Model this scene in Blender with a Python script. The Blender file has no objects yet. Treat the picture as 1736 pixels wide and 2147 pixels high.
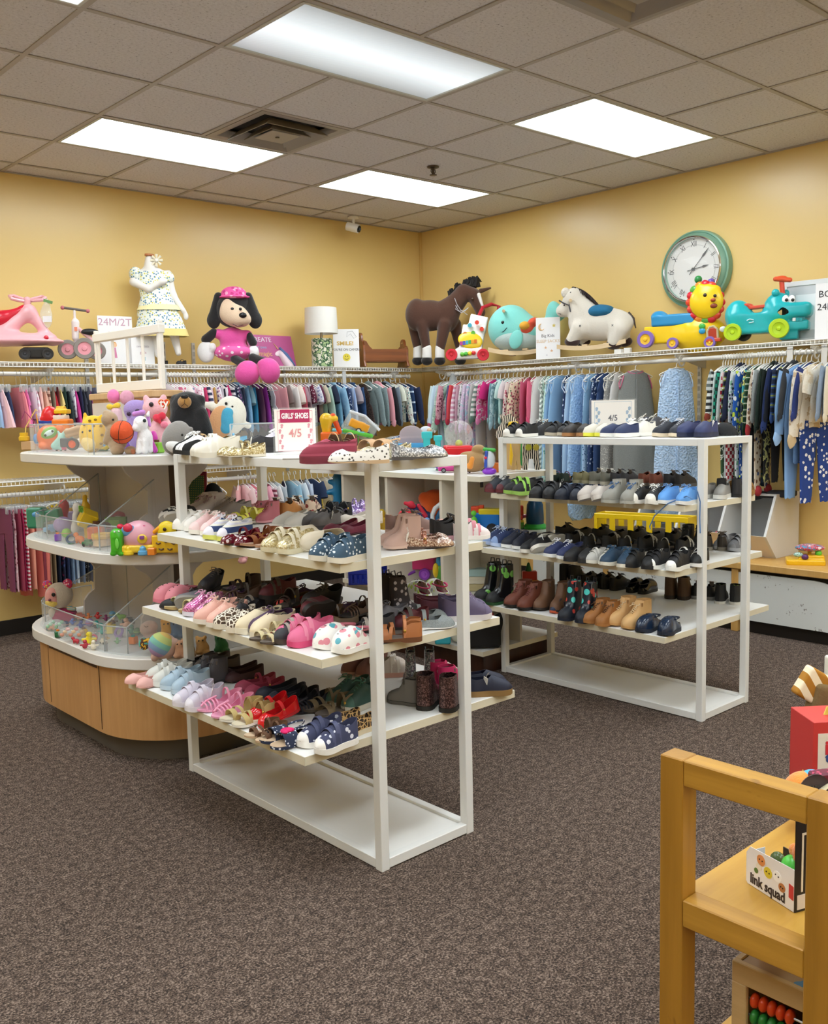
import bpy, math, random
import numpy as np
from mathutils import Matrix, Vector, Euler
PI=math.pi; sin=math.sin; cos=math.cos
SC=bpy.context.scene; COL=SC.collection
# ---------------- camera (solved from the ceiling grid and the verticals) ----------------
FPX=1987.72; CAM=(-1.67429,-3.69844,1.41624)
_y,_p,_r=math.radians(42.12932),math.radians(-6.147),math.radians(-1.37381)
_fw=Vector((cos(_p)*sin(_y),cos(_p)*cos(_y),sin(_p))); _rt=Vector((cos(_y),-sin(_y),0)); _up=_rt.cross(_fw)
RT=_rt*cos(_r)+_up*sin(_r); UP=-_rt*sin(_r)+_up*cos(_r); FW=_fw
cd=bpy.data.cameras.new('camera'); cam=bpy.data.objects.new('camera',cd); COL.objects.link(cam)
cd.sensor_fit='HORIZONTAL'; cd.sensor_width=36; cd.lens=36*FPX/1736; cd.clip_start=.05
cam.matrix_world=Matrix(((RT.x,UP.x,-FW.x,CAM[0]),(RT.y,UP.y,-FW.y,CAM[1]),(RT.z,UP.z,-FW.z,CAM[2]),(0,0,0,1)))
SC.camera=cam
# ---------------- world, exposure ----------------
w=bpy.data.worlds.new('world'); SC.world=w; w.use_nodes=True
w.node_tree.nodes['Background'].inputs[0].default_value=(.9,.93,1,1); w.node_tree.nodes['Background'].inputs[1].default_value=.3
SC.view_settings.view_transform='Standard'; SC.view_settings.look='None'; SC.view_settings.gamma=1; SC.view_settings.use_curve_mapping=False
SC.view_settings.exposure=0.27
LIGHT=9.5; LIGHT_DIM=.66
# ---------------- helpers ----------------
def at(px,py,a,v):
    'the point where the sight line of a photo pixel meets the plane x|y|z = v'
    a='xyz'.index(a); d=RT*((px-868)/FPX)-UP*((py-1073.5)/FPX)+FW
    return Vector(CAM)+d*((v-CAM[a])/d[a])
def srgb(h):
    if isinstance(h,str): h=[int(h[i:i+2],16)/255 for i in (0,2,4)]
    return tuple(c/12.92 if c<=.04045 else ((c+.055)/1.055)**2.4 for c in h)+(1,)
_M={}
class NT:
    def __init__(s,name):
        s.m=bpy.data.materials.new(name); s.m.use_nodes=True; s.t=s.m.node_tree; s.n=s.t.nodes; s.b=s.n['Principled BSDF']
    def add(s,typ,**k):
        n=s.n.new('ShaderNode'+typ)
        for a,v in k.items():
            if a.startswith('_'): setattr(n,a[1:],v)
            else:
                key=int(a[1:]) if a[0]=='i' and a[1:].isdigit() else a.replace('__',' ')
                n.inputs[key].default_value=v
        return n
    def ln(s,a,b): s.t.links.new(a,b)
    def coord(s,scale=(1,1,1),rot=(0,0,0)):
        c=s.add('TexCoord'); m=s.add('Mapping'); m.inputs['Scale'].default_value=scale; m.inputs['Rotation'].default_value=rot
        s.ln(c.outputs['Object'],m.inputs[0]); return m.outputs[0]
    def ramp(s,fac,stops,interp='LINEAR'):
        r=s.add('ValToRGB'); r.color_ramp.interpolation=interp; e=r.color_ramp.elements
        while len(e)>1: e.remove(e[0])
        e[0].position=stops[0][0]; e[0].color=srgb(stops[0][1])
        for p,c in stops[1:]: x=e.new(p); x.color=srgb(c)
        s.ln(fac,r.inputs[0]); return r.outputs[0]
    def bump(s,h,dist=.002,st=.5):
        b=s.add('Bump'); b.inputs['Strength'].default_value=st; b.inputs['Distance'].default_value=dist
        s.ln(h,b.inputs['Height']); s.ln(b.outputs[0],s.b.inputs['Normal'])
    def noise(s,vec,scale,detail=2,rough=.5):
        n=s.add('TexNoise'); n.inputs['Scale'].default_value=scale; n.inputs['Detail'].default_value=detail; n.inputs['Roughness'].default_value=rough
        s.ln(vec,n.inputs['Vector']); return n.outputs[0]
    def vor(s,vec,scale,feat='F1',out=0):
        n=s.add('TexVoronoi'); n.feature=feat; n.inputs['Scale'].default_value=scale; s.ln(vec,n.inputs['Vector']); return n.outputs[out]
    def base(s,o): s.ln(o,s.b.inputs['Base Color'])
def M(c,rough=.5,metal=0,coat=0,alpha=None,emit=0,trans=0,name=None,sheen=0,fuzz=0):
    'plain material with faint surface variation'
    k=('p',c,rough,metal,coat,alpha,emit,trans,sheen,fuzz)
    if k in _M: return _M[k]
    t=NT(name or 'plain'); t.b.inputs['Base Color'].default_value=srgb(c); t.b.inputs['Roughness'].default_value=rough; t.b.inputs['Metallic'].default_value=metal
    if coat: t.b.inputs['Coat Weight'].default_value=coat; t.b.inputs['Coat Roughness'].default_value=.1
    if trans: t.b.inputs['Transmission Weight'].default_value=trans; t.b.inputs['IOR'].default_value=1.1 if trans<1 else 1.3
    if alpha is not None: t.b.inputs['Alpha'].default_value=alpha
    if sheen: t.b.inputs['Sheen Weight'].default_value=sheen
    if emit: t.b.inputs['Emission Color'].default_value=srgb(c); t.b.inputs['Emission Strength'].default_value=emit
    if fuzz:
        v=t.coord(); t.bump(t.noise(v,fuzz,3,.7),.004,.6)
    _M[k]=t.m; return t.m
def PLUSH(c,f=140): return M(c,.95,sheen=.35,fuzz=f,name='plush')
def PLAS(c): return M(c,.28,name='plastic')
def PAT(kind,a,b,c=None,s=1.0,rough=.85,rot=0):
    'two or three colour fabric print'
    k=('pat',kind,a,b,c,s,rough,rot)
    if k in _M: return _M[k]
    t=NT('print_'+kind); t.b.inputs['Roughness'].default_value=rough; c=c or b; v=t.coord(rot=(0,rot,0))
    if kind in('stripe','vstripe'):
        w=t.add('TexWave'); w.wave_type='BANDS'; w.bands_direction='Z' if kind=='stripe' else 'X'; w.inputs['Scale'].default_value=8*s; t.ln(v,w.inputs[0])
        t.base(t.ramp(w.outputs[1],[(0,a),(.5,b),(.93,c)],'CONSTANT'))
    elif kind=='plaid':
        o=[]
        for d in 'XZ':
            w=t.add('TexWave'); w.wave_type='BANDS'; w.bands_direction=d; w.inputs['Scale'].default_value=7*s; t.ln(v,w.inputs[0]); o.append(t.ramp(w.outputs[1],[(0,'000000'),(.5,'ffffff')],'CONSTANT'))
        m=t.add('Mix',_data_type='RGBA'); m.blend_type='ADD'; m.inputs[0].default_value=1; t.ln(o[0],m.inputs[6]); t.ln(o[1],m.inputs[7])
        h=t.add('Math',_operation='ADD'); t.ln(o[0],h.inputs[0]); t.ln(o[1],h.inputs[1]); g=t.add('Math',_operation='MULTIPLY',i1=.5); t.ln(h.outputs[0],g.inputs[0])
        t.base(t.ramp(g.outputs[0],[(0,a),(.4,b),(.8,c)],'CONSTANT'))
    elif kind=='dots':
        d=t.vor(v,60*s); t.base(t.ramp(d,[(0,b),(.3,a)],'CONSTANT'))
    elif kind=='floral':
        n=t.noise(v,38*s,1.5); m=t.vor(v,48*s,out=1); sp=t.add('SeparateColor'); t.ln(m,sp.inputs[0])
        d=t.vor(v,48*s); r1=t.ramp(sp.outputs[0],[(0,b),(.45,c),(.75,a)],'CONSTANT')
        mx=t.add('Mix',_data_type='RGBA'); mx.inputs[7].default_value=srgb(a); t.ln(r1,mx.inputs[6]); st=t.ramp(d,[(0,'000000'),(.42,'ffffff')],'CONSTANT'); t.ln(st,mx.inputs[0]); t.base(mx.outputs[2])
    elif kind=='leopard':
        d=t.vor(v,70*s,'DISTANCE_TO_EDGE'); n=t.noise(v,90*s,2); mm=t.add('Math',_operation='MULTIPLY'); t.ln(d,mm.inputs[0]); t.ln(n,mm.inputs[1])
        t.base(t.ramp(mm.outputs[0],[(0,a),(.05,b),(.16,c)],'CONSTANT'))
    elif kind=='heather':
        t.base(t.ramp(t.noise(v,260*s,3,.8),[(.3,a),(.7,b)]))
    elif kind=='camo':
        t.base(t.ramp(t.noise(v,22*s,3),[(0,a),(.47,b),(.57,c)],'CONSTANT'))
    elif kind=='denim':
        t.base(t.ramp(t.noise(v,16*s,5,.7),[(.3,a),(.7,b)]))
    elif kind=='glitter':
        t.b.inputs['Metallic'].default_value=.6; t.b.inputs['Roughness'].default_value=.3
        d=t.vor(v,300*s,out=1); sp=t.add('SeparateColor'); t.ln(d,sp.inputs[0]); t.base(t.ramp(sp.outputs[0],[(0,a),(.4,b),(.7,c)],'CONSTANT')); t.bump(sp.outputs[1],.002,.9)
    elif kind=='minky':
        d=t.vor(v,75*s,'SMOOTH_F1'); t.base(t.ramp(d,[(.1,a),(.6,b)])); t.bump(t.ramp(d,[(0,'ffffff'),(.7,'000000')]),.006,1)
    elif kind=='zig':
        w=t.add('TexWave'); w.bands_direction='Z'; w.inputs['Scale'].default_value=9*s; w.inputs['Distortion'].default_value=0
        sx=t.add('SeparateXYZ'); t.ln(v,sx.inputs[0]); pp=t.add('Math',_operation='PINGPONG',i1=.02); t.ln(sx.outputs[0],pp.inputs[0]); ad=t.add('Math',_operation='ADD'); t.ln(sx.outputs[2],ad.inputs[0]); t.ln(pp.outputs[0],ad.inputs[1])
        cx=t.add('CombineXYZ'); t.ln(ad.outputs[0],cx.inputs[2]); t.ln(cx.outputs[0],w.inputs[0]); t.base(t.ramp(w.outputs[1],[(0,a),(.5,b)],'CONSTANT'))
    elif kind=='zebra':
        w=t.add('TexWave'); w.bands_direction='X'; w.inputs['Scale'].default_value=9*s; w.inputs['Distortion'].default_value=3; w.inputs['Detail'].default_value=1; w.inputs['Detail Scale'].default_value=1.2; t.ln(v,w.inputs[0]); t.base(t.ramp(w.outputs[1],[(0,a),(.5,b)],'CONSTANT'))
    _M[k]=t.m; return t.m
def WOOD(a,b,rough=.45,s=1,axis='z',knots=False):
    k=('wood',a,b,rough,s,axis,knots)
    if k in _M: return _M[k]
    t=NT('wood'); t.b.inputs['Roughness'].default_value=rough; sc=[14*s]*3; sc['xyz'.index(axis)]=.9*s; v=t.coord(sc)
    n=t.noise(v,2.2,6,.6); t.base(t.ramp(n,[(.25,a),(.75,b)])); t.bump(n,.001,.15)
    if knots:
        v2=t.coord([5 if q!='xyz'.index(axis) else 2.2 for q in range(3)]); n3=t.noise(v2,2.1,4,.7); r=t.ramp(n3,[(.0,'5a3a14'),(.27,'8a6428'),(.36,'ffffff')])
        mx=t.add('Mix',_data_type='RGBA'); mx.blend_type='MULTIPLY'; mx.inputs[0].default_value=1; t.ln(t.b.inputs['Base Color'].links[0].from_socket,mx.inputs[6]); t.ln(r,mx.inputs[7]); t.base(mx.outputs[2])
    _M[k]=t.m; return t.m
# ---- mesh builder ----
class MB:
    def __init__(s): s.v=[]; s.f=[]
    def pf(s,P,F):
        o=len(s.v); s.v+= [tuple(p) for p in P]; s.f+=[tuple(i+o for i in f) for f in F]; return s
    def box(s,x0,x1,y0,y1,z0,z1,b=0):
        if b:
            b=min(b,(x1-x0)/2.01,(y1-y0)/2.01,(z1-z0)/2.01); return s.hull3(x0,x1,y0,y1,z0,z1,b)
        P=[(x,y,z) for x in(x0,x1) for y in(y0,y1) for z in(z0,z1)]
        return s.pf(P,[(0,1,3,2),(4,6,7,5),(0,4,5,1),(2,3,7,6),(0,2,6,4),(1,5,7,3)])
    def hull3(s,x0,x1,y0,y1,z0,z1,b):
        'box with chamfered edges: 24 corner points'
        P=[];idx={}
        for i,(x,sx) in enumerate(((x0,1),(x1,-1))):
            for j,(y,sy) in enumerate(((y0,1),(y1,-1))):
                for k,(z,sz) in enumerate(((z0,1),(z1,-1))):
                    for a,p in enumerate(((x,y+sy*b,z+sz*b),(x+sx*b,y,z+sz*b),(x+sx*b,y+sy*b,z))): idx[i,j,k,a]=len(P); P.append(p)
        F=[]
        g=lambda i,j,k,a:idx[i,j,k,a]
        for i in(0,1): q=[g(i,0,0,0),g(i,0,1,0),g(i,1,1,0),g(i,1,0,0)]; F.append(q if i==0 else q[::-1])
        for j in(0,1): q=[g(0,j,0,1),g(1,j,0,1),g(1,j,1,1),g(0,j,1,1)]; F.append(q if j==0 else q[::-1])
        for k in(0,1): q=[g(0,0,k,2),g(0,1,k,2),g(1,1,k,2),g(1,0,k,2)]; F.append(q if k==0 else q[::-1])
        for i in(0,1):
            for j in(0,1): q=[g(i,j,0,0),g(i,j,0,1),g(i,j,1,1),g(i,j,1,0)]; F.append(q if (i+j)%2 else q[::-1])
        for i in(0,1):
            for k in(0,1): q=[g(i,0,k,0),g(i,0,k,2),g(i,1,k,2),g(i,1,k,0)]; F.append(q if (i+k)%2==0 else q[::-1])
        for j in(0,1):
            for k in(0,1): q=[g(0,j,k,1),g(0,j,k,2),g(1,j,k,2),g(1,j,k,1)]; F.append(q if (j+k)%2 else q[::-1])
        for i in(0,1):
            for j in(0,1):
                for k in(0,1): q=[g(i,j,k,0),g(i,j,k,1),g(i,j,k,2)]; F.append(q if (i+j+k)%2==0 else q[::-1])
        return s.pf(P,F)
    def obox(s,c,h,rot=(0,0,0),b=0):
        m=MB().box(-h[0],h[0],-h[1],h[1],-h[2],h[2],b); return s.join(m,Matrix.Translation(c)@Euler(rot).to_matrix().to_4x4())
    def join(s,m,T=None):
        P=[T@Vector(p) for p in m.v] if T is not None else m.v
        return s.pf(P,m.f)
    def tube(s,path,r,n=8,cap=True,closed=False,ry=None):
        P=[Vector(p) for p in path]; R=r if isinstance(r,(list,tuple)) else [r]*len(P); V=[];F=[];N=len(P); prev=None
        for i,p in enumerate(P):
            a=P[(i-1)%N] if (i or closed) else p; b=P[(i+1)%N] if (i<N-1 or closed) else p
            t=(b-a).normalized()
            if prev is None: u=t.orthogonal().normalized()
            else: u=(prev-t*prev.dot(t)); u=u.normalized() if u.length>1e-6 else t.orthogonal().normalized()
            prev=u; w_=t.cross(u)
            for k in range(n): q=2*PI*k/n; V.append(p+u*cos(q)*R[i]+w_*sin(q)*R[i]*(ry or 1))
        for i in range(N if closed else N-1):
            for k in range(n): F.append((i*n+k,i*n+(k+1)%n,(i+1)%N*n+(k+1)%n,(i+1)%N*n+k))
        if cap and not closed: F.append(tuple(range(n))[::-1]); F.append(tuple(range((N-1)*n,N*n)))
        return s.pf(V,F)
    def cyl(s,a,b,r,r2=None,n=16): return s.tube([a,b],[r,r if r2 is None else r2],n)
    def lathe(s,prof,c=(0,0,0),axis='z',n=20,cap=True):
        V=[];F=[]
        for (r,z) in prof:
            for k in range(n):
                q=2*PI*k/n; p=(r*cos(q),r*sin(q),z)
                if axis=='y': p=(p[0],-p[2],p[1])
                if axis=='x': p=(p[2],p[0],p[1])
                V.append((p[0]+c[0],p[1]+c[1],p[2]+c[2]))
        m=len(prof)
        for i in range(m-1):
            for k in range(n): F.append((i*n+k,i*n+(k+1)%n,(i+1)*n+(k+1)%n,(i+1)*n+k))
        if cap: F.append(tuple(range(n))[::-1]); F.append(tuple(range((m-1)*n,m*n)))
        return s.pf(V,F)
    def ball(s,c,r,n=12,m=8):
        r=r if isinstance(r,(tuple,list)) else (r,r,r); V=[];F=[]
        for i in range(m+1):
            a=PI*i/m
            for k in range(n): q=2*PI*k/n; V.append((c[0]+r[0]*sin(a)*cos(q),c[1]+r[1]*sin(a)*sin(q),c[2]-r[2]*cos(a)))
        for i in range(m):
            for k in range(n): F.append((i*n+k,i*n+(k+1)%n,(i+1)*n+(k+1)%n,(i+1)*n+k))
        return s.pf(V,F)
    def prism(s,out,z0,z1,T=None,bev=0):
        'outline extruded; optional bevel at the top and bottom'
        n=len(out); cx=sum(p[0] for p in out)/n; cy=sum(p[1] for p in out)/n
        ar=sum(out[i][0]*out[(i+1)%n][1]-out[(i+1)%n][0]*out[i][1] for i in range(n))
        if ar<0: out=out[::-1]
        lv=[(z0,0),(z1,0)] if not bev else [(z0,bev),(z0+bev,0),(z1-bev,0),(z1,bev)]
        V=[];F=[]
        for z,i_ in lv:
            for k,(x,y) in enumerate(out):
                if i_:
                    a=out[k-1]; b=out[(k+1)%n]; tx,ty=b[0]-a[0],b[1]-a[1]; L=math.hypot(tx,ty) or 1; x,y=x-ty/L*i_,y+tx/L*i_
                V.append((x,y,z))
        for l in range(len(lv)-1):
            for k in range(n): F.append((l*n+k,l*n+(k+1)%n,(l+1)*n+(k+1)%n,(l+1)*n+k))
        F.append(tuple(range(n))[::-1]); F.append(tuple(range((len(lv)-1)*n,len(lv)*n)))
        if T is not None: V=[T@Vector(p) for p in V]
        return s.pf(V,F)
    def grid(s,fn,nu,nv,cu=False):
        V=[fn(i/(nu if cu else nu-1),j/(nv-1)) for j in range(nv) for i in range(nu)]; F=[]
        for j in range(nv-1):
            for i in range(nu if cu else nu-1): F.append((j*nu+i,j*nu+(i+1)%nu,(j+1)*nu+(i+1)%nu,(j+1)*nu+i))
        return s.pf(V,F)
    def mesh(s,name='m',smooth=35):
        me=bpy.data.meshes.new(name); me.from_pydata(s.v,[],s.f); me.validate()
        if smooth:
            me.shade_smooth(); 
            if smooth<180: me.set_sharp_from_angle(angle=math.radians(smooth))
        return me
def rrect(x0,x1,y0,y1,r,n=6):
    o=[]
    for cx,cy,a in((x1-r,y1-r,0),(x0+r,y1-r,90),(x0+r,y0+r,180),(x1-r,y0+r,270)):
        for k in range(n+1): q=math.radians(a+90*k/n); o.append((cx+r*cos(q),cy+r*sin(q)))
    return o
RX=lambda a:Matrix.Rotation(math.radians(a),4,'X')
RY=lambda a:Matrix.Rotation(math.radians(a),4,'Y')
RZ=lambda a:Matrix.Rotation(math.radians(a),4,'Z')
TR=lambda *p:Matrix.Translation(p if len(p)==3 else p[0])
# ---- signed distance shapes, turned into quads by surface nets ----
def sdf(prims,h=.006,k=.012):
    'prims: (e,c,r[,rot]) ellipsoid, (c,a,b,ra,rb) tapered capsule, (b,c,half,round[,rot]) box, (t,c,R,r,axis) ring; a leading - carves'
    lo=[1e9]*3; hi=[-1e9]*3
    for p in prims:
        if p[0][0]=='-': continue
        t=p[0]
        if t=='c': B=[[min(p[1][i]-p[3],p[2][i]-p[4]) for i in range(3)],[max(p[1][i]+p[3],p[2][i]+p[4]) for i in range(3)]]
        else:
            r=p[2] if t in'eb' else [p[2]+p[3]]*3
            if len(p)>(3 if t=='e' else 4) and t in 'eb': r=[math.sqrt(sum(q*q for q in r))]*3 if t=='b' else [max(r)]*3
            if t=='b': r=[q+p[3] for q in r]
            B=[[p[1][i]-r[i] for i in range(3)],[p[1][i]+r[i] for i in range(3)]]
        for i in range(3): lo[i]=min(lo[i],B[0][i]); hi[i]=max(hi[i],B[1][i])
    ax=[np.arange(lo[i]-2.5*h,hi[i]+2.6*h,h) for i in range(3)]
    X,Y,Z=np.meshgrid(*ax,indexing='ij'); D=None
    for p in prims:
        t=p[0].strip('-'); neg=p[0][0]=='-'
        def loc(c,rot=None):
            x,y,z=X-c[0],Y-c[1],Z-c[2]
            if rot is None: return x,y,z
            m=np.array(Euler([math.radians(q) for q in rot]).to_matrix()).T
            return m[0,0]*x+m[0,1]*y+m[0,2]*z,m[1,0]*x+m[1,1]*y+m[1,2]*z,m[2,0]*x+m[2,1]*y+m[2,2]*z
        if t=='e':
            x,y,z=loc(p[1],p[3] if len(p)>3 else None); r=p[2]
            k0=np.sqrt((x/r[0])**2+(y/r[1])**2+(z/r[2])**2); k1=np.sqrt((x/r[0]**2)**2+(y/r[1]**2)**2+(z/r[2]**2)**2)+1e-9; d=k0*(k0-1)/k1
        elif t=='c':
            a=np.array(p[1],float); b=np.array(p[2],float); ab=b-a; L=ab@ab+1e-12
            x,y,z=X-a[0],Y-a[1],Z-a[2]; q=np.clip((x*ab[0]+y*ab[1]+z*ab[2])/L,0,1)
            d=np.sqrt((x-q*ab[0])**2+(y-q*ab[1])**2+(z-q*ab[2])**2)-(p[3]+(p[4]-p[3])*q)
        elif t=='b':
            x,y,z=loc(p[1],p[4] if len(p)>4 else None); hx=p[2]; qx,qy,qz=abs(x)-hx[0],abs(y)-hx[1],abs(z)-hx[2]
            d=np.sqrt(np.maximum(qx,0)**2+np.maximum(qy,0)**2+np.maximum(qz,0)**2)+np.minimum(np.maximum(qx,np.maximum(qy,qz)),0)-p[3]
        else:
            x,y,z=loc(p[1]); a={'x':(y,z,x),'y':(x,z,y),'z':(x,y,z)}[p[4]]; d=np.sqrt((np.sqrt(a[0]**2+a[1]**2)-p[2])**2+a[2]**2)-p[3]
        if D is None: D=d
        elif neg: kk=k*.4; hh=np.maximum(kk-abs(D+d),0)/kk; D=np.maximum(D,-d)+hh*hh*kk*.25
        else: hh=np.maximum(k-abs(D-d),0)/k; D=np.minimum(D,d)-hh*hh*k*.25
    S=D<0; sh=tuple(n-1 for n in D.shape); acc=np.zeros(sh+(3,)); cnt=np.zeros(sh)
    O=[(i,j,l) for i in(0,1) for j in(0,1) for l in(0,1)]
    sl=lambda o:tuple(slice(o[i],o[i]+sh[i]) for i in range(3))
    for o in O:
        for a in range(3):
            if o[a]: continue
            o2=list(o); o2[a]=1; d0=D[sl(o)]; d1=D[sl(o2)]; m=(d0<0)!=(d1<0)
            tt=np.where(m,d0/np.where(m,d0-d1,1),0)
            for c in range(3): acc[...,c]+=np.where(m,o[c]+(tt if c==a else 0),0)
            cnt+=m
    act=cnt>0; I=-np.ones(sh,int); I[act]=np.arange(act.sum()); idx=np.argwhere(act)
    V=(acc[act]/cnt[act][:,None]+idx)*h+np.array([ax[i][0] for i in range(3)])
    F=[]
    for a in range(3):
        b,c=(a+1)%3,(a+2)%3
        s0=[slice(1,sh[i]) for i in range(3)]; s0[a]=slice(0,sh[a]); s1=list(s0); s1[a]=slice(1,sh[a]+1)
        A=S[tuple(s0)]; B=S[tuple(s1)]; m=A!=B; w_=np.argwhere(m)
        if not len(w_): continue
        off=np.array([1,1,1]); off[a]=0; g=w_+off
        def ix(db,dc):
            q=g.copy(); q[:,b]-=db; q[:,c]-=dc; return I[q[:,0],q[:,1],q[:,2]]
        Q=np.stack([ix(1,1),ix(0,1),ix(0,0),ix(1,0)],1); fl=A[m]; Q[~fl]=Q[~fl][:,::-1]; F.append(Q)
    F=np.concatenate(F); me=bpy.data.meshes.new('m')
    me.from_pydata(V.tolist(),[],F.tolist()); me.shade_smooth(); return me
# ---- objects ----
def asmesh(m,smooth=35): return m.mesh(smooth=smooth) if isinstance(m,MB) else m
def part(name,m,mat,parent=None,loc=None,rot=None,label=None,smooth=35,kind=None):
    me=asmesh(m,smooth); o=bpy.data.objects.new(name,me); COL.objects.link(o)
    if not len(me.materials): me.materials.append(mat)
    elif mat is not None and me.materials[0]!=mat: o.material_slots[0].link='OBJECT'; o.material_slots[0].material=mat
    if parent is not None: o.parent=parent
    if loc is not None: o.location=loc
    if rot is not None: o.rotation_euler=[math.radians(a) for a in rot]
    if label: o['label']=label
    if kind: o['kind']=kind
    return o
def tag(o,label,cat,group=None):
    o['label']=label; o['category']=cat
    if group: o['group']=group
    return o
def thing(name,label,cat,loc=(0,0,0),rz=0,group=None,rot=None):
    o=bpy.data.objects.new(name,None); COL.objects.link(o); o.location=loc; o.empty_display_size=.02
    o.rotation_euler=(0,0,math.radians(rz)) if rot is None else [math.radians(a) for a in rot]
    return tag(o,label,cat,group)
def struct(name,m,mat,label=None,smooth=35):
    o=part(name,m,mat,smooth=smooth,label=label); o['kind']='structure'; return o
def text(s,size,mat,parent,loc,rot=(90,0,0),align='CENTER',name='lettering',bold=0,wx=1,label=None):
    c=bpy.data.curves.new('t','FONT'); c.body=s; c.size=size; c.align_x=align; c.align_y='CENTER'; c.extrude=.0004; c.offset=bold; c.resolution_u=2
    o=bpy.data.objects.new('tmp',c); COL.objects.link(o); dg=bpy.context.evaluated_depsgraph_get()
    me=bpy.data.meshes.new_from_object(o.evaluated_get(dg)); bpy.data.objects.remove(o); bpy.data.curves.remove(c)
    q=part(name,me,mat,parent,loc,rot,label=label); q.scale=(wx,1,1); return q
random.seed(7)
# =================== the room ===================
T=.6096; H=2.992; XW=4.255; YW=2.685; X0=-7*T; Y0=-11*T
def carpet():
    t=NT('carpet'); v=t.coord(); t.b.inputs['Roughness'].default_value=.95
    n=t.noise(v,165,3,.75); n2=t.noise(v,40,2,.6); a=t.add('Math',_operation='MULTIPLY_ADD'); a.inputs[1].default_value=.3; t.ln(n2,a.inputs[0]); t.ln(n,a.inputs[2])
    t.base(t.ramp(a.outputs[0],[(.5,'1c1310'),(.6,'46372e'),(.68,'68564b'),(.79,'a49082')])); t.bump(n,.008,1); return t.m
def paint():
    t=NT('yellow_paint'); v=t.coord(); t.b.inputs['Roughness'].default_value=.3
    n=t.noise(v,.8,2); t.base(t.ramp(n,[(.3,'dfbf78'),(.7,'e6c780')])); t.bump(t.noise(v,90,3),.002,.12); return t.m
def tile_mat():
    t=NT('ceiling_tile'); v=t.coord(); t.b.inputs['Roughness'].default_value=.95
    n=t.noise(v,75,4,.75); t.base(t.ramp(n,[(.33,'8f898a'),(.4,'d2cdd0'),(.6,'dedadd')])); t.bump(n,.004,.5); return t.m
MW=paint(); MC=tile_mat()
struct('floor',MB().box(X0,XW+.1,Y0,YW+.1,-.08,0),carpet())
struct('wall_left',MB().box(X0-.1,XW+.1,YW,YW+.12,0,H+.1),MW)
struct('wall_right',MB().box(XW,XW+.12,Y0,YW,0,H+.1),MW)
struct('wall_back',MB().box(X0-.1,XW+.1,Y0-.12,Y0,0,H+.1),MW)
struct('wall_far_left',MB().box(X0-.12,X0,Y0,YW,0,H+.1),MW)
BB=M('1b1613',.5,name='black_vinyl')
struct('baseboard_left',MB().box(X0,XW,YW-.012,YW,0,.10,.003),BB)
struct('baseboard_right',MB().box(XW-.012,XW,Y0,YW-.012,0,.10,.003),BB)
struct('trim_1',MB().box(XW-.022,XW,YW-.022,YW,.1,H-.001,.002),M('d8b468',.5))
ceil=struct('ceiling',MB().box(X0-.1,XW+.1,Y0-.1,YW+.1,H+.1,H+.2),M('8d8378',.9))
GM=M('b0a8a2',.5,name='grid_metal')
lights={(i,j) for i in(-5,-2,1,4) for j in(-10,-7,-4,-1,2)}
vents={(2,1),(2,-3)}
occ=set(vents)
for i,j in lights: occ|={(i,j),(i+1,j)}
tm={}
for i in range(-7,7):
    for j in range(-11,5):
        if (i,j) in occ: continue
        x1=min((i+1)*T,XW)-i*T; y1=min((j+1)*T,YW)-j*T; k=(round(x1,3),round(y1,3))
        if k not in tm: tm[k]=MB().box(.008,x1-.008,.008,y1-.008,0,.016,.003).mesh(smooth=0)
        part('ceiling_tile',tm[k],MC,ceil,(i*T,j*T,H+.004+random.uniform(0,.002)))
for i in range(-7,8):
    x=min(i*T,XW-.012); m=MB(); cuts=[]
    for j in range(-11,5):
        if (i-1,j) in lights: continue
        m.box(-.012,.012,j*T,min((j+1)*T,YW),0,.004).box(-.004,.004,j*T,min((j+1)*T,YW),.004,.03)
    part('grid_bar',m,GM,ceil,(x,0,H),smooth=0)
for j in range(-11,5): part('grid_bar',MB().box(X0,XW,-.012,.012,0,.0035).box(X0,XW,-.004,.004,.0035,.03),GM,ceil,(0,j*T,H-.0003),smooth=0)
part('wall_angle',MB().box(X0,XW,YW-.02,YW,0,.004).box(XW-.02,XW,Y0,YW,0,.004),GM,ceil,(0,0,H-.001),smooth=0)
def lamp_mat(st,dim):
    t=NT('lit_diffuser'); t.b.inputs['Base Color'].default_value=(.25,.25,.25,1); t.b.inputs['Roughness'].default_value=.3; v=t.coord()
    sx=t.add('SeparateXYZ'); t.ln(v,sx.inputs[0])
    a=t.add('Math',_operation='ABSOLUTE'); t.ln(sx.outputs[1],a.inputs[0])
    mr=t.add('MapRange'); mr.inputs['From Min'].default_value=.02; mr.inputs['From Max'].default_value=.30
    mr.inputs['To Min'].default_value=st*1.3 if not dim else st*1.35; mr.inputs['To Max'].default_value=st*.75 if not dim else st*.33; t.ln(a.outputs[0],mr.inputs[0])
    if dim:
        w=t.add('TexWave'); w.bands_direction='DIAGONAL'; w.inputs['Scale'].default_value=60; t.ln(v,w.inputs[0]); m=t.add('Math',_operation='MULTIPLY_ADD',i1=.25,i2=.87); t.ln(w.outputs[1],m.inputs[0]); q=t.add('Math',_operation='MULTIPLY'); t.ln(mr.outputs[0],q.inputs[0]); t.ln(m.outputs[0],q.inputs[1]); o=q.outputs[0]
    else: o=mr.outputs[0]
    t.b.inputs['Emission Color'].default_value=(.88,.96,1,1); t.ln(o,t.b.inputs['Emission Strength']); return t.m
LM=lamp_mat(LIGHT,False); LD=lamp_mat(LIGHT_DIM,True); FM=M('c9c9c4',.4,name='fixture_metal')
fr=MB()
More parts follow.
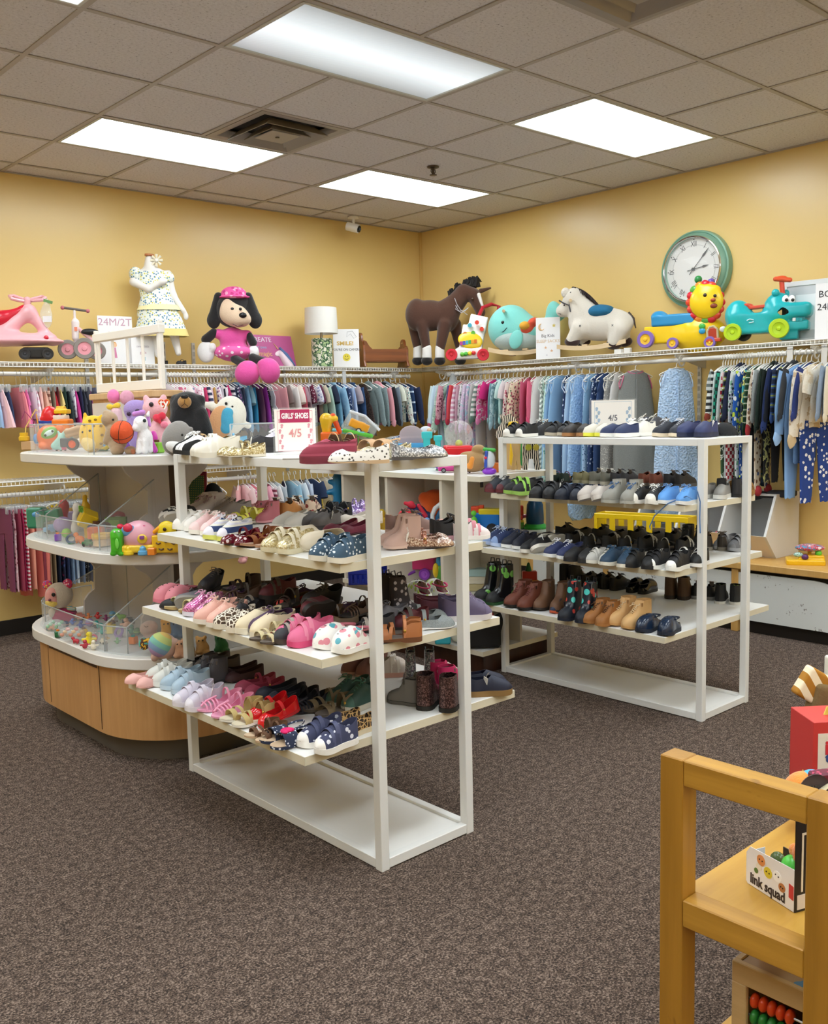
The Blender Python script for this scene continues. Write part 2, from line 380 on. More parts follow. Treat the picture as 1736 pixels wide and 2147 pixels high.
for a in((.014,.032,.014,2*T*0+T-.014),(2*T-.032,2*T-.014,.014,T-.014)): fr.box(a[0],a[1],a[2],a[3],-.003,.05,.002)
for a in((.014,2*T-.014,.014,.030),(.014,2*T-.014,T-.030,T-.014)): fr.box(a[0],a[1],a[2],a[3],-.003,.05,.002)
fr=fr.mesh(smooth=0); df=MB().box(-T+.032,T-.032,-T/2+.03,T/2-.03,0,.006,.002).mesh(smooth=0); df2=df.copy()
hs=MB().box(.02,2*T-.02,.02,T-.02,.05,.09).mesh(smooth=0)
LL={(1,-1):'large dim ceiling light panel with prismatic lens nearest the camera',(1,2):'bright ceiling light panel left of the square air vent',(4,-1):'bright ceiling light panel at the right above the clock wall',(4,2):'bright ceiling light panel in the middle nearest the wall camera',(-2,-1):'ceiling light panel cut off by the top left corner of the photo'}
for k,(i,j) in enumerate(sorted(lights)):
    t=thing('ceiling_light',LL.get((i,j),'lit ceiling light panel outside the photo behind or beside the camera'),'ceiling light',(i*T,j*T,H),group='recessed ceiling light panels')
    dim=(i,j)==(1,-1); part('frame',fr,FM,t); part('diffuser',df2 if dim else df,LD if dim else LM,t,(T,T/2,.004)); part('housing',hs,FM,t)
VM=M('9b928a',.4,name='vent_metal'); VD=M('1a1918',.8)
for (i,j) in vents:
    t=thing('air_vent','square stepped ceiling air vent '+('between the ceiling lights' if j==1 else 'cut off by the top edge of the photo'),'air vent',((i+.5)*T,(j+.5)*T,H),group='ceiling air vents')
    part('duct',MB().box(-.26,.26,-.26,.26,.05,.06),VD,t)
    def ring(a,b,z0,z1,nm):
        m=MB()
        V=[(sx*q,sy*q,z) for q,z in((a,z0),(b,z1)) for sx,sy in((-1,-1),(1,-1),(1,1),(-1,1))]+[(sx*q,sy*q,z+.004) for q,z in((a,z0),(b,z1)) for sx,sy in((-1,-1),(1,-1),(1,1),(-1,1))]
        F=[(k,(k+1)%4,4+(k+1)%4,4+k) for k in range(4)]+[(8+k,12+k,12+(k+1)%4,8+(k+1)%4) for k in range(4)]+[(k,8+k,8+(k+1)%4,(k+1)%4) for k in range(4)]+[(4+k,4+(k+1)%4,12+(k+1)%4,12+k) for k in range(4)]
        part(nm,m.pf(V,F),VM,t,smooth=0)
    ring(.29,.245,-.002,.0,'vent_frame'); ring(.245,.225,.0,.03,'vent_rim')
    ring(.205,.15,-.03,.02,'louver_ring'); ring(.135,.09,-.032,.01,'louver_ring')
    part('center_plate',MB().box(-.095,.095,-.095,.095,-.024,-.018,.003),VM,t); part('screw',MB().cyl((0,0,-.028),(0,0,-.02),.012,n=10),M('5a5550',.3,1),t)
p=at(908,350,'z',H); t=thing('fire_sprinkler','small metal fire sprinkler head hanging from a ceiling tile','sprinkler',p); SM=M('5b5148',.3,.8)
part('escutcheon',MB().lathe([(.04,0),(.038,-.006),(.02,-.012)],n=18),SM,t); part('nozzle',MB().cyl((0,0,-.01),(0,0,-.05),.009).cyl((0,0,-.05),(0,0,-.054),.024,n=12).tube([(-.016,0,-.014),(-.02,0,-.03),(-.004,0,-.05)],.003).tube([(.016,0,-.014),(.02,0,-.03),(.004,0,-.05)],.003),SM,t)
p=at(741,466,'y',YW-.2); t=thing('security_camera','small white bullet security camera hanging from the ceiling edge over the left wall','security camera',(p.x,p.y,H)); WP=M('e9e7e2',.35)
part('mount',MB().lathe([(.045,0),(.045,-.012),(.018,-.02)],n=18).tube([(0,0,-.015),(0,0,-.075)],.011),WP,t)
part('camera_body',MB().tube([(-.03,.045,-.07),(.02,-.04,-.10)],.036,n=18),WP,t); part('lens',MB().tube([(.0202,-.0405,-.1002),(.023,-.047,-.102)],.027,n=18),M('121417',.15),t); part('lens_glass',MB().ball((.024,-.048,-.1025),.013),M('3a4450',.05),t)

# ---- racks ----
RW=M('e4e4e1',.38,name='white_rack_metal'); SW=M('e9e8e4',.4,name='white_laminate'); SE=M('ddd5bd',.45,name='cream_edge_band')
def rack(label,x0,x1,y0,y1,h,levels):
    xc=(x0+x1)/2; t=thing('display_rack',label,'shoe rack',(xc,y0,0),group='white metal shoe racks'); a=(x1-x0)/2; L=y1-y0; b=.032
    for x in(-a,a-b):
        for y in(0,L-b): part('post',MB().box(x,x+b,y,y+b,0,h,.0015),RW,t)
    for z,nm in((h-b,'top_rail'),(.004,'bottom_rail')):
        for x in(-a,a-b): part(nm,MB().box(x+.001,x+b-.001,b,L-b,z,z+b-.001,.0015),RW,t)
        for y in(0,L-b): part(nm,MB().box(-a+b,a-b,y+.001,y+b-.001,z,z+b-.001,.0015),RW,t)
    part('top_panel',MB().box(-a+b,a-b,b,L-b,h-.016,h-.001),SW,t,smooth=0)
    part('bottom_panel',MB().box(-a+b,a-b,b,L-b,.012,.026),SW,t,smooth=0)
    for z,hx,dx in levels:
        s=part('shelf_board',MB().box(-hx+dx,hx+dx,b+.002,L-b-.002,z-.028,z,.0012),SW,t,smooth=0)
        part('edge_band',MB().box(-hx+dx-.0008,hx+dx+.0008,b+.0012,b+.0022,z-.027,z-.001).box(-hx+dx-.0012,-hx+dx-.0002,b+.0012,L-b-.002,z-.027,z-.001),SE,s,smooth=0)
    return t
R1=dict(x0=.103,x1=.508,y0=-1.548,y1=-.352); R2=dict(x0=2.012,x1=2.425,y0=-1.503,y1=-.295)
rack('near white metal shoe rack with girls shoes and four shelf boards',**R1,h=1.268,levels=((.428,.452,0),(.702,.38,0),(.972,.302,0)))
rack('far white metal shoe rack with mostly dark boys shoes by the bins',**R2,h=1.262,levels=((.425,.452,0),(.70,.377,0),(.978,.302,0)))

# ---- wall shelving ----
MS=M('c9c5bd',.4,.2,name='shelf_steel'); MWI=M('ece9e2',.4,name='white_wire')
def wire_shelf(label,a,b,z,dep,wall):
    'front to back wires every inch, a double front lip; wall L: along x, wall R: along y'
    t=thing('wire_shelf',label,'shelf',(0,0,0),group='white wire wall shelves')
    def P(s,d,zz): return (s,YW-d,zz) if wall=='L' else (XW-d,s,zz)
    m=MB(); n=int((b-a)/.0254)
    for i in range(n+1):
        s=a+(b-a)*i/n; m.tube([P(s,.004,z-.003),P(s,dep,z-.003),P(s,dep,z-.030)],.0023,4,cap=False)
    part('deck_wires',m,MWI,t,kind='stuff',smooth=180)
    for d,zz in((.006,z-.007),(dep*.5,z-.007),(dep-.002,z-.004),(dep,z-.030)): part('long_wire',MB().tube([P(a,d,zz),P(b,d,zz)],.0042,6),MWI,t,smooth=180)
    return t
def standard(s,wall,z0,z1):
    m=MB(); w_=.0125
    n=int((z1-z0)/.05)
    for i in range(n):
        za=z0+i*.05
        # a channel with pairs of slots
        for q in((-w_,-.007),(-.003,.003),(.007,w_)): m.box(q[0],q[1],-.014,0,za,za+.05)
        for q in((-.007,-.003),(.003,.007)): m.box(q[0],q[1],-.014,0,za+.032,za+.05)
        m.box(-w_,w_,-.004,0,za,za+.05)
    return m
STD={}
def put_standard(s,wall,z0,z1,label):
    k=(z0,z1)
    if k not in STD: STD[k]=standard(0,wall,z0,z1).mesh(smooth=0)
    t=part('slotted_standard',STD[k],MS,None,(s,YW-.001,0) if wall=='L' else (XW-.001,s,0),(0,0,0) if wall=='L' else (0,0,-90)); tag(t,label,'shelf standard','slotted steel wall standards')
def bracket(s,wall,z,dep,label,ring=True):
    t=thing('shelf_bracket',label,'bracket',(s,YW-.016,z) if wall=='L' else (XW-.016,s,z),0 if wall=='L' else -90,group='steel shelf brackets')
    pr=[(0,-.034),(-dep+.02,-.034),(-dep+.02,-.05),(-.06,-.115),(0,-.12)]
    part('arm',MB().prism(pr,-.003,.003,Matrix(((0,0,1,0),(1,0,0,0),(0,1,0,0),(0,0,0,1)))),MS,t,smooth=0)
    if ring:
        m=MB().tube([(0,-dep+.05,-.045),(0,-dep+.055,-.058)],.006,8); q=[(0,-.3+.035*cos(a),-.073+.035*sin(a)) for a in [math.radians(x) for x in range(60,390,15)]]
        m.tube(q,.006,8); part('rod_hook',m,MS,t)
DL=.40
wire_shelf('upper wire shelf on the left wall under the doll dress and lamp',X0,XW-.01,1.768,DL,'L')
wire_shelf('upper wire shelf on the right wall under the ride-on toys',-2.6,YW-DL-.01,1.772,DL,'R')
wire_shelf('lower wire shelf on the left wall above the hanging trousers',-2.0,2.3,1.035,.35,'L')
for i,px in enumerate((178,341,403,592)):
    x=at(px,720,'y',YW).x; 
    if i==1: x+=0
    put_standard(x,'L',.95,1.98,'slotted steel standard on the left wall '+('behind the balance bike','behind the dressed mannequin','left of the seated plush','right of the unicorn book box')[i])
for i,px in enumerate((1468,1195,1010)):
    y=at(px,800,'x',XW).y; put_standard(y,'R',.75,1.76 if 1 else 2,'slotted steel standard on the right wall '+('beside the light blue bubbly sleep sack','behind the little sleep sacks','behind the pink pyjamas')[i])
for i,px in enumerate((100,330,480,690,820)): bracket(at(px,790,'y',YW-.3).x,'L',1.768,DL,'steel shelf bracket with rod hook on the left wall, '+('over the pink skirts','behind the toy railing','behind the pink plush feet','under the table lamp','under the brown horse')[i])
for i,px in enumerate((930,1215,1432,1715)): bracket(at(px,760,'x',XW-.3).y,'R',1.772,DL,'steel shelf bracket with rod hook on the right wall, '+('nearest the room corner','over the blue sleep sacks','beside the lone bubbly sleep sack','over the light blue shirt')[i])
for i,px in enumerate((130,520)): bracket(at(px,1040,'y',YW-.3).x,'L',1.035,.35,'steel bracket under the lower wire shelf '+('over the coral trousers','over the tiny pink tops')[i])
def rod(label,a,b,r=.0145):
    t=thing('hanging_rod',label,'clothes rod',(0,0,0),group='white clothes rods'); part('tube',MB().tube([a,b],r,14),M('e4e2dd',.3,.1),t)
    for p,q in((a,b),(b,a)):
        p,q=Vector(p),Vector(q); d=(p-q).normalized(); part('end_cap',MB().tube([p-d*.004,p+d*.008],r*1.35,14),MWI,t)
RL=YW-.3; RR=XW-.3; ZR=1.695; ZL=.945
rod('upper clothes rod along the left wall with skirts and girls tops',(X0+.05,RL,ZR),(3.80,RL,ZR+.006))
rod('upper clothes rod along the right wall with pyjamas and boys tops',(RR,-2.55,ZR+.012),(RR,2.05,ZR+.008))
rod('lower clothes rod along the left wall with trousers and baby tops',(-1.9,RL,ZL),(2.25,RL,ZL))
# =================== furniture ===================
WL=M('dcd8d2',.4,name='white_laminate'); OAK=WOOD('b98a55','d0a06a',.45); DKW=WOOD('2e1a12','46291c',.35,.8); BRN=WOOD('3e2a1c','5a3c26',.5); KICK=M('5c5650',.45,name='grey_kick')
ACR=M('f4f6f6',.03,alpha=.10,name='clear_acrylic'); ACE=M('c8cfd0',.1,alpha=.55,name='acrylic_edge')
# --- rounded toy gondola ---
G=thing('toy_gondola','rounded white tiered toy display with oak base and clear acrylic fences','display unit',(.4,.3,0))
G.location=(0,0,0)
GO=rrect(-.10,.98,-.345,1.05,.42,10)
def inset(o,d):
    n=len(o); r=[]
    for k in range(n):
        a=o[k-1]; b=o[(k+1)%n]; tx,ty=b[0]-a[0],b[1]-a[1]; L=math.hypot(tx,ty) or 1; r.append((o[k][0]-ty/L*d,o[k][1]+tx/L*d))
    return r
part('kick_plinth',MB().prism(inset(GO,.085),0.001,.115),KICK,G)
for a,b in ((0,.5),(.5,1)): pass
part('oak_base',MB().prism(inset(GO,.03),.10,.405),OAK,G)
part('panel_seam',MB().box(-.0712,-.0695,.055,.058,.115,.395).box(-.0712,-.0695,.60,.603,.115,.395).box(-.0722,-.0695,.075,.585,.375,.395),BRN,G,smooth=0)
for z0,z1 in((.40,.448),(.828,.872),(1.222,1.264)):
    s=part('round_shelf',MB().prism(GO,z0,z1,bev=.004),WL,G)
    part('inset_panel',MB().prism(inset(GO,.035),z1,z1+.002),M('c8cac8',.35),s,smooth=0)
TWW=M('cfc7bd',.45,name='washed_panel')
part('tower',MB().box(.36,.42,.20,.80,.45,1.498),BRN,G,smooth=0)
part('tower_panel',MB().box(.352,.36,.20,.80,.45,1.22),M('b5aca8',.5),G,smooth=0)
part('tower_box',MB().prism(rrect(.30,.445,.17,.84,.05,5),1.266,1.50),OAK,G)
part('tower_panel',MB().box(.295,.300,.20,.80,1.28,1.485,.002),TWW,G,smooth=0)
part('tower_top',MB().prism(rrect(.285,.46,.155,.855,.06,6),1.50,1.53,bev=.004),WOOD('c79f72','d8b487',.4),G)
def fin(z0,z1,xa,xb,y,flip=1):
    'scalloped white side fin: wide at the top, waisted, wide again at the foot'
    h=z1-z0; pts=[(xb,z0),(xb-.02*flip,z0)]
    pr=[(.10,0),(.105,.2),(.13,.28),(.16,.33),(.165,.62),(.145,.70),(.10,.78),(.07,.86),(.045,1)]
    o=[(xa+p[0]*flip,z0+p[1]*h) for p in pr]+[(xb,z1),(xb,z0)]
    return MB().prism(o,-.008,.008,Matrix(((1,0,0,0),(0,0,1,y),(0,1,0,0),(0,0,0,1))))
FW_=M('c4bcb9',.45,name='fin_white')
for z0,z1 in((.45,.828),(.874,1.222)):
    for y in(.19,.80): part('side_fin',fin(z0,z1,.09,.36,y),FW_,G); part('side_fin',fin(z0,z1,.62,.42,y,-1),FW_,G)
    part('tower_face',MB().box(.34,.352,.19,.80,z0,z1),FW_,G,smooth=0); part('tower_face',MB().box(.42,.45,.186,.198,z0,z1),FW_,G,smooth=0)
def fence(path,z,h,nm='acrylic_fence',lab=None):
    m=MB(); e=MB(); t=.003
    for (a,b) in zip(path[:-1],path[1:]):
        d=Vector((b[0]-a[0],b[1]-a[1],0)); n=Vector((-d.y,d.x,0)).normalized()*t; A=Vector((a[0],a[1],z)); B=Vector((b[0],b[1],z)); U=Vector((0,0,h)); 
        ha=Vector((0,0,a[2])) if len(a)>2 else U; hb=Vector((0,0,b[2])) if len(b)>2 else U
        P=[A-n,B-n,B+n,A+n,A-n+ha,B-n+hb,B+n+hb,A+n+ha]; F=[(0,1,5,4),(1,2,6,5),(2,3,7,6),(3,0,4,7)]
        m.pf(P,F); e.tube([A+ha,B+hb],.0032,6)
    for q in(path[0],path[-1]): e.tube([(q[0],q[1],z),(q[0],q[1],z+(q[2] if len(q)>2 else h))],.0032,6)
    o=part(nm,m,ACR,G,smooth=0); part('fence_edge',e,ACE,o,smooth=180)
def arc(o,a,b):
    return o[a:b+1]
IN=inset(GO,.05); n_=len(IN)
# outline runs: corner (+x,+y) 0-10, (-x,+y) 11-21, (-x,-y) 22-32, (+x,-y) 33-43
fence(IN[11:23]+[(-.05,.02)],1.265,.125); fence([(-.05,.02),(.02,.0)]+[],1.265,.125); fence([(.40,-.29),(.70,-.29),(.86,-.15)],1.265,.11)
fence(IN[11:23]+[(-.05,.02),(-.04,-.03),(-.02,-.09)],.873,.105); fence([(-.05,.02,.105),(.30,.19,.27)],.873,.1); fence([(-.04,.6,.11),(.30,.79,.27)],.873,.1)
fence(IN[11:24]+[(-.05,.03)],.449,.11); fence([(-.05,.03,.11),(.0,-.08,.11)],.449,.11); fence([(-.05,.03,.11),(.36,.19,.30)],.449,.1); fence([(0,-.08,.11),(.33,-.02,.30)],.449,.1); fence([(.0,.80,.11),(.34,.62,.32)],.449,.1)
for z in(1.0,1.1):pass
# white bed rail standing on the tower
t=thing('toy_railing','small white slatted railing tilted on top of the wooden tower','railing'); t.location=(.345,.49,1.534); t.rotation_euler=(math.radians(0),0,math.radians(1.5))
WR=M('efeae2',.4)
part('bottom_rail',MB().box(-.012,.012,-.31,.31,0,.045,.003),WR,t); part('top_rail',MB().box(-.016,.016,-.325,.325,.245,.285,.004),WR,t)
for k in range(5): part('spindle',MB().tube([(0,-.29+k*.145,.04),(0,-.29+k*.145,.25)],.0075,8),WR,t)
for y in(-.31,.31): part('end_post',MB().box(-.01,.01,y-.01,y+.01,-.0,.30,.002),WR,t)
# --- white cubby unit between the racks ---
U=thing('toy_cubby_unit','white double-sided toy cubby unit with dark wood plinth between the two shoe racks','display unit'); UE=M('e4ddc9',.45)
UA,UB,UC,UD=1.877,2.495,-.289,.90
part('plinth',MB().box(UA+.035,UB-.03,UC+.03,UD-.03,0,.105),DKW,U,smooth=0)
for z0,z1 in((.106,.132),(.365,.391),(.694,.720),(1.035,1.063)):
    s=part('cubby_shelf',MB().box(UA,UB,UC,UD+(.3 if z0>1 else 0),z0,z1,.001),SW,U,smooth=0); part('edge_band',MB().box(UA-.0008,UA,UC,UD,z0,z1).box(UA,UB,UC-.0008,UC,z0,z1),UE,s,smooth=0)
for z0,z1 in((.132,.365),(.391,.694),(.720,1.035)):
    for y in(.02,.475,.885): part('divider',MB().box(UA+.01,UB-.01,y-.011,y+.011,z0,z1),M('d8d0c0',.45),U,smooth=0)
    part('center_panel',MB().box(2.18,2.196,UC+.005,UD-.01,z0,z1),M('cfc6b6',.45),U,smooth=0)
part('shelf_bracket',MB().box(UA+.02,UA+.035,UC+.01,UC+.02,1.005,1.035),BB,U)
# --- bins on the wooden bench, right wall ---
HON=WOOD('c99a52','dcb26c',.45); BW=M('e4e6e4',.45,name='scuffed_white')
def scuff():
    t=NT('scuffed_white_panel'); v=t.coord((1,1,1)); n=t.noise(v,9,5,.7); n2=t.noise(v,45,3,.6); a=t.add('Math',_operation='MULTIPLY'); t.ln(n,a.inputs[0]); t.ln(n2,a.inputs[1]); t.base(t.ramp(a.outputs[0],[(.0,'dfe3e1'),(.355,'dfe3e1'),(.385,'8d8a86')])); t.b.inputs['Roughness'].default_value=.45; return t.m
SCF=scuff()
B=thing('storage_bench','long wooden bench with white scuffed drop fronts along the right wall','bench'); BX=3.66; BZ=.437
part('bench_top',MB().box(BX,XW-.01,-2.2,.95,BZ-.042,BZ,.004),HON,B)
part('plinth',MB().box(BX+.05,XW-.02,-2.19,.93,0,.075),BB,B,smooth=0)
part('bench_carcass',MB().box(BX+.06,XW-.02,-2.19,.94,.076,BZ-.043),M('3a3530',.8),B,smooth=0)
ys=[.93,.245,-.73,-2.19]
for y in ys: part('bench_leg',MB().box(BX+.012,BX+.06,y-.022,y+.022,.0,BZ-.042,.003),HON,B)
for a,b in((ys[1]+.022,ys[0]-.022),(ys[2]+.022,ys[1]-.022),(ys[3]+.022,ys[2]-.022)):
    o=[(a,.08),(b,.08),(b,.372)]; c=(a+b)/2; 
    for k in range(17): u=k/16*2-1; o.append((c-u*.24,.372-.045*(.5+.5*cos(PI*u))))
    o.append((a,.372)); part('drop_front',MB().prism(o,BX+.02,BX+.036,Matrix(((0,0,1,0),(1,0,0,0),(0,1,0,0),(0,0,0,1)))),SCF,B,smooth=0)
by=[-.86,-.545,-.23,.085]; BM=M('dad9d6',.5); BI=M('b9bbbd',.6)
t=thing('toy_bin_unit','white three-compartment slant-front bin unit on the wooden bench','storage bin')
def P2(px,py): q=at(px,py,'y',-.86); return (q.x,q.z)
pf=[P2(1625,1041),P2(1603,1126),P2(1625,1170)]
prof=[(4.225,.438),(pf[2][0],.438),(pf[1][0],pf[1][1]),(pf[0][0],pf[0][1]),(4.225,pf[0][1])]
MXZ=lambda y:Matrix(((1,0,0,0),(0,0,1,y),(0,1,0,0),(0,0,0,1)))
for k,y in enumerate(by): part('side_panel' if k in(0,3) else 'divider',MB().prism(prof,-.008,.008,MXZ(y)),BM,t,smooth=0)
ya,yb=by[0]+.008,by[-1]-.008
part('bottom_panel',MB().box(pf[2][0],4.22,ya,yb,.438,.45),BM,t); part('back_panel',MB().box(4.212,4.222,ya,yb,.45,pf[0][1]-.012),BI,t); part('top_panel',MB().box(pf[0][0],4.224,by[0]-.008,by[-1]+.008,pf[0][1],pf[0][1]+.012,.001),BM,t)
q=[(pf[2][0],.439),(pf[1][0],pf[1][1]),(pf[1][0]+.012,pf[1][1]),(pf[2][0]+.012,.439)]
part('front_lip',MB().prism(q,ya,yb,Matrix(((1,0,0,0),(0,0,1,0),(0,1,0,0),(0,0,0,1)))),M('e0d6c8',.5),t,smooth=0)
# --- foreground wooden shelf ---
HW=WOOD('96691c','b4822c',.38,1.0,'z',True); HX=WOOD('b08030','d2a448',.3,.5,'x'); HY=WOOD('96691c','c49236',.38,1.0,'y',True)
F=thing('wooden_shelf_rack','honey coloured worn wooden shelf rack in the lower right foreground','shelf unit',(-.27,-2.78,0)); fw,fd,fl=.046,.046,1.25
for x in(0,fl):
    for y in(0,-.266): part('post',MB().box(x,x+fw,y-fd,y,0,.80,.002),HW,F)
    for z,h,nm in((.80,.047,'top_rail'),(.545,.05,'shelf_rail'),(.215,.05,'shelf_rail')): part(nm,MB().box(x+.001,x+fw-.001,-.266,-fd,z-h,z-.0006,.002),HY,F)
for z in(.542,.212):
    part('shelf_board',MB().box(fw,fl,-.30,-.02,z-.02,z,.002),HX,F)
# =================== shoes ===================
FY=[0,.015,.05,.12,.22,.35,.45,.55,.65,.76,.86,.93,.975,1.0]
FWD=[.001,.075,.118,.150,.163,.155,.156,.170,.184,.188,.168,.128,.075,.001]
def fo(y,k=1): return float(np.interp(y,FY,FWD))*k
def cxl(y): return .035*(y-.35)**2*(1 if y>.35 else 0)*3
def sole_m(t0,L,k=1.0,heel=0,toe=.02,z=0):
    'foot outline slab with toe spring and optional heel block'
    m=MB(); st=FY; V=[];F=[]
    for y in st:
        w=fo(y,k); sp=toe*max(0,(y-.75)/.25)**2
        zb=z+sp+(heel*.75 if .40<y else 0); zt=z+t0+heel*.8+sp*.6-(heel*.55*max(0,min(1,(y-.25)/.35)))
        for s,zz in((-1,zb),(-1,zt),(1,zt),(1,zb)): V.append(((s*w+cxl(y))*L,y*L,zz*L))
    n=len(st)
    for i in range(n-1):
        a=i*4; b=a+4
        F+=[(a,a+1,b+1,b),(a+1,a+2,b+2,b+1),(a+2,a+3,b+3,b+2),(a+3,a,b,b+3)]
    F+=[(0,3,2,1),((n-1)*4,(n-1)*4+1,(n-1)*4+2,(n-1)*4+3)]
    return m.pf(V,F)
def upper_m(L,z0,hs,bs,cs,k=.96,m=7,lean=.22,thin=.012,y0=0,y1=1):
    'hs closed height, bs openness, cs collar height, each a list of (y,value)'
    g=lambda t,y: float(np.interp(y,[a for a,b in t],[b for a,b in t]))
    ys=sorted(set([y for y in FY if y0<=y<=y1]+[y0,y1]+[a for a,b in bs if y0<=a<=y1])); out=MB()
    for s in(-1,1):
        def pt(i,j,inn):
            y=ys[i]; w=fo(y,k)-(thin if inn else 0)*(1 if fo(y)>.02 else 0); w=max(w,.0005); h=g(hs,y)-(thin if inn else 0); b=g(bs,y); c=g(cs,y); q=j/(m-1)
            if inn: y=y+ (thin if y<.06 else (-thin if y>.94 else 0))
            xc=w*max(0,cos(q*PI/2))**.75; zc=h*max(0,sin(q*PI/2))**.85
            xo=w*(1-lean*q*q); zo=c*q
            return ((s*((1-b)*xc+b*xo)+cxl(y))*L,y*L,(z0+(1-b)*zc+b*zo)*L)
        n=len(ys); V=[];F=[]
        for i in range(n):
            V+=[pt(i,j,0) for j in range(m)]+[pt(i,j,1) for j in range(m-1,-1,-1)]
        mm=2*m
        for i in range(n-1):
            for j in range(mm-1):
                q=(i*mm+j,(i+1)*mm+j,(i+1)*mm+j+1,i*mm+j+1); F.append(q if s>0 else q[::-1])
        out.pf(V,F)
    return out
def band(L,y,wb,w,h,z0,th=.012,slant=0,n=13):
    'strap arching over the foot'
    def f(u,v):
        a=PI*u; yy=y+(v-.5)*wb+slant*(u-.5); return ((cos(a)*w+cxl(y))*L,yy*L,(z0+sin(a)**.8*h)*L)
    m=MB().grid(f,n,2); m2=MB().grid(lambda u,v:(lambda p:(p[0]*1.0,p[1],p[2]+th*L))(f(u,v)),n,2)
    o=MB(); o.pf(m2.v,m2.f); o.pf(m.v,[q[::-1] for q in m.f]); N=n
    for i in range(n-1):
        o.f.append((i,N*2+i,N*2+i+1,i+1)); o.f.append((N+i,N+i+1,N*3+i+1,N*3+i))
    return o
def laces_m(L,y0,y1,z0,h0,h1,n=4,bow=True,w=.07):
    o=MB()
    for i in range(n):
        q=i/(n-1); y=y0+(y1-y0)*q; z=z0+h0+(h1-h0)*q
        o.tube([((-w+cxl(y))*L,y*L,(z-.02)*L),(cxl(y)*L,(y+.012)*L,(z+.012)*L),((w+cxl(y))*L,(y+.02)*L,(z-.02)*L)],.014*L,5)
    if bow:
        z=z0+h0+.03
        for s in(-1,1):
            o.tube([((s*q[0])*L,(y0+q[1])*L,(z+q[2])*L) for q in((0,0,0),(.07,-.03,.05),(.14,.02,.03),(.1,.07,0),(0,.01,0))],.012*L,5)
            o.tube([((s*q[0])*L,(y0+q[1])*L,(z+q[2])*L) for q in((0,0,0),(.06,.06,.02),(.12,.14,-.04))],.01*L,5)
    return o
SHM={}
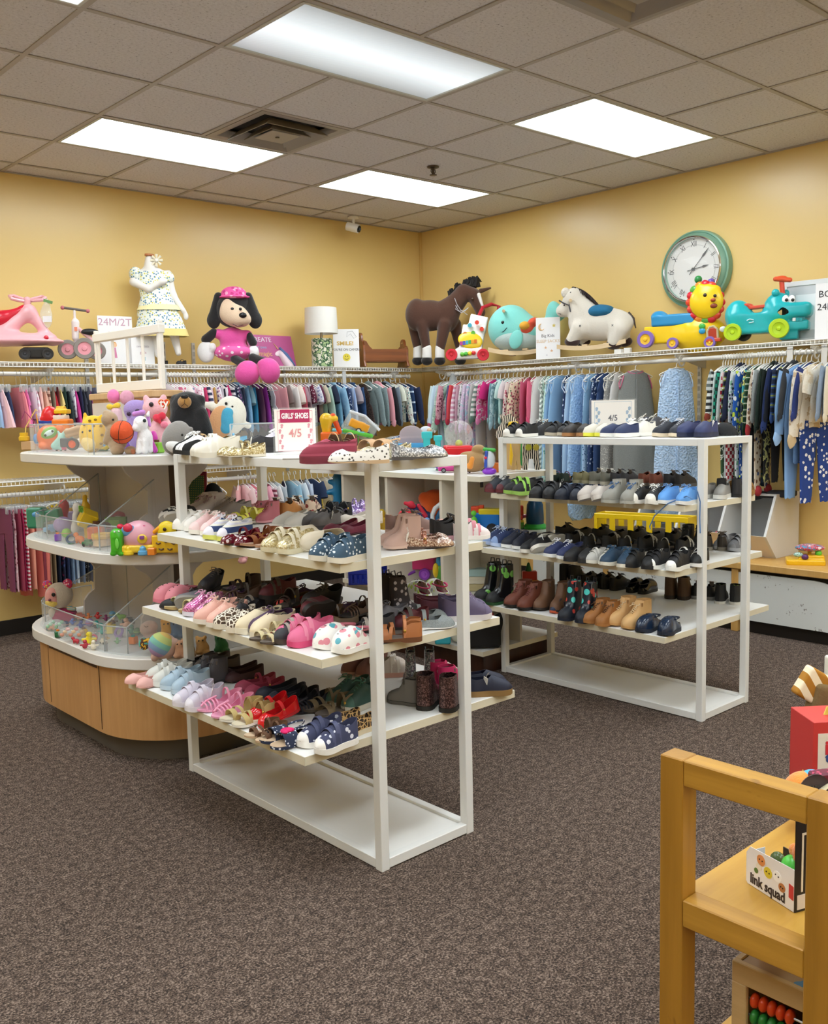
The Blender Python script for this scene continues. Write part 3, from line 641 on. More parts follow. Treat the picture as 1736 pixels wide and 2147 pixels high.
def shoe_parts(kind,L=.158):
    'list of (part name, mesh, colour key)'
    k=(kind,L)
    if k in SHM: return SHM[k]
    R=[]; a=lambda n,m,c: R.append((n,m.mesh(smooth=50),c))
    if kind=='sneaker':
        hs=[(0,.34),(.3,.36),(.5,.39),(.6,.33),(.72,.25),(.85,.20),(.95,.13),(1,.04)]; bs=[(0,1),(.44,1),(.52,0),(1,0)]; cs=[(0,.35),(.1,.33),(.28,.25),(.44,.34),(.52,.36)]
        a('sole',sole_m(.11,L,1.04,0,.04),'s'); a('upper',upper_m(L,.10,hs,bs,cs),'u'); a('insole',sole_m(.01,L,.86,0,.02,.13),'i'); a('laces',laces_m(L,.5,.68,.1,.37,.26),'l')
        tc=[(y,h) for y,h in hs]; a('toe_cap',upper_m(L,.10,[(y,h*1.02) for y,h in hs],[(0,0),(1,0)],cs,k=.985,y0=.84),'t')
        a('tongue',MB().obox((0,.47*L,.46*L),(.07*L,.014*L,.09*L),(math.radians(20),0,0),.006),'i')
    elif kind=='velcro':
        hs=[(0,.33),(.3,.35),(.5,.37),(.6,.32),(.72,.25),(.85,.20),(.95,.13),(1,.04)]; bs=[(0,1),(.42,1),(.5,0),(1,0)]; cs=[(0,.34),(.1,.32),(.28,.25),(.42,.33),(.5,.35)]
        a('sole',sole_m(.11,L,1.04,0,.04),'s'); a('upper',upper_m(L,.10,hs,bs,cs),'u'); a('insole',sole_m(.01,L,.86,0,.02,.13),'i')
        a('strap',band(L,.54,.10,.158,.385,.10),'l'); a('strap',band(L,.68,.075,.178,.30,.10),'l'); a('toe_cap',upper_m(L,.10,[(y,h*1.02) for y,h in hs],[(0,0),(1,0)],cs,k=.985,y0=.88),'t')
    elif kind=='slipon':
        hs=[(0,.3),(.5,.33),(.62,.28),(.75,.23),(.88,.18),(.95,.12),(1,.04)]; bs=[(0,1),(.46,1),(.56,0),(1,0)]; cs=[(0,.30),(.2,.24),(.46,.26),(.56,.3)]
        a('sole',sole_m(.12,L,1.05,0,.02),'s'); a('upper',upper_m(L,.11,hs,bs,cs),'u'); a('insole',sole_m(.01,L,.86,0,.02,.14),'i')
    elif kind in('flat','maryjane'):
        hs=[(0,.22),(.7,.2),(.8,.19),(.9,.15),(.96,.1),(1,.03)]; bs=[(0,1),(.66,1),(.76,0),(1,0)]; cs=[(0,.25),(.12,.2),(.35,.14),(.6,.13),(.76,.17)]
        a('sole',sole_m(.035,L,1.02,.03,.02),'s'); a('upper',upper_m(L,.05,hs,bs,cs,lean=.12),'u'); a('insole',sole_m(.008,L,.88,0,.02,.06),'i')
        if kind=='maryjane': a('strap',band(L,.42,.07,.15,.24,.10,.015),'l'); a('buckle',MB().ball((.15*L,.42*L,.2*L),.022*L,8,6),'b')
    elif kind=='croc':
        hs=[(0,.3),(.45,.36),(.6,.36),(.75,.33),(.88,.26),(.95,.17),(1,.06)]; bs=[(0,1),(.40,1),(.5,0),(1,0)]; cs=[(0,.10),(.25,.13),(.40,.30),(.5,.34)]
        a('sole',sole_m(.10,L,1.1,0,.05),'s'); a('upper',upper_m(L,.09,hs,bs,cs,k=1.06,m=9),'u'); a('insole',sole_m(.01,L,.92,0,.02,.11),'i')
        a('heel_strap',MB().tube([(cos(q)*.16*L,(.40-sin(q)*.36)*L,(.36-.03*sin(q))*L) for q in [PI*i/12 for i in range(13)]],.028*L,6,ry=.5),'l')
        h=MB()
        for (x,y) in((0,.86),(-.08,.8),(.08,.8),(0,.74),(-.09,.68),(.09,.68),(0,.62)): h.ball(((x+cxl(y))*L,y*L,(.09+float(np.interp(y,[p for p,_ in hs],[q for _,q in hs]))*(1-abs(x)*2.3))*L+.0005),(.022*L,.022*L,.008*L),8,4)
        a('vent_holes',h,'h')
    elif kind=='sandal':
        a('sole',sole_m(.07,L,1.02,.04,.03),'s'); a('insole',sole_m(.008,L,.95,0,.02,.085),'i')
        a('toe_strap',band(L,.74,.12,.185,.16,.08,.014,.04),'u'); a('toe_strap',band(L,.60,.07,.175,.2,.08,.014,-.08),'u'); a('ankle_strap',band(L,.34,.06,.15,.34,.08,.014),'l')
        a('heel_counter',upper_m(L,.09,[(0,.3),(1,.3)],[(0,1),(1,1)],[(0,.28),(.2,.3),(.38,.2)],y1=.36),'u'); a('buckle',MB().box(.13*L,.165*L,.32*L,.37*L,.2*L,.26*L,.002),'b')
    elif kind=='slide':
        a('sole',sole_m(.07,L,1.04,.02,.03),'s'); a('insole',sole_m(.008,L,.97,0,.02,.078),'i'); a('toe_strap',band(L,.62,.3,.19,.22,.06,.016),'u'); a('heel_strap',MB().tube([(cos(q)*.15*L,(.35-sin(q)*.3)*L,(.22+.06*sin(q))*L) for q in [PI*i/10 for i in range(11)]],.02*L,6,ry=.4),'l')
    elif kind=='jelly':
        a('sole',sole_m(.05,L,1.02,.02,.02),'s')
        for y in(.62,.70,.78,.86): a('toe_strap',band(L,y,.035,fo(y,1)+.005,.17-.25*max(0,y-.7),.05,.014),'u')
        a('vamp_bar',MB().tube([(0,.93*L,.13*L),(0,.8*L,.22*L),(0,.58*L,.27*L)],.022*L,6),'u'); a('heel_cage',upper_m(L,.05,[(0,.3),(1,.3)],[(0,1),(1,1)],[(0,.28),(.2,.24),(.45,.1),(.6,.14)],y1=.6),'u'); a('ankle_strap',band(L,.36,.05,.14,.30,.10,.014),'l')
    elif kind in('boot','chelsea','hiker','rainboot','bowboot','fancyboot'):
        S={'boot':.62,'chelsea':.72,'hiker':.55,'rainboot':1.05,'bowboot':.72,'fancyboot':.62}[kind]
        hs=[(0,S),(.40,S),(.46,S),(.5,S*.8),(.56,.36),(.68,.29),(.82,.25),(.93,.17),(1,.05)]; bs=[(0,1),(.36,1),(.44,0),(1,0)]; cs=[(0,S),(.36,S),(.44,S)]
        a('sole',sole_m(.09,L,1.16,.04 if kind in('boot','chelsea','bowboot') else 0,.03),'s'); a('upper',upper_m(L,.10,hs,bs,cs,k=1.08,lean=.08,m=9),'u'); a('lining',upper_m(L,S*.9,[(0,S*.14),(1,S*.14)],[(0,1),(1,1)],[(0,S*.16),(1,S*.16)],k=.9,y1=.42,lean=.02),'i')
        if kind in('boot','hiker'): a('laces',laces_m(L,.47,.66,.1,S*.75,.33,5,True,.06),'l')
        if kind=='chelsea': a('side_panel',MB().ball((.118*L,.24*L,.42*L),(.03*L,.07*L,.2*L),10,8).ball((-.118*L,.24*L,.42*L),(.03*L,.07*L,.2*L),10,8),'h'); a('pull_loop',MB().tube([(0,.0,.75*L),(0,-.03*L,.85*L),(0,.01*L,.9*L),(0,.03*L,.8*L)],.014*L,5),'l')
        if kind=='rainboot':
            for s in(-1,1): a('handle',MB().tube([(s*.12*L,.12*L,1.12*L),(s*.13*L,.13*L,1.26*L),(s*.13*L,.25*L,1.28*L),(s*.12*L,.28*L,1.12*L)],.016*L,6),'l')
            a('foot_shell',upper_m(L,.10,[(y,min(h,.3)*1.02) for y,h in hs],[(0,1),(.4,1),(.5,0),(1,0)],[(0,.16),(.5,.2)],k=1.1),'t')
        if kind=='bowboot': a('bow',MB().obox((.15*L,.42*L,.3*L),(.02*L,.1*L,.05*L),(.3,0,0),.006).obox((.15*L,.36*L,.22*L),(.016*L,.03*L,.08*L),(.4,0,0),.004).ball((.17*L,.42*L,.3*L),.03*L),'l')
    SHM[k]=R; return R
GUM='9a6a3c'
def C(c,r=.6): return c if not isinstance(c,(str,tuple)) else (M(c,r) if isinstance(c,str) else (PAT(*c) if c[0] in('dots','floral','leopard','stripe','vstripe','plaid','heather','camo','denim','glitter','zebra','zig','minky') else M(*c)))
TAGM=M('f1efe8',.6)
tagm=MB().box(-.009,.009,-.0006,.0006,-.028,0).mesh(smooth=0); strg=MB().tube([(0,0,0),(.004,.004,.02),(.012,.0,.03),(.004,-.004,.01)],.0006,4).mesh()
def shoe(x,y,z,yaw,kind,cols,label,group,L=.158,tilt=(0,0),pt=0,mir=1):
    u=C(cols.get('u','888888')); D={'u':u,'s':C(cols.get('s','e8e4da')),'i':C(cols.get('i','6a6058')),'l':C(cols.get('l',cols.get('u','888888'))),'t':C(cols.get('t',cols.get('u','888888'))),'b':M('c9a24a',.3,.8),'h':C(cols.get('h','2a2624'))}
    t=thing({'sneaker':'sneaker','velcro':'sneaker','slipon':'slip_on_shoe','flat':'ballet_flat','maryjane':'mary_jane_shoe','croc':'clog','sandal':'sandal','slide':'slide_sandal','jelly':'jelly_sandal','boot':'ankle_boot','chelsea':'ankle_boot','hiker':'hiking_boot','rainboot':'rain_boot','bowboot':'ankle_boot','fancyboot':'ankle_boot'}[kind],label,'shoe',(x,y,z),group=group)
    yr=math.radians(yaw); R=Matrix.Rotation(yr,4,'Z')@Matrix.Rotation(math.radians(tilt[1]),4,'Y')@Matrix.Rotation(math.radians(tilt[0]),4,'X')
    off=Vector((0,-L/2,0)); mat=Matrix.Translation((x,y,z))@R@Matrix.Translation(off)
    if mir<0: mat=mat@Matrix.Diagonal((-1,1,1,1))
    # drop the lowest rotated corner onto the shelf
    zs=[(R@Vector((sx*L*.17,sy*L/2,sz))).z for sx in(-1,1) for sy in(-1,1) for sz in(0,L*.42)]; dz=-min(zs) if any(tilt) else 0
    t.matrix_world=Matrix.Translation((0,0,dz+.0006))@mat
    for n,me,c in shoe_parts(kind,L): part(n,me,D[c],t)
    if 'star high-tops' in label:
        for sx in(-1,1):
            part('ankle_emblem',MB().tube([(sx*.165*L,.22*L,.42*L),(sx*.178*L,.22*L,.42*L)],.085*L,18),M('f2efe9'),t)
            part('emblem_star',MB().prism([((.06 if k%2==0 else .026)*L*cos(PI/2+k*PI/5)+.22*L,(.06 if k%2==0 else .026)*L*sin(PI/2+k*PI/5)+.42*L) for k in range(10)],min(sx*.178*L,sx*.182*L),max(sx*.178*L,sx*.182*L),Matrix(((0,0,1,0),(1,0,0,0),(0,1,0,0),(0,0,0,1)))),M('24304a'),t,smooth=0)
    if pt:
        p=part('price_tag',tagm,TAGM,t,(.03*pt,L*.4,L*.42),(15,20*pt,40)); part('string',strg,TAGM,p)
    return t
def pair(px,py,z,yaw,kind,cols,desc,where,group,sep=.068,L=.158,px2=None,tag=0,tilt=(0,0),tilt2=None,dy=0,yaw2=None):
    'two shoes; px,py is the photo pixel of the pair base centre on plane z'
    c=at(px,py,'z',z); 
    ax=Vector((cos(math.radians(yaw)),sin(math.radians(yaw)),0)); fw=Vector((-ax.y,ax.x,0))
    P=[]
    for s in(-1,1):
        q=c+ax*s*sep/2+fw*(dy*s)
        P.append((s,q))
    sx=lambda q:(Vector(q)-Vector(CAM)).dot(RT)/(Vector(q)-Vector(CAM)).dot(FW)
    P.sort(key=lambda a:sx(a[1]))
    for k,(s,q) in enumerate(P):
        shoe(q.x,q.y,z,(yaw if k==0 or yaw2 is None else yaw2)+random.uniform(-4,4),kind,cols,('left' if k==0 else 'right')+' shoe of the '+desc+', '+where,group,L,tilt if k==0 or tilt2 is None else tilt2,tag if k==1 else 0,s)
W1={'T':('near rack top board',1.268),'2':('near rack second board',.972),'3':('near rack third board',.702),'4':('near rack fourth board',.428)}
W2={'T':('far rack top board',1.262),'2':('far rack second board',.978),'3':('far rack third board',.70),'4':('far rack fourth board',.425)}
def lay(W,side,rows):
    for r in rows:
        lv,px,py,yaw,kind,cols,desc=r[:7]; kw=r[7] if len(r)>7 else {}
        where,z=W[lv]; pair(px,py,z,yaw,kind,cols,desc,where,side+' shoes',**kw)
d=dict
lay(W1,'girls',[
 # top board
 ('T',412,953,75,'sneaker',d(u=('zebra','151515','f2f2f2'),s='202020',l='f4f4f4'),'black and white patterned sneakers'),
 ('T',452,958,70,'velcro',d(u='e9e4d6',s='e2dccb',l='f2efe6',i='b9ab93'),'cream strap sneakers',d(L=.165)),
 ('T',505,958,78,'maryjane',d(u=('glitter','c8b98c','efe6c8','a8935f'),s='d9d0bd',i='a98b62'),'pale gold buckled flats',d(tag=1)),
 ('T',480,940,60,'jelly',d(u='2f9ac4',s='4fb3d6',l='2f9ac4'),'bright blue jelly sandals'),
 ('T',548,948,65,'slipon',d(u='1d1a1c',s='2a2728'),'black slip-ons left of the girls shoes sign'),
 ('T',578,945,60,'sneaker',d(u='d9d2e4',s='eeeaf0',l='ffffff',t='e8e4ee'),'lilac lace sneakers by the girls shoes sign',d(tag=1)),
 ('T',690,970,50,'slipon',d(u=('stripe','8d3345','a34558','7c2a3b'),s='7a2a3a',i='5a1a2a'),'maroon velvet moccasins',d(L=.165,sep=.09)),
 ('T',752,971,52,'flat',d(u=('dots','efece6','5a5550',None,1.6),s='c9ab86',i='d9cdbb'),'white perforated flats',d(L=.175)),
 ('T',712,945,120,'sandal',d(u='5a3a26',s='c9a070',l='d9b98a'),'brown woven sandals'),
 ('T',806,962,60,'flat',d(u=('glitter','d9cfa9','f5f0dd','b9ab80'),s='c9bfa0'),'champagne bow flats'),
 ('T',878,962,-128,'flat',d(u=('glitter','a7a9ad','f4f5f7','77797d'),s='55504c',i='44403e'),'silver glitter flats',d(L=.17,sep=.075)),
 ('T',795,948,100,'slide',d(u='caa37a',s='b98f66'),'tan slides behind the white flats'),
 # second board, front row
 ('2',378,1098,79,'velcro',d(u='1b1a1c',s='d8d4cc',l='e9e6df',t='c9c5be'),'black and white strap sneakers',d(tilt=(0,60),L=.15)),
 ('2',412,1110,91,'velcro',d(u='eeeae4',s='efece4',l='f6f3ee'),'white strap sneakers'),
 ('2',447,1119,93,'sneaker',d(u='eec8c8',s='ece6da',l='f4e0de',t='f0d4d2'),'blush pink sneakers',d(tag=1)),
 ('2',480,1130,94,'sneaker',d(u=('stripe','2f4270','e9e6dc','d9d8e4'),s='d9d86a',l='ece9f4',t='e9e6f0'),'navy and white striped sneakers with yellow soles'),
 ('2',518,1141,95,'maryjane',d(u=('dots','5e0f1d','e8d4d4',None,.9,.12),s='3c0a14',i='2a0a10',l='6b1423'),'burgundy patent studded pair'),
 ('2',562,1146,95,'sandal',d(u='8a4f2a',s='b58a6a',l='6e3d20',i='c9a68c'),'brown ruffled sandals'),
 ('2',605,1156,95,'velcro',d(u=('glitter','b9a878','e5dcc0','d0c090'),s='d9cfae',l='e9e0c8'),'pale gold sneakers'),
 ('2',648,1150,89,'slipon',d(u='d9cdb6',s='e4dac4',i='b9a98e'),'tan canvas slip-ons lying on their sides',d(tilt=(0,62),tilt2=(0,-62))),
 ('2',712,1174,97,'velcro',d(u=('dots','3c5468','dfe6ea',None,1.3),s='e6dfce',l=('dots','46607a','dfe6ea',None,1.3),i='7e8c98',t=('dots','3c5468','dfe6ea',None,1.3)),'blue polka dot pair',d(L=.165,sep=.072)),
 ('2',838,1148,62,'bowboot',d(u='c9a79a',s='d3b5a6',i='8a6a5c',l='d9bcae'),'pink bow ankle boots',d(tag=1,sep=.068,L=.128)),
 ('2',896,1146,-125,'maryjane',d(u=('glitter','b89684','efe0d6','8d6a5a'),s='4a3a34',l=('glitter','b0705a','e5b8a4','8d5a4a'),i='d9b8a8'),'rose gold glitter mary janes',d(L=.165)),
 ('2',950,1128,-118,'sneaker',d(u='1c1a1e',s='b98a96',l='2a282c',t='1c1a1e'),'black eyelet pair with pink soles',d(L=.15)),
 ('2',985,1128,-125,'velcro',d(u='e9dede',s='f2eeea',l='d88a98'),'white and rose sneakers at the right end',d(L=.13)),
 # second board, back rows
 ('2',432,1083,89,'hiker',d(u='c9bdb8',s='e4ded6',l='a98a90',i='9a7a80'),'grey pink high-tops with orange sticker',d(tag=1)),
 ('2',485,1085,79,'sneaker',d(u='8c8078',s='c9bfb4',l='a59a90'),'taupe lace sneakers'),
 ('2',512,1098,94,'sandal',d(u='dfd84e',s='cfcaba',l='efe98a'),'yellow strap sandals'),
 ('2',550,1095,94,'boot',d(u='b0626c',s='d89aa0',l='c07a82'),'dusty rose boots',d(L=.12)),
 ('2',595,1085,-60,'sneaker',d(u='a86f35',s='ded8cc',l='e9e2d4',t='7e5028'),'ochre and white sneakers'),
 ('2',640,1080,-50,'sneaker',d(u=('floral','d9c0a8','5a2a24','8d3a34'),s='e6ddd0',l='e8e0d6'),'cream sneakers with red laces'),
 ('2',668,1108,99,'slipon',d(u='55504f',s='3d3938',i='2b2827'),'charcoal felt clogs',d(tag=1)),
 ('2',620,1108,89,'slipon',d(u='d8d4cc',s='efece5'),'pale grey slip-ons'),
 ('2',700,1085,110,'sandal',d(u='1a1a1d',s='1f1e22'),'black strappy sandals'),
 ('2',728,1118,95,'flat',d(u='6a1830',s='511226',i='3c0c1c'),'maroon velvet flats'),
 ('2',755,1098,89,'flat',d(u='d9d0c4',s='c4b8a8'),'cream bow flats by the near post'),
 ('2',742,1078,79,'jelly',d(u=('glitter','a88cc8','e9e2f4','7a5aa0'),s='d8cfe4'),'iridescent purple jellies'),
 ('2',905,1112,-125,'flat',d(u='b58f84',s='a27a70'),'dusty pink flats behind the glitter pair'),
 ('2',860,1118,-100,'sneaker',d(u='8a6a60',s='c9a79a'),'mauve sneakers behind the bow boots'),
 # third board
 ('3',372,1262,95,'croc',d(u='d3808c',s='c9707e',l='b86470'),'pink clogs at the left end'),
 ('3',400,1277,94,'slide',d(u='e4dba9',s='a98f5c',l='e4dba9',i='c9b58a'),'pale gold slides',d(sep=.08)),
 ('3',437,1290,89,'sneaker',d(u=('glitter','c9689a','f0b8d4','a04a7c'),s='dcd6e0',l='e4a8c8'),'magenta glitter lace sneakers'),
 ('3',465,1306,91,'sneaker',d(u='eab4a4',s='eee6d8',l='f0c8ba',t='eab4a4'),'peach lace sneakers',d(L=.165)),
 ('3',505,1316,91,'slipon',d(u=('leopard','efe6d6','5a4634','3a2a20'),s='e6dcc8'),'leopard print slip-ons'),
 ('3',558,1326,89,'slipon',d(u='e4d5b4',s='efe6d0',i='c9b48c'),'cream canvas slip-ons',d(L=.175,sep=.078)),
 ('3',572,1344,89,'sandal',d(u='dccfa4',s='54483c',l='dccfa4'),'small cream sandals near the board edge',d(L=.13,sep=.05)),
 ('3',638,1345,87,'velcro',d(u='dd6a92',s='d84a7a',l='e88aa8',i='c22f68',t='dd6a92'),'hot pink sneakers',d(L=.17)),
 ('3',722,1358,93,'croc',d(u=('floral','f3f1ec','e0909e','5aa8b8',.8,.4),s='f2f0ea',l='c46a78',h='8a8a88'),'white clogs with a colourful print',d(L=.165,sep=.075,tag=1)),
 ('3',832,1340,50,'sandal',d(u='a8683a',s='6a3f22',l='b8764a'),'tan fisherman sandals',d(sep=.06)),
 ('3',892,1312,-122,'maryjane',d(u=('heather','7d8688','a3abad'),s='e9e9e6',l='8d9698',i='4a4a4a'),'grey bow mary janes',d(L=.18,tag=0,sep=.085)),
 ('3',975,1294,-125,'sneaker',d(u='5d5270',s='d6cfd0',l='8a7a9a',t='6a6080'),'purple grey running shoes',d(L=.175)),
 ('3',915,1272,-125,'flat',d(u='551a28',s='3f121d'),'dark red flats behind the grey pair'),
 ('3',838,1292,-90,'rainboot',d(u=('dots','3a3438','b8b0b4',None,.8),s='2a2628',l='3a3438',i='5a4a50'),'dark heart print boots',d(L=.13)),
 ('3',898,1254,-20,'croc',d(u=('floral','dcded4','b8d060','9a9aa0'),s='e8e6e0',l='c22f68',i='c22f68'),'pale clogs with magenta lining'),
 ('3',812,1256,-50,'flat',d(u='b0a0a8',s='8c7c84'),'mauve flats behind the near post'),
 # fourth board
 ('4',315,1432,94,'flat',d(u='e9b4ac',s='d9a298',i='b88a7c'),'pale pink ballet flats'),
 ('4',356,1428,79,'velcro',d(u='d4d4ce',s='e0e0da',l='c4c4be'),'silver white strap shoes',d(tag=1)),
 ('4',390,1444,89,'velcro',d(u='a4bacb',s='b8cad8',l='b0c4d4'),'light blue strap sneakers'),
 ('4',418,1478,91,'velcro',d(u='c9c2d2',s='e2dde6',l='d8d2e0',t='ddd8e2'),'lilac grey strap sneakers',d(tag=1)),
 ('4',475,1490,89,'jelly',d(u='ea9cba',s='e8a4c0',l='ea9cba'),'pink jelly sandals',d(L=.165,sep=.08)),
 ('4',520,1512,89,'sandal',d(u='c2ac72',s='e9e4d6',l='a98f5c',i='d9ceb4'),'metallic gold sandals'),
 ('4',574,1512,85,'maryjane',d(u=('d01c22',.15),s='b8161c',i='8a1014',l='d01c22'),'glossy red mary janes',d(tilt=(-12,0))),
 ('4',560,1546,89,'sandal',d(u='6a4a34',s='c9ab8a',i='d4b898'),'tan sandals left of the flower sandals',d(L=.12,sep=.05)),
 ('4',605,1556,85,'slide',d(u=('dots','27304a','d9dce6',None,1.5),s=('dots','27304a','d9dce6',None,1.5),i='cdb192'),'navy dotted sandals with a pink flower',d(sep=.055)),
 ('4',688,1562,91,'velcro',d(u=('floral','3b3f5c','3b3f5c','d6d8e4',1.3),s='efece6',l='474c6c',t='efece6'),'navy bird print strap sneakers',d(L=.165,sep=.073)),
 ('4',735,1532,93,'slipon',d(u=('leopard','c9a26a','2a1d14','5a3c20'),s='d8c8a8'),'leopard print slip-ons at the near corner',d(L=.13)),
 ('4',435,1430,89,'boot',d(u='4c4a50',s='3c3a40'),'dark grey boots behind the blue sneakers',d(L=.13)),
 ('4',745,1478,93,'sneaker',d(u='27453d',s='b8b4a6',l='3c6a5c',t='3a5f54'),'dark green mesh runners',d(L=.18)),
 ('4',765,1412,99,'chelsea',d(u='7a5148',s='b58f80',l='5a3a34'),'brown suede boots by the near post'),
 ('4',815,1412,-120,'velcro',d(u='d8cfc8',s='d9a898',l='e9e4de'),'cream and pink sneakers behind the post'),
 ('4',858,1468,20,'fancyboot',d(u='6c6862',s='5a564f',i='3f3c38'),'grey fluffy ankle boots',d(L=.125,tag=1,sep=.075)),
 ('4',925,1478,-62,'fancyboot',d(u=('glitter','5c4442','8a6a66','3f2c2b'),s='17140f',i='2a201e'),'shimmering brown ankle boots',d(L=.165,sep=.08)),
 ('4',948,1440,-110,'hiker',d(u='d02a6c',s='efe9e4',l='f2efe9',t='f2efe9'),'hot pink star high-tops',d(L=.14)),
 ('4',880,1432,-40,'rainboot',d(u=('glitter','6a7a82','c9d4d6','8d7a90'),s='4a4a4a',l='6a7a82'),'iridescent clear boots',d(L=.11)),
 ('4',1020,1450,-122,'slipon',d(u='1b2036',s='8a6a3c',i='2a2c38'),'navy moccasins at the right corner',d(tag=1,L=.165)),
 ('4',505,1420,79,'flat',d(u='3a1d20',s='2a1416'),'dark red flats at the back'),
 ('4',545,1448,84,'maryjane',d(u='9e3a54',s='7c2a40'),'raspberry mary janes'),
 ('4',590,1462,84,'flat',d(u='1f2636',s='171c28'),'dark navy flats'),
 ('4',455,1410,89,'slipon',d(u='564c46',s='3f3833'),'brown grey slip-ons at the back'),
 ('4',420,1400,89,'flat',d(u='1a1617',s='221d1d'),'black flats at the back left'),
 ('4',640,1482,89,'jelly',d(u='1d1d26',s='16161e'),'black dotted sandals'),
 ('4',690,1492,89,'sandal',d(u='6a5a40',s='4a3f30'),'bronze sandals behind the bird print pair'),
])
# --- heap of dark shoes at the back of the third board, one by one ---
HC=[('sandal','dark brown','3a2620'),('flat','black','17151a'),('sneaker','grey','6c6a70'),('velcro','dark red','5a1c26'),('slipon','olive brown','5d4a34'),('maryjane','black','121014'),('sneaker','black and white','24242a'),('sandal','bronze','7a6040'),('sneaker','plum','4a2f50'),('jelly','brown','4a3426'),('velcro','charcoal','2f2f34'),('flat','dark green','22382f')]
for i in range(52):
    v=i%4; u_=i//4; y=-1.40+u_*.078+random.uniform(-.02,.02); x=.02+v*.105+random.uniform(-.02,.02)
    if y>-.46: continue
    if v==0 and y<-1.3: continue
    kd,cn,cc=HC[(i*5+u_*3)%12]; nb=('behind the pink clogs' if y>-.62 else 'behind the peach sneakers' if y>-.88 else 'behind the cream slip-ons' if y>-1.1 else 'behind the hot pink sneakers' if y>-1.3 else 'behind the white print clogs')
    row=('in the front','in the middle','in the middle','at the back')[v]
    shoe(x,y,.702+(.05 if v in(1,2) and i%3==0 else 0),90+random.uniform(-40,40),kd,d(u=cc,s=['2a2624','8d8880','4a4038'][i%3],l=['55504c',cc,'b0a8a0'][i%3]),f'{cn} { {"slipon":"slip-on","maryjane":"mary jane"}.get(kd,kd) } {row} of the heap {nb}','dark shoe heap on the near rack',L=.15,tilt=(0,random.choice((0,0,0,70,-25))),mir=random.choice((1,-1)))
shoe(.215,-.98,.735,80,'flat',d(u='b8302a',s='7a1c18'),'red flat with a fluffy pompom on top of the near rack heap','dark shoe heap on the near rack')
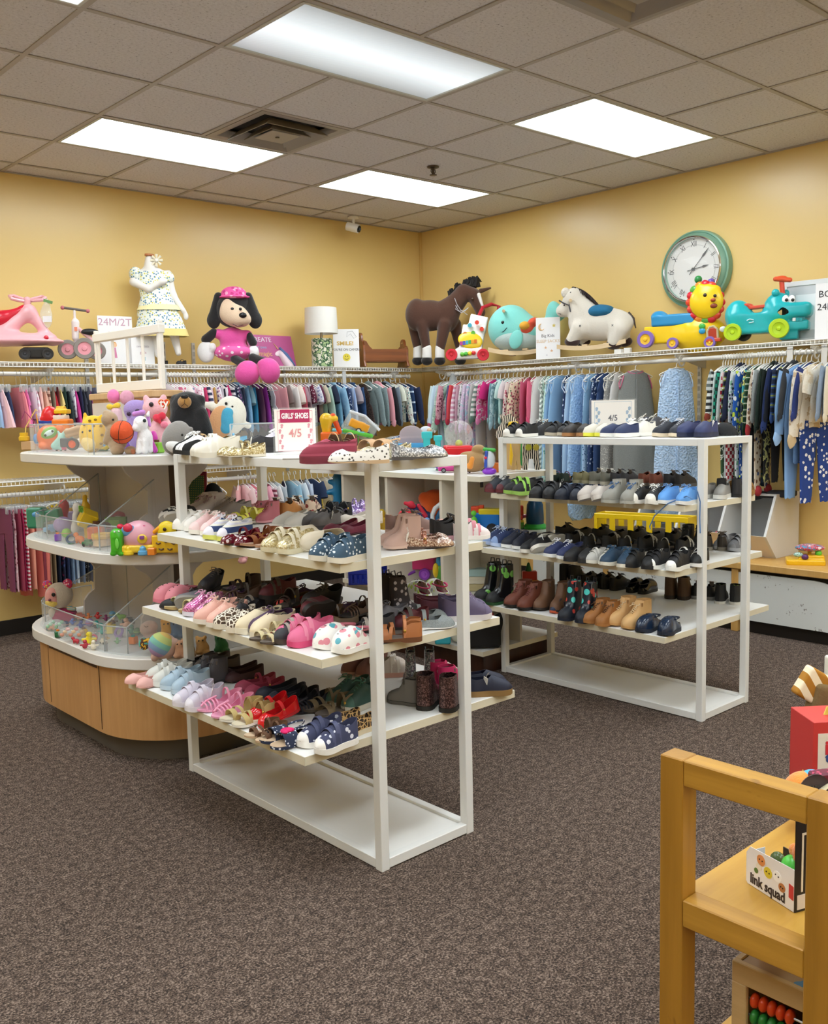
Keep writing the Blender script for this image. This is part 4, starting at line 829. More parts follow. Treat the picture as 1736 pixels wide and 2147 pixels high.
# rosette on the navy sandals
q=at(603,1532,'z',.50); t=thing('fabric_flower','hot pink fabric rosette on the navy dotted sandals, near rack fourth board','flower',q)
for k in range(9):
    a=k*40; r=.012 if k<6 else .005; part('petal',MB().ball((r*cos(math.radians(a)),r*sin(math.radians(a)),.002*(k>5)),(.010,.010,.006),8,6),M('d81c68',.8),t,rot=(0,0,0))
for i,px in enumerate((1,)):
    pass
BK=d(u='17181b',s='1f2023',l='232427',i='101114')
lay(W2,'boys',[
 ('T',1092,916,87,'velcro',d(u='17181b',s='e9e6de',l='222327',t='e9e6de'),'black canvas pair with white soles',d(sep=.08)),
 ('T',1138,912,72,'sneaker',d(u='1a1b1f',s='1d1e22',l='c8c8c4'),'black lace pair with grey laces'),
 ('T',1180,914,82,'velcro',d(u='1b1c20',s='b9ad98',l='26272b'),'black strap pair with tan soles',d(sep=.08)),
 ('T',1215,915,98,'slipon',d(u='2b2624',s=GUM,i='5a3528'),'dark brown pair with gum soles',d(sep=.075)),
 ('T',1258,915,87,'slipon',d(u='d9d4c8',s='e2df4a',i='a8b04a'),'grey slip-ons with bright yellow soles'),
 ('T',1300,916,82,'slipon',d(u='26335a',s='eceae4',i='4a6aa8'),'navy and white slip-ons',d(sep=.08)),
 ('T',1338,914,87,'sneaker',d(u='e3e0d8',s='eceae4',l='ffffff'),'off-white sneakers'),
 ('T',1372,912,82,'sneaker',d(u='2b2c34',s='e6e2d6',l='d9d6ce'),'dark sneakers with thick white soles',d(L=.175,tilt=(0,25))),
 ('T',1412,916,82,'sneaker',d(u='1f2330',s='dccbb0',l='d9dce4'),'navy trainers with beige gum soles',d(sep=.085)),
 ('T',1462,916,92,'slipon',d(u='2c3560',s='1d2340',i='3a4470'),'navy knit pair at the right end',d(L=.175,sep=.085,tag=1)),
 ('2',1052,1032,92,'sneaker',d(u='3a3f48',s='6a2a30',l='2c3038',t='5a2028'),'grey and dark red trainers'),
 ('2',1098,1036,74,'velcro',d(u='15161a',s='9cc45a',l='9ad05a',t='15161a'),'black trainers with lime green straps',d(L=.18)),
 ('2',1148,1044,97,'velcro',d(u='141518',s='17181b',l='2a2b30'),'black leather strap shoes',d(tag=1,L=.17)),
 ('2',1202,1047,97,'velcro',d(u='191f2e',s='1c2230',l='2a3142'),'dark navy double strap sneakers'),
 ('2',1252,1051,92,'slipon',d(u='b9b0a8',s='c9c2ba'),'taupe grey slip-ons',d(tilt=(0,20))),
 ('2',1306,1054,97,'hiker',d(u='8a8880',s='a8a69c',l='2f5a8a',i='6a6862'),'grey hiking boots',d(sep=.085)),
 ('2',1358,1055,97,'sneaker',d(u='16171a',s='e4e0d6',l='ecece8',t='e4e0d6'),'black sneakers with white laces',d(sep=.075)),
 ('2',1420,1056,97,'sneaker',d(u='5f9ce0',s='e9e9e6',l='6a94c4',t='5f9ce0'),'sky blue lace sneakers',d(sep=.085)),
 ('2',1498,1044,102,'slipon',d(u='8c8a86',s='d4d2cc'),'grey slip-ons behind the front post'),
 ('2',1530,1040,-70,'hiker',d(u='26262a',s='1a1a1c',l='d9d9d4'),'black high-tops between the posts',d(tag=1,L=.13)),
 ('2',1552,1036,-60,'slipon',d(u=('camo','a97d42','8a5f2c','2a1d14'),s='9a7040'),'mustard print moccasins at the right end'),
 ('2',1185,1012,-90,'sandal',d(u='22332e',s='1a1a1c',l='5a3a5c'),'dark green sandals in the back row'),
 ('2',1232,1012,-90,'slipon',d(u='8f8a68',s='b8b498'),'khaki slip-ons in the back row'),
 ('2',1268,1014,-90,'sneaker',d(u='7a7a70',s='c9c5b8',l='e4e2da'),'olive grey sneakers in the back row'),
 ('2',1312,1016,-90,'sneaker',d(u='303238',s='a8a6a0'),'dark grey trainers in the back row'),
 ('2',1370,1018,-90,'velcro',d(u='7c4434',s='8a8a86',l='5a5a5c'),'rust and grey shoes in the back row'),
 ('2',1425,1020,-90,'sneaker',d(u='1c1d20',s='4a4a4c'),'black trainers in the back row'),
 ('3',1052,1142,72,'sneaker',d(u='2c3b66',s='b4c4e4',l='c4d4f0',t='8aa4d4'),'navy running shoes with pale blue soles',d(L=.175)),
 ('3',1090,1148,82,'sneaker',d(u='1e2233',s='e4e4e2',l='3a4058'),'dark navy runners with white toes',d(L=.17)),
 ('3',1128,1158,87,'slipon',d(u='1a1b20',s='e9e4d8'),'black slip-ons with cream soles',d(tag=1,tilt=(0,0),tilt2=(0,40))),
 ('3',1182,1168,82,'sneaker',d(u='26305a',s='eeeeea',l='e4e4e8'),'navy sneakers with white soles',d(sep=.08)),
 ('3',1160,1140,82,'slipon',d(u='1b1b1f',s='e4e0d4'),'black slip-ons showing a white sole',d(tilt=(0,75),L=.14)),
 ('3',1222,1176,92,'slipon',d(u='1c1c1e',s='202022'),'plain black rounded slip-ons'),
 ('3',1262,1180,97,'velcro',d(u='b8b6b0',s='e0dcd0',l='d4d2cc'),'pale grey strap shoes',d(L=.14,sep=.06)),
 ('3',1300,1185,92,'sneaker',d(u='1f3a52',s='e2dccc',l='2a4f6c',t='1f3a52'),'teal blue knit sneakers',d(sep=.08)),
 ('3',1348,1189,97,'velcro',d(u='131416',s='161719',l='1d1e20'),'all black strap shoes',d(tag=1,sep=.08)),
 ('3',1400,1192,97,'velcro',d(u='1b1b1e',s='ecebe4',l='1b1b1e',t='f0efea'),'black strap sneakers with white panels',d(sep=.088,L=.17)),
 ('3',1450,1184,97,'velcro',d(u='17181a',s='ecebe8',l='eeeeec'),'black and white pair beside the front post'),
 ('3',1452,1150,102,'boot',d(u='101112',s='151617',l='1a1b1c'),'tall black boots beside the front post',d(sep=.07)),
 ('3',1498,1150,-60,'sneaker',d(u='37302a',s='8a8478',l='5a4a3a'),'dark brown shoes between the posts'),
 ('3',1535,1152,83,'velcro',d(u='6a6c72',s='9a9ca2',l='8a8c92',t='7c7e84'),'grey runners near the right end',d(sep=.075)),
 ('4',1035,1262,82,'rainboot',d(u=('floral','0f1114','0f1114','6aa84a',.5,.25),s='1d4a24',l='1a1c1e',i='2a3a2a',t='15171a'),'black rain boots with green dinosaurs',d(sep=.09,L=.17)),
 ('4',1100,1273,84,'boot',d(u='6a3524',s='1f1a18',l='7a3f3c',i='3a1f18'),'reddish brown lace boots',d(L=.175,sep=.088)),
 ('4',1158,1278,100,'chelsea',d(u='6b4a33',s='2f241c',l='5a4030',h='4a382c'),'brown western ankle boots',d(sep=.085,L=.165)),
 ('4',1212,1300,98,'rainboot',d(u=('floral','141a26','4fc4bc','c8463c',.6,.3),s='1a2030',l='20222a',i='8a8c92',t='141a26'),'navy rain boots with turquoise octopuses',d(sep=.083,L=.155)),
 ('4',1262,1308,82,'boot',d(u='9a6430',s='a87038',l='5a3a20'),'tan suede moccasins',d(L=.15)),
 ('4',1318,1312,82,'boot',d(u='cfa46c',s='c8985c',l='d9c09a',i='a87c4c'),'light tan boots with long cream laces',d(L=.17,sep=.085)),
 ('4',1382,1324,98,'croc',d(u=('1c2b42',.2),s='1a2436',l='1f2a3c',h='0f141c'),'shiny dark blue clogs',d(L=.17,sep=.092)),
 ('4',1425,1252,-75,'boot',d(u='4a3320',s='2a2018',l='3a2a1c'),'dark brown ankle boots',d(L=.16)),
 ('4',1478,1252,-70,'sneaker',d(u='17181b',s='8a8a88',l='dededa'),'black sneakers behind the front post'),
 ('4',1528,1262,-65,'hiker',d(u='151618',s='d6d4cc',l='a8d040'),'black high-tops with lime green laces',d(L=.15)),
 ('4',1185,1285,92,'sneaker',d(u='1b2a4a',s='c4562f'),'small navy sneakers behind the octopus boots',d(L=.12)),
 ('4',1345,1240,-85,'croc',d(u=('15171a',.15),s='1b1d1f',l='1b1d1f'),'shiny black clogs in the back row'),
 ('4',1290,1233,-90,'sneaker',d(u='1b1b1d',s='232324'),'black shoes mid back row'),
 ('4',1250,1228,-90,'velcro',d(u='1e1815',s='2a2320'),'black brown shoes in the back row'),
 ('4',1205,1224,-90,'boot',d(u='17181a',s='101010',l='d4a8a0'),'black boots behind the octopus boots'),
])
for i in range(14):
    px=1190+i*19; z=.70; q=at(px,1128+i*1.2+(i%2)*14,'z',z)
    kd=('sneaker','velcro','slipon','sandal')[i%4]; anchor=('the white-soled slip-ons','the navy white-soled sneakers','the pale grey strap shoes','the teal knit sneakers','the all black strap shoes','the white-panelled sneakers','the tall black boots')[i//2]
    shoe(q.x,q.y,z,-90+random.uniform(-12,12),kd,d(u=('141517','1a1b1f','1c1a18')[i%3],s=('1b1c1e','6a6a68','2a2a2c')[i%3],l=('202124','b8b8b4')[i%2]),('nearer' if i%2 else 'farther')+f' black {"slip-on" if kd=="slipon" else kd} behind {anchor}, third board','black shoes at the back of the far rack',L=.16)
# ball cap lying on the far rack
q=at(1515,913,'z',1.262); t=thing('ball_cap','small black and white ball cap on the right end of the far rack top','cap',q,60)
part('crown',sdf([('e',(0,0,.0),(.062,.07,.062)),('-b',(0,0,-.06),(.2,.2,.058),.002),('-e',(0,0,-.004),(.057,.065,.056))],.005,.004),M('1c1d20',.9),t); part('front_panel',sdf([('e',(0,.002,.0),(.045,.0715,.0635)),('-b',(0,-.1,0),(.2,.12,.2),.0),('-b',(0,0,-.06),(.2,.2,.06),.002),('-e',(0,0,0),(.043,.068,.06))],.004,.002),M('ecebe6',.9),t)
part('brim',MB().prism([(.05*cos(a),.05+.05*sin(a)) for a in [PI*i/12 for i in range(13)]]+[(-.05,.04),(0,.06),(.05,.04)],.002,.006),M('1c1d20',.8),t)

p=[at(x,y,'y',-1.475) for x,y in((1450,1030),(1468,1045))]
t=thing('loose_shoelace','long sky blue shoelace dangling over the second board edge of the far rack','shoelace',(0,0,0)); LB=M('5b82b8',.8)
part('lace',MB().tube([at(x,y,'x',1.915) for x,y in((1452,1046),(1440,1040),(1400,1056),(1372,1082),(1362,1104),(1364,1110))],.0028,6).tube([at(x,y,'y',-1.52) for x,y in((1462,1030),(1468,1052),(1467,1085),(1468,1118))],.0028,6),LB,t)
# =================== clothes ===================
def ringloft(st,n=26,seed=0,rip=.006,kk=7,cap=False):
    'st: (z, half width, half depth, x shift) rings of a hanging cloth'
    rnd=random.Random(seed); ph=rnd.uniform(0,6); ph2=rnd.uniform(0,6); V=[];F=[]; N=len(st); z0=st[0][0]; z1=st[-1][0]
    for i,(z,hw,hd,xs) in enumerate(st):
        q=(z-z0)/(z1-z0+1e-9); A=rip*q
        for k in range(n):
            a=2*PI*k/n; x=hw*cos(a); w=A*sin(kk*a+ph)+A*.6*sin(3*a+ph2+z*9)
            V.append((x+xs,hd*sin(a)*(1+.0*q)+w,z+(.004*sin(5*a+ph) if i==N-1 else 0)))
    for i in range(N-1):
        for k in range(n): F.append((i*n+k,(i+1)*n+k,(i+1)*n+(k+1)%n,i*n+(k+1)%n))
    m=MB().pf(V,F)
    if cap: m.f.append(tuple(range((N-1)*n,N*n))[::-1])
    return m
def sleeve(s,L,r0,r1,ang,seed,x0=.118,z0=-.105,flat=.45):
    rnd=random.Random(seed); P=[];R=[]; n=6
    for i in range(n):
        q=i/(n-1); P.append((s*(x0+sin(math.radians(ang))*L*q+.012*sin(q*3)),rnd.uniform(-.004,.004),z0-cos(math.radians(ang))*L*q)); R.append(r0+(r1-r0)*q)
    m=MB().tube(P,R,10,cap=True); 
    m.v=[(x,y*flat+.0*x,z) for x,y,z in m.v]; return m
GMC={}
def gparts(kind,v,sf=1):
    k=(kind,v,sf)
    if k in GMC: return GMC[k]
    R=[]; sd=hash(kind)%97 if 0 else sum(map(ord,kind))+v*13; 
    def a(n,m,c='b'):
        if sf!=1: m.v=[(x,y,z if z>-.17 else -.17+(z+.17)*sf) for x,y,z in m.v]
        R.append((n,m.mesh(smooth=60),c))
    sh=[(-.062,.036,.012,0),(-.070,.055,.016,0),(-.085,.088,.019,0),(-.100,.118,.017,0),(-.12,.128,.015,0)]
    if kind in('tee','long','shirt','jacket','tank','set','footie','hoodie'):
        L={'tee':.36,'long':.38,'shirt':.40,'jacket':.40,'tank':.36,'set':.34,'footie':.36,'hoodie':.40}[kind]; hd=.022 if kind in('jacket','hoodie') else .016
        body=sh+[(-.17,.122,hd,0),(-.24,.125,hd,0),(-L+.06,.13,hd,0),(-L,.132,hd,0)]
        if kind=='tank': body=[(-.062,.05,.010,0),(-.09,.07,.014,0),(-.12,.08,.014,0),(-.16,.11,.015,0)]+body[6:]
        a('body',ringloft(body,seed=sd,rip=.007))
        if kind=='tee': 
            for s in(-1,1): a('sleeve',sleeve(s,.12,.055,.05,24,sd+s))
        elif kind!='tank':
            for s in(-1,1):
                a('sleeve',sleeve(s,.27,.05,.032,(12,16,9)[v%3],sd+s)); a('cuff',sleeve(s,.03,.031,.029,(12,16,9)[v%3],sd+s,.118+sin(math.radians((12,16,9)[v%3]))*.265,-.105-cos(math.radians((12,16,9)[v%3]))*.268),'c')
        if kind in('set','footie'):
            LL=.66 if kind=='footie' else .64
            for s in(-1,1): 
                st=[(-L+.03,.066,.014,s*.058),(-.45,.055,.016,s*.062),(-.56,.045,.016,s*.066),(-LL,.036,.014,s*.07)]; a('leg',ringloft(st,14,sd+s,.004,3),'p'); 
                if kind=='footie': a('foot',MB().ball((s*.07,-.012,-LL-.008),(.034,.045,.026),10,6),'c')
        if kind in('jacket','shirt'):
            a('collar',MB().tube([(.05*cos(q),.022*sin(q),-.062+.004*sin(q)) for q in [2*PI*i/14 for i in range(14)]],.011,6,closed=True),'c'); a('placket',MB().box(-.012,.012,-hd-.006,-hd+.002,-L+.01,-.09,.002),'c')
        if kind=='hoodie': a('hood',MB().ball((0,.012,-.085),(.075,.03,.05),12,8),'b')
    elif kind=='dress':
        a('bodice',ringloft([(-.062,.05,.010,0),(-.09,.07,.014,0),(-.12,.085,.014,0),(-.16,.105,.016,0),(-.22,.10,.018,0)],seed=sd,rip=.004)); a('skirt',ringloft([(-.215,.10,.018,0),(-.25,.13,.024,0),(-.36,.155,.028,0),(-.48,.17,.032,0)],34,sd,.012,11),'p')
    elif kind=='sack':
        a('body',ringloft([(-.062,.06,.012,0),(-.085,.095,.018,0),(-.11,.105,.02,0),(-.17,.125,.024,0),(-.3,.15,.03,0),(-.5,.175,.035,0),(-.66,.18,.036,0),(-.74,.16,.03,0),(-.765,.11,.014,0)],30,sd,.010,6,cap=True)); 
        for s in(-1,1): a('arm_trim',MB().tube([(s*.097,-.02,-.095),(s*.108,-.023,-.13),(s*.118,-.025,-.165),(s*.127,-.012,-.185),(s*.122,.02,-.15),(s*.1,.02,-.1)],.0045,6,closed=True),'c')
        a('zipper',MB().box(-.005,.005,-.041,-.02,-.70,-.12,.002).box(-.005,.005,-.024,-.012,-.12,-.07),'b')
        a('neck_trim',MB().tube([(.06*cos(q),.013*sin(q)-.001,-.062-.018*(1 if sin(q)<0 else 0)*abs(sin(q))) for q in [2*PI*i/16 for i in range(16)]],.005,6,closed=True),'c')
    elif kind in('pants','jeans','leggings'):
        r=.075; a('waistband',ringloft([(-.085,.115,.012,0),(-.115,.12,.014,0)],20,sd,.002),'c'); a('seat',ringloft([(-.112,.12,.014,0),(-.17,.128,.018,0),(-.24,.13,.018,0)],24,sd,.003))
        w=.05 if kind=='leggings' else .062
        for s in(-1,1): a('leg',ringloft([(-.225,.064,.017,s*.064),(-.35,w,.016,s*.066),(-.5,w*.85,.015,s*.068),(-.60,w*.8,.014,s*.068)],16,sd+s,.005,3))
    elif kind=='shorts':
        a('waistband',ringloft([(-.085,.115,.012,0),(-.112,.12,.014,0)],20,sd,.002),'c')
        for s in(-1,1): a('leg',ringloft([(-.108,.062,.014,s*.058),(-.18,.07,.02,s*.06),(-.28,.072,.022,s*.065)],18,sd+s,.006,4))
    elif kind in('skirt','tutu'):
        a('waistband',ringloft([(-.085,.09,.012,0),(-.11,.095,.014,0)],20,sd,.002),'c'); f=1.6 if kind=='tutu' else 1.15
        a('skirt',ringloft([(-.106,.095,.014,0),(-.15,.115*f**.5,.02*f,0),(-.24,.14*f**.8,.024*f,0),(-.33,.15*f,.028*f,0)],40,sd,.013*f,13))
        if v%2: a('ruffle',ringloft([(-.10,.1,.018,0),(-.15,.13,.03,0),(-.2,.145,.036,0)],40,sd+3,.012,12))
    GMC[k]=R; return R
HM=M('f0eee9',.35,name='hanger_plastic'); HK=M('a8a49c',.3,.9); CLR=M('dfe4e6',.08,alpha=.4,name='clear_plastic')
hk=[(.012*cos(a),0,.0165+.002+.012*sin(a)*1.35-.012) for a in [math.radians(x) for x in range(-30,190,22)]]
hook=[(.0155*cos(math.radians(x)),0,.001+.0185*sin(math.radians(x))) for x in range(200,-60,-20)]
def hangers():
    m=MB().tube([(-.0165,0,-.008)]+[(.0175*cos(math.radians(x)),0,.002+.0175*sin(math.radians(x))) for x in range(180,-40,-20)]+[(0,0,-.028),(0,0,-.052)],.0034,7)
    b=MB().tube([(0,0,-.05),(.06,0,-.068),(.12,0,-.094),(.135,0,-.104),(.13,0,-.113),(0,0,-.113),(-.13,0,-.113),(-.135,0,-.104),(-.12,0,-.094),(-.06,0,-.068)],.0034,7,closed=True)
    m2=MB().tube([(-.0165,0,-.008)]+[(.0175*cos(math.radians(x)),0,.002+.0175*sin(math.radians(x))) for x in range(180,-40,-20)]+[(0,0,-.03),(0,0,-.068)],.0014,5)
    c=MB().box(-.11,.11,-.005,.005,-.078,-.066,.002)
    for s in(-1,1): c.box(s*.08-.014,s*.08+.014,-.014,.014,-.115,-.066,.004)
    return [x.mesh(smooth=60) for x in(m,b,m2,c)]
HA=hangers(); CLP=None
def gm(c):
    if c is None: return None
    return C(c) if not isinstance(c,str) else M(c,.88,name='cloth')
def rack_clothes(side,z,items,group,where,clip=False,hgroup=None,scale=1.0):
    prev=None
    for k,it in enumerate(items):
        px,kind,cols,desc=it[:4]; kw=it[4] if len(it)>4 else {}
        if not isinstance(cols,(tuple,list)) or (cols and cols[0] in('dots','floral','leopard','stripe','vstripe','plaid','heather','camo','denim','glitter','zebra','minky','zig')): cols=[cols]
        b=gm(cols[0]); c=gm(cols[1]) if len(cols)>1 else b; p=gm(cols[2]) if len(cols)>2 else b
        pyy=790
        q=at(px,pyy,'y',RL) if side=='L' else at(px,(1330-px)*.065+760 if z>1 else 1000,'x',RR)
        if side=='L': loc=(q.x,RL,z); rz=90
        else: loc=(RR,q.y,z+.004); rz=0
        rz+=kw.get('rz',random.uniform(-4,4)); cl=kw.get('clip',clip)
        rel=('hanging right of the '+prev) if prev else 'first one '+where
        lab=f'{desc}, {rel}'; prev=desc
        wd=lab.split()
        if len(wd)>16: lab=' '.join(wd[:16])
        sc=kw.get('sc',scale)
        t=thing({'tee':'hung_tee_shirt','long':'hung_long_sleeve_shirt','shirt':'hanging_shirt','jacket':'hanging_jacket','tank':'hung_vest','set':'hanging_pyjama_set','footie':'hanging_romper','hoodie':'hanging_hoodie','dress':'hanging_dress','sack':'hanging_sleep_sack','pants':'hanging_trousers','jeans':'hanging_jeans','leggings':'hanging_leggings','shorts':'hanging_shorts','skirt':'hanging_skirt','tutu':'hanging_tutu'}[kind],lab,'clothing',loc,rz,group)
        t.scale=(sc,kw.get('sy',.5 if abs(rz%90)<12 or abs(rz%90)>78 else .8),sc*kw.get('sz',1))
        for n,me,cc in gparts(kind,kw.get('v',k%3),kw.get('st',{'set':1.3,'footie':1.25,'sack':1.25}.get(kind,1) if side=='R' else 1)): part(n,me,{'b':b,'c':c,'p':p}[cc],t)
        h=thing('clothes_hanger',('clear clip' if cl else 'white plastic')+' hanger holding the '+desc,'hanger',loc,rz,hgroup or 'hangers '+where); h.scale=(sc,1,sc)
        part('hook',HA[2] if cl else HA[0],HK if cl else HM,h); part('clip_bar' if cl else 'arms',HA[3] if cl else HA[1],CLR if cl else HM,h)
ZT=ZR+.003
rack_clothes('L',ZT,[
 (-22,'skirt','9ab8dc','light blue skirt'),(-8,'tutu','e8bcc0','pale pink tulle skirt'),(6,'skirt','2c3a5e','navy skirt'),
 (33,'skirt','e8848e','coral pink ruffled skirt'),(42,'skirt','d868a0','bright pink tiered skirt'),(56,'shorts','e9e4ea','white cotton shorts'),(64,'skirt',('stripe','ecc0d0','f4e8ee'),'pink and white striped skirt'),(72,'shorts','f0c4bc','pale peach shorts'),(80,'skirt','e8bca8','peach skirt'),(88,'shorts',('stripe','d8b8a8','8a5a4a'),'peach and brown striped shorts'),
 (94,'shorts','8a7a68','taupe shorts'),(100,'skirt','c4202e','bright red skirt'),(107,'shorts','5e1620','dark red shorts'),(114,'skirt','e4cc84','pale yellow skirt'),(121,'shorts','22403c','dark green shorts'),(128,'skirt','1c2a2c','black green skirt'),(136,'shorts',('floral','e4e2ea','6a6a8a','b0a8c0'),'white printed shorts'),(146,'skirt','d03890','magenta skirt'),(154,'shorts','232a4c','navy shorts'),(161,'skirt','2c2e3c','charcoal skirt'),(168,'shorts','5a5a68','grey shorts'),(176,'skirt','6a2a5a','plum skirt'),(196,'shorts','8a93b4','dusty blue shorts'),(214,'shorts','d8d4cc','cream shorts'),(232,'skirt','3a4a7a','indigo skirt'),(250,'shorts','c47a8a','rose shorts'),(268,'skirt','444850','slate skirt'),(286,'shorts','b8c4d8','pale blue shorts')],
 'skirts and shorts on clear clip hangers','at the left end of the upper left rod',clip=True)
SB=[('e9dce2','white long sleeve top'),(('stripe','f2ecee','c86a8a'),'white top with rose stripes'),('e8b8c8','soft pink top'),(('floral','f0e8ea','c44a70','6a8aa8'),'white floral top'),('f0e9e6','ivory top'),(('stripe','e9e6ea','8a94b0'),'white and grey striped top'),('d8a0b4','dusty pink top'),(('dots','f2e4ea','b83a6a'),'white top with berry dots'),('dfe6e4','pale mint top'),('c83868','raspberry top'),(('stripe','f4eef0','3a4260'),'white top with navy stripes'),('eed4dc','blush top'),('c49a5a','caramel brown top'),(('floral','e8e4ec','7a5a98','d890b0'),'lilac floral top'),('c8c0c8','grey pink top'),(('zebra','2a2c3c','e9e6ea'),'zebra print top'),('b82a6a','deep pink top'),(('stripe','23283e','e9e9ee'),'navy top with white stripes'),('2a2f4c','dark navy top'),(('floral','2a3050','d8dcec','9a6a9a'),'navy floral top'),('39425c','slate blue top')]
rack_clothes('L',ZT,[(345+i*6.9,('long','tee','long')[i%3],[c],n) for i,(c,n) in enumerate(SB)]+[
 (492,'shirt',('denim','6a9cc8','8fbce0'),'light blue denim shirt'),(501,'tee','8ab4c4','pale teal tee'),(511,'long','2f86b0','turquoise blue top'),(522,'jacket','5c3450','dark plum jacket'),(532,'long','8a2f96','bright purple jumper'),(543,'dress','4a454c','dark grey lace dress'),(551,'dress',('dots','3c3a40','b0aab0'),'charcoal spotted dress'),(560,'dress','dfe6ee','white and silver dress'),
 (571,'long','e8a8b0','pink waffle top'),(583,'tee','8f7f7c','taupe tee'),(597,'long','f0ecea','white pointelle top'),(603,'tee','efe2da','cream lace tee'),(610,'long','c4586c','rose red cardigan'),(617,'tee','b096a4','mauve grey tee'),(624,'long','a08a92','dusty mauve top'),(631,'tee',('dots','6a2440','efe2e8'),'plum top with white spots'),(640,'tee',('floral','e4e6f0','8a92c0','a8b0d8'),'white tee with blue print'),(648,'tee','5a2440','dark plum tee'),(655,'tee','cfc4b0','beige tee'),
 (664,'long','a8c8bc','mint green cardigan'),(677,'tee','26304a','dark navy tee'),(683,'long',('denim','5c94b8','7fb2d0'),'medium blue chambray shirt'),(694,'shirt',('denim','78a8cc','a4cbe4'),'pale chambray shirt'),(705,'shirt',('dots','2a3f6a','d4dcec',None,.8),'dark denim shirt with white stars'),(716,'long',('vstripe','b4c8e8','8aa4d4'),'blue and lilac striped top'),(724,'tee','b4a8b0','greyish lilac tee'),(735,'shirt',('denim','24426a','35588a'),'dark denim shirt'),
 (758,'dress',('leopard','2a2022','5a4640','4a3a36'),'dark leopard print dress'),(772,'hoodie',('heather','66787c','9fb2b4'),'grey teal knit hoodie'),(781,'long',('heather','5c7076','a0b4b6'),'grey sweatshirt'),(790,'hoodie','e4a0aa','rose pink hoodie'),(799,'jacket','1d1d24','black jacket'),(807,'hoodie',('heather','6a7888','8a98a6'),'blue grey hoodie'),(818,'tee','e0e4d4','cream short sleeve dress top'),(829,'long',('floral','dfe4dc','b08a8a','7aa0a0'),'pale floral top'),(838,'long',('stripe','1f3c66','1f3c66','c8d8ea',.45),'navy top with thin white stripes'),(850,'long','1f2c50','plain navy top at the end of the rod')],
 'girls clothes on the upper left rod','beside the black plush bear')
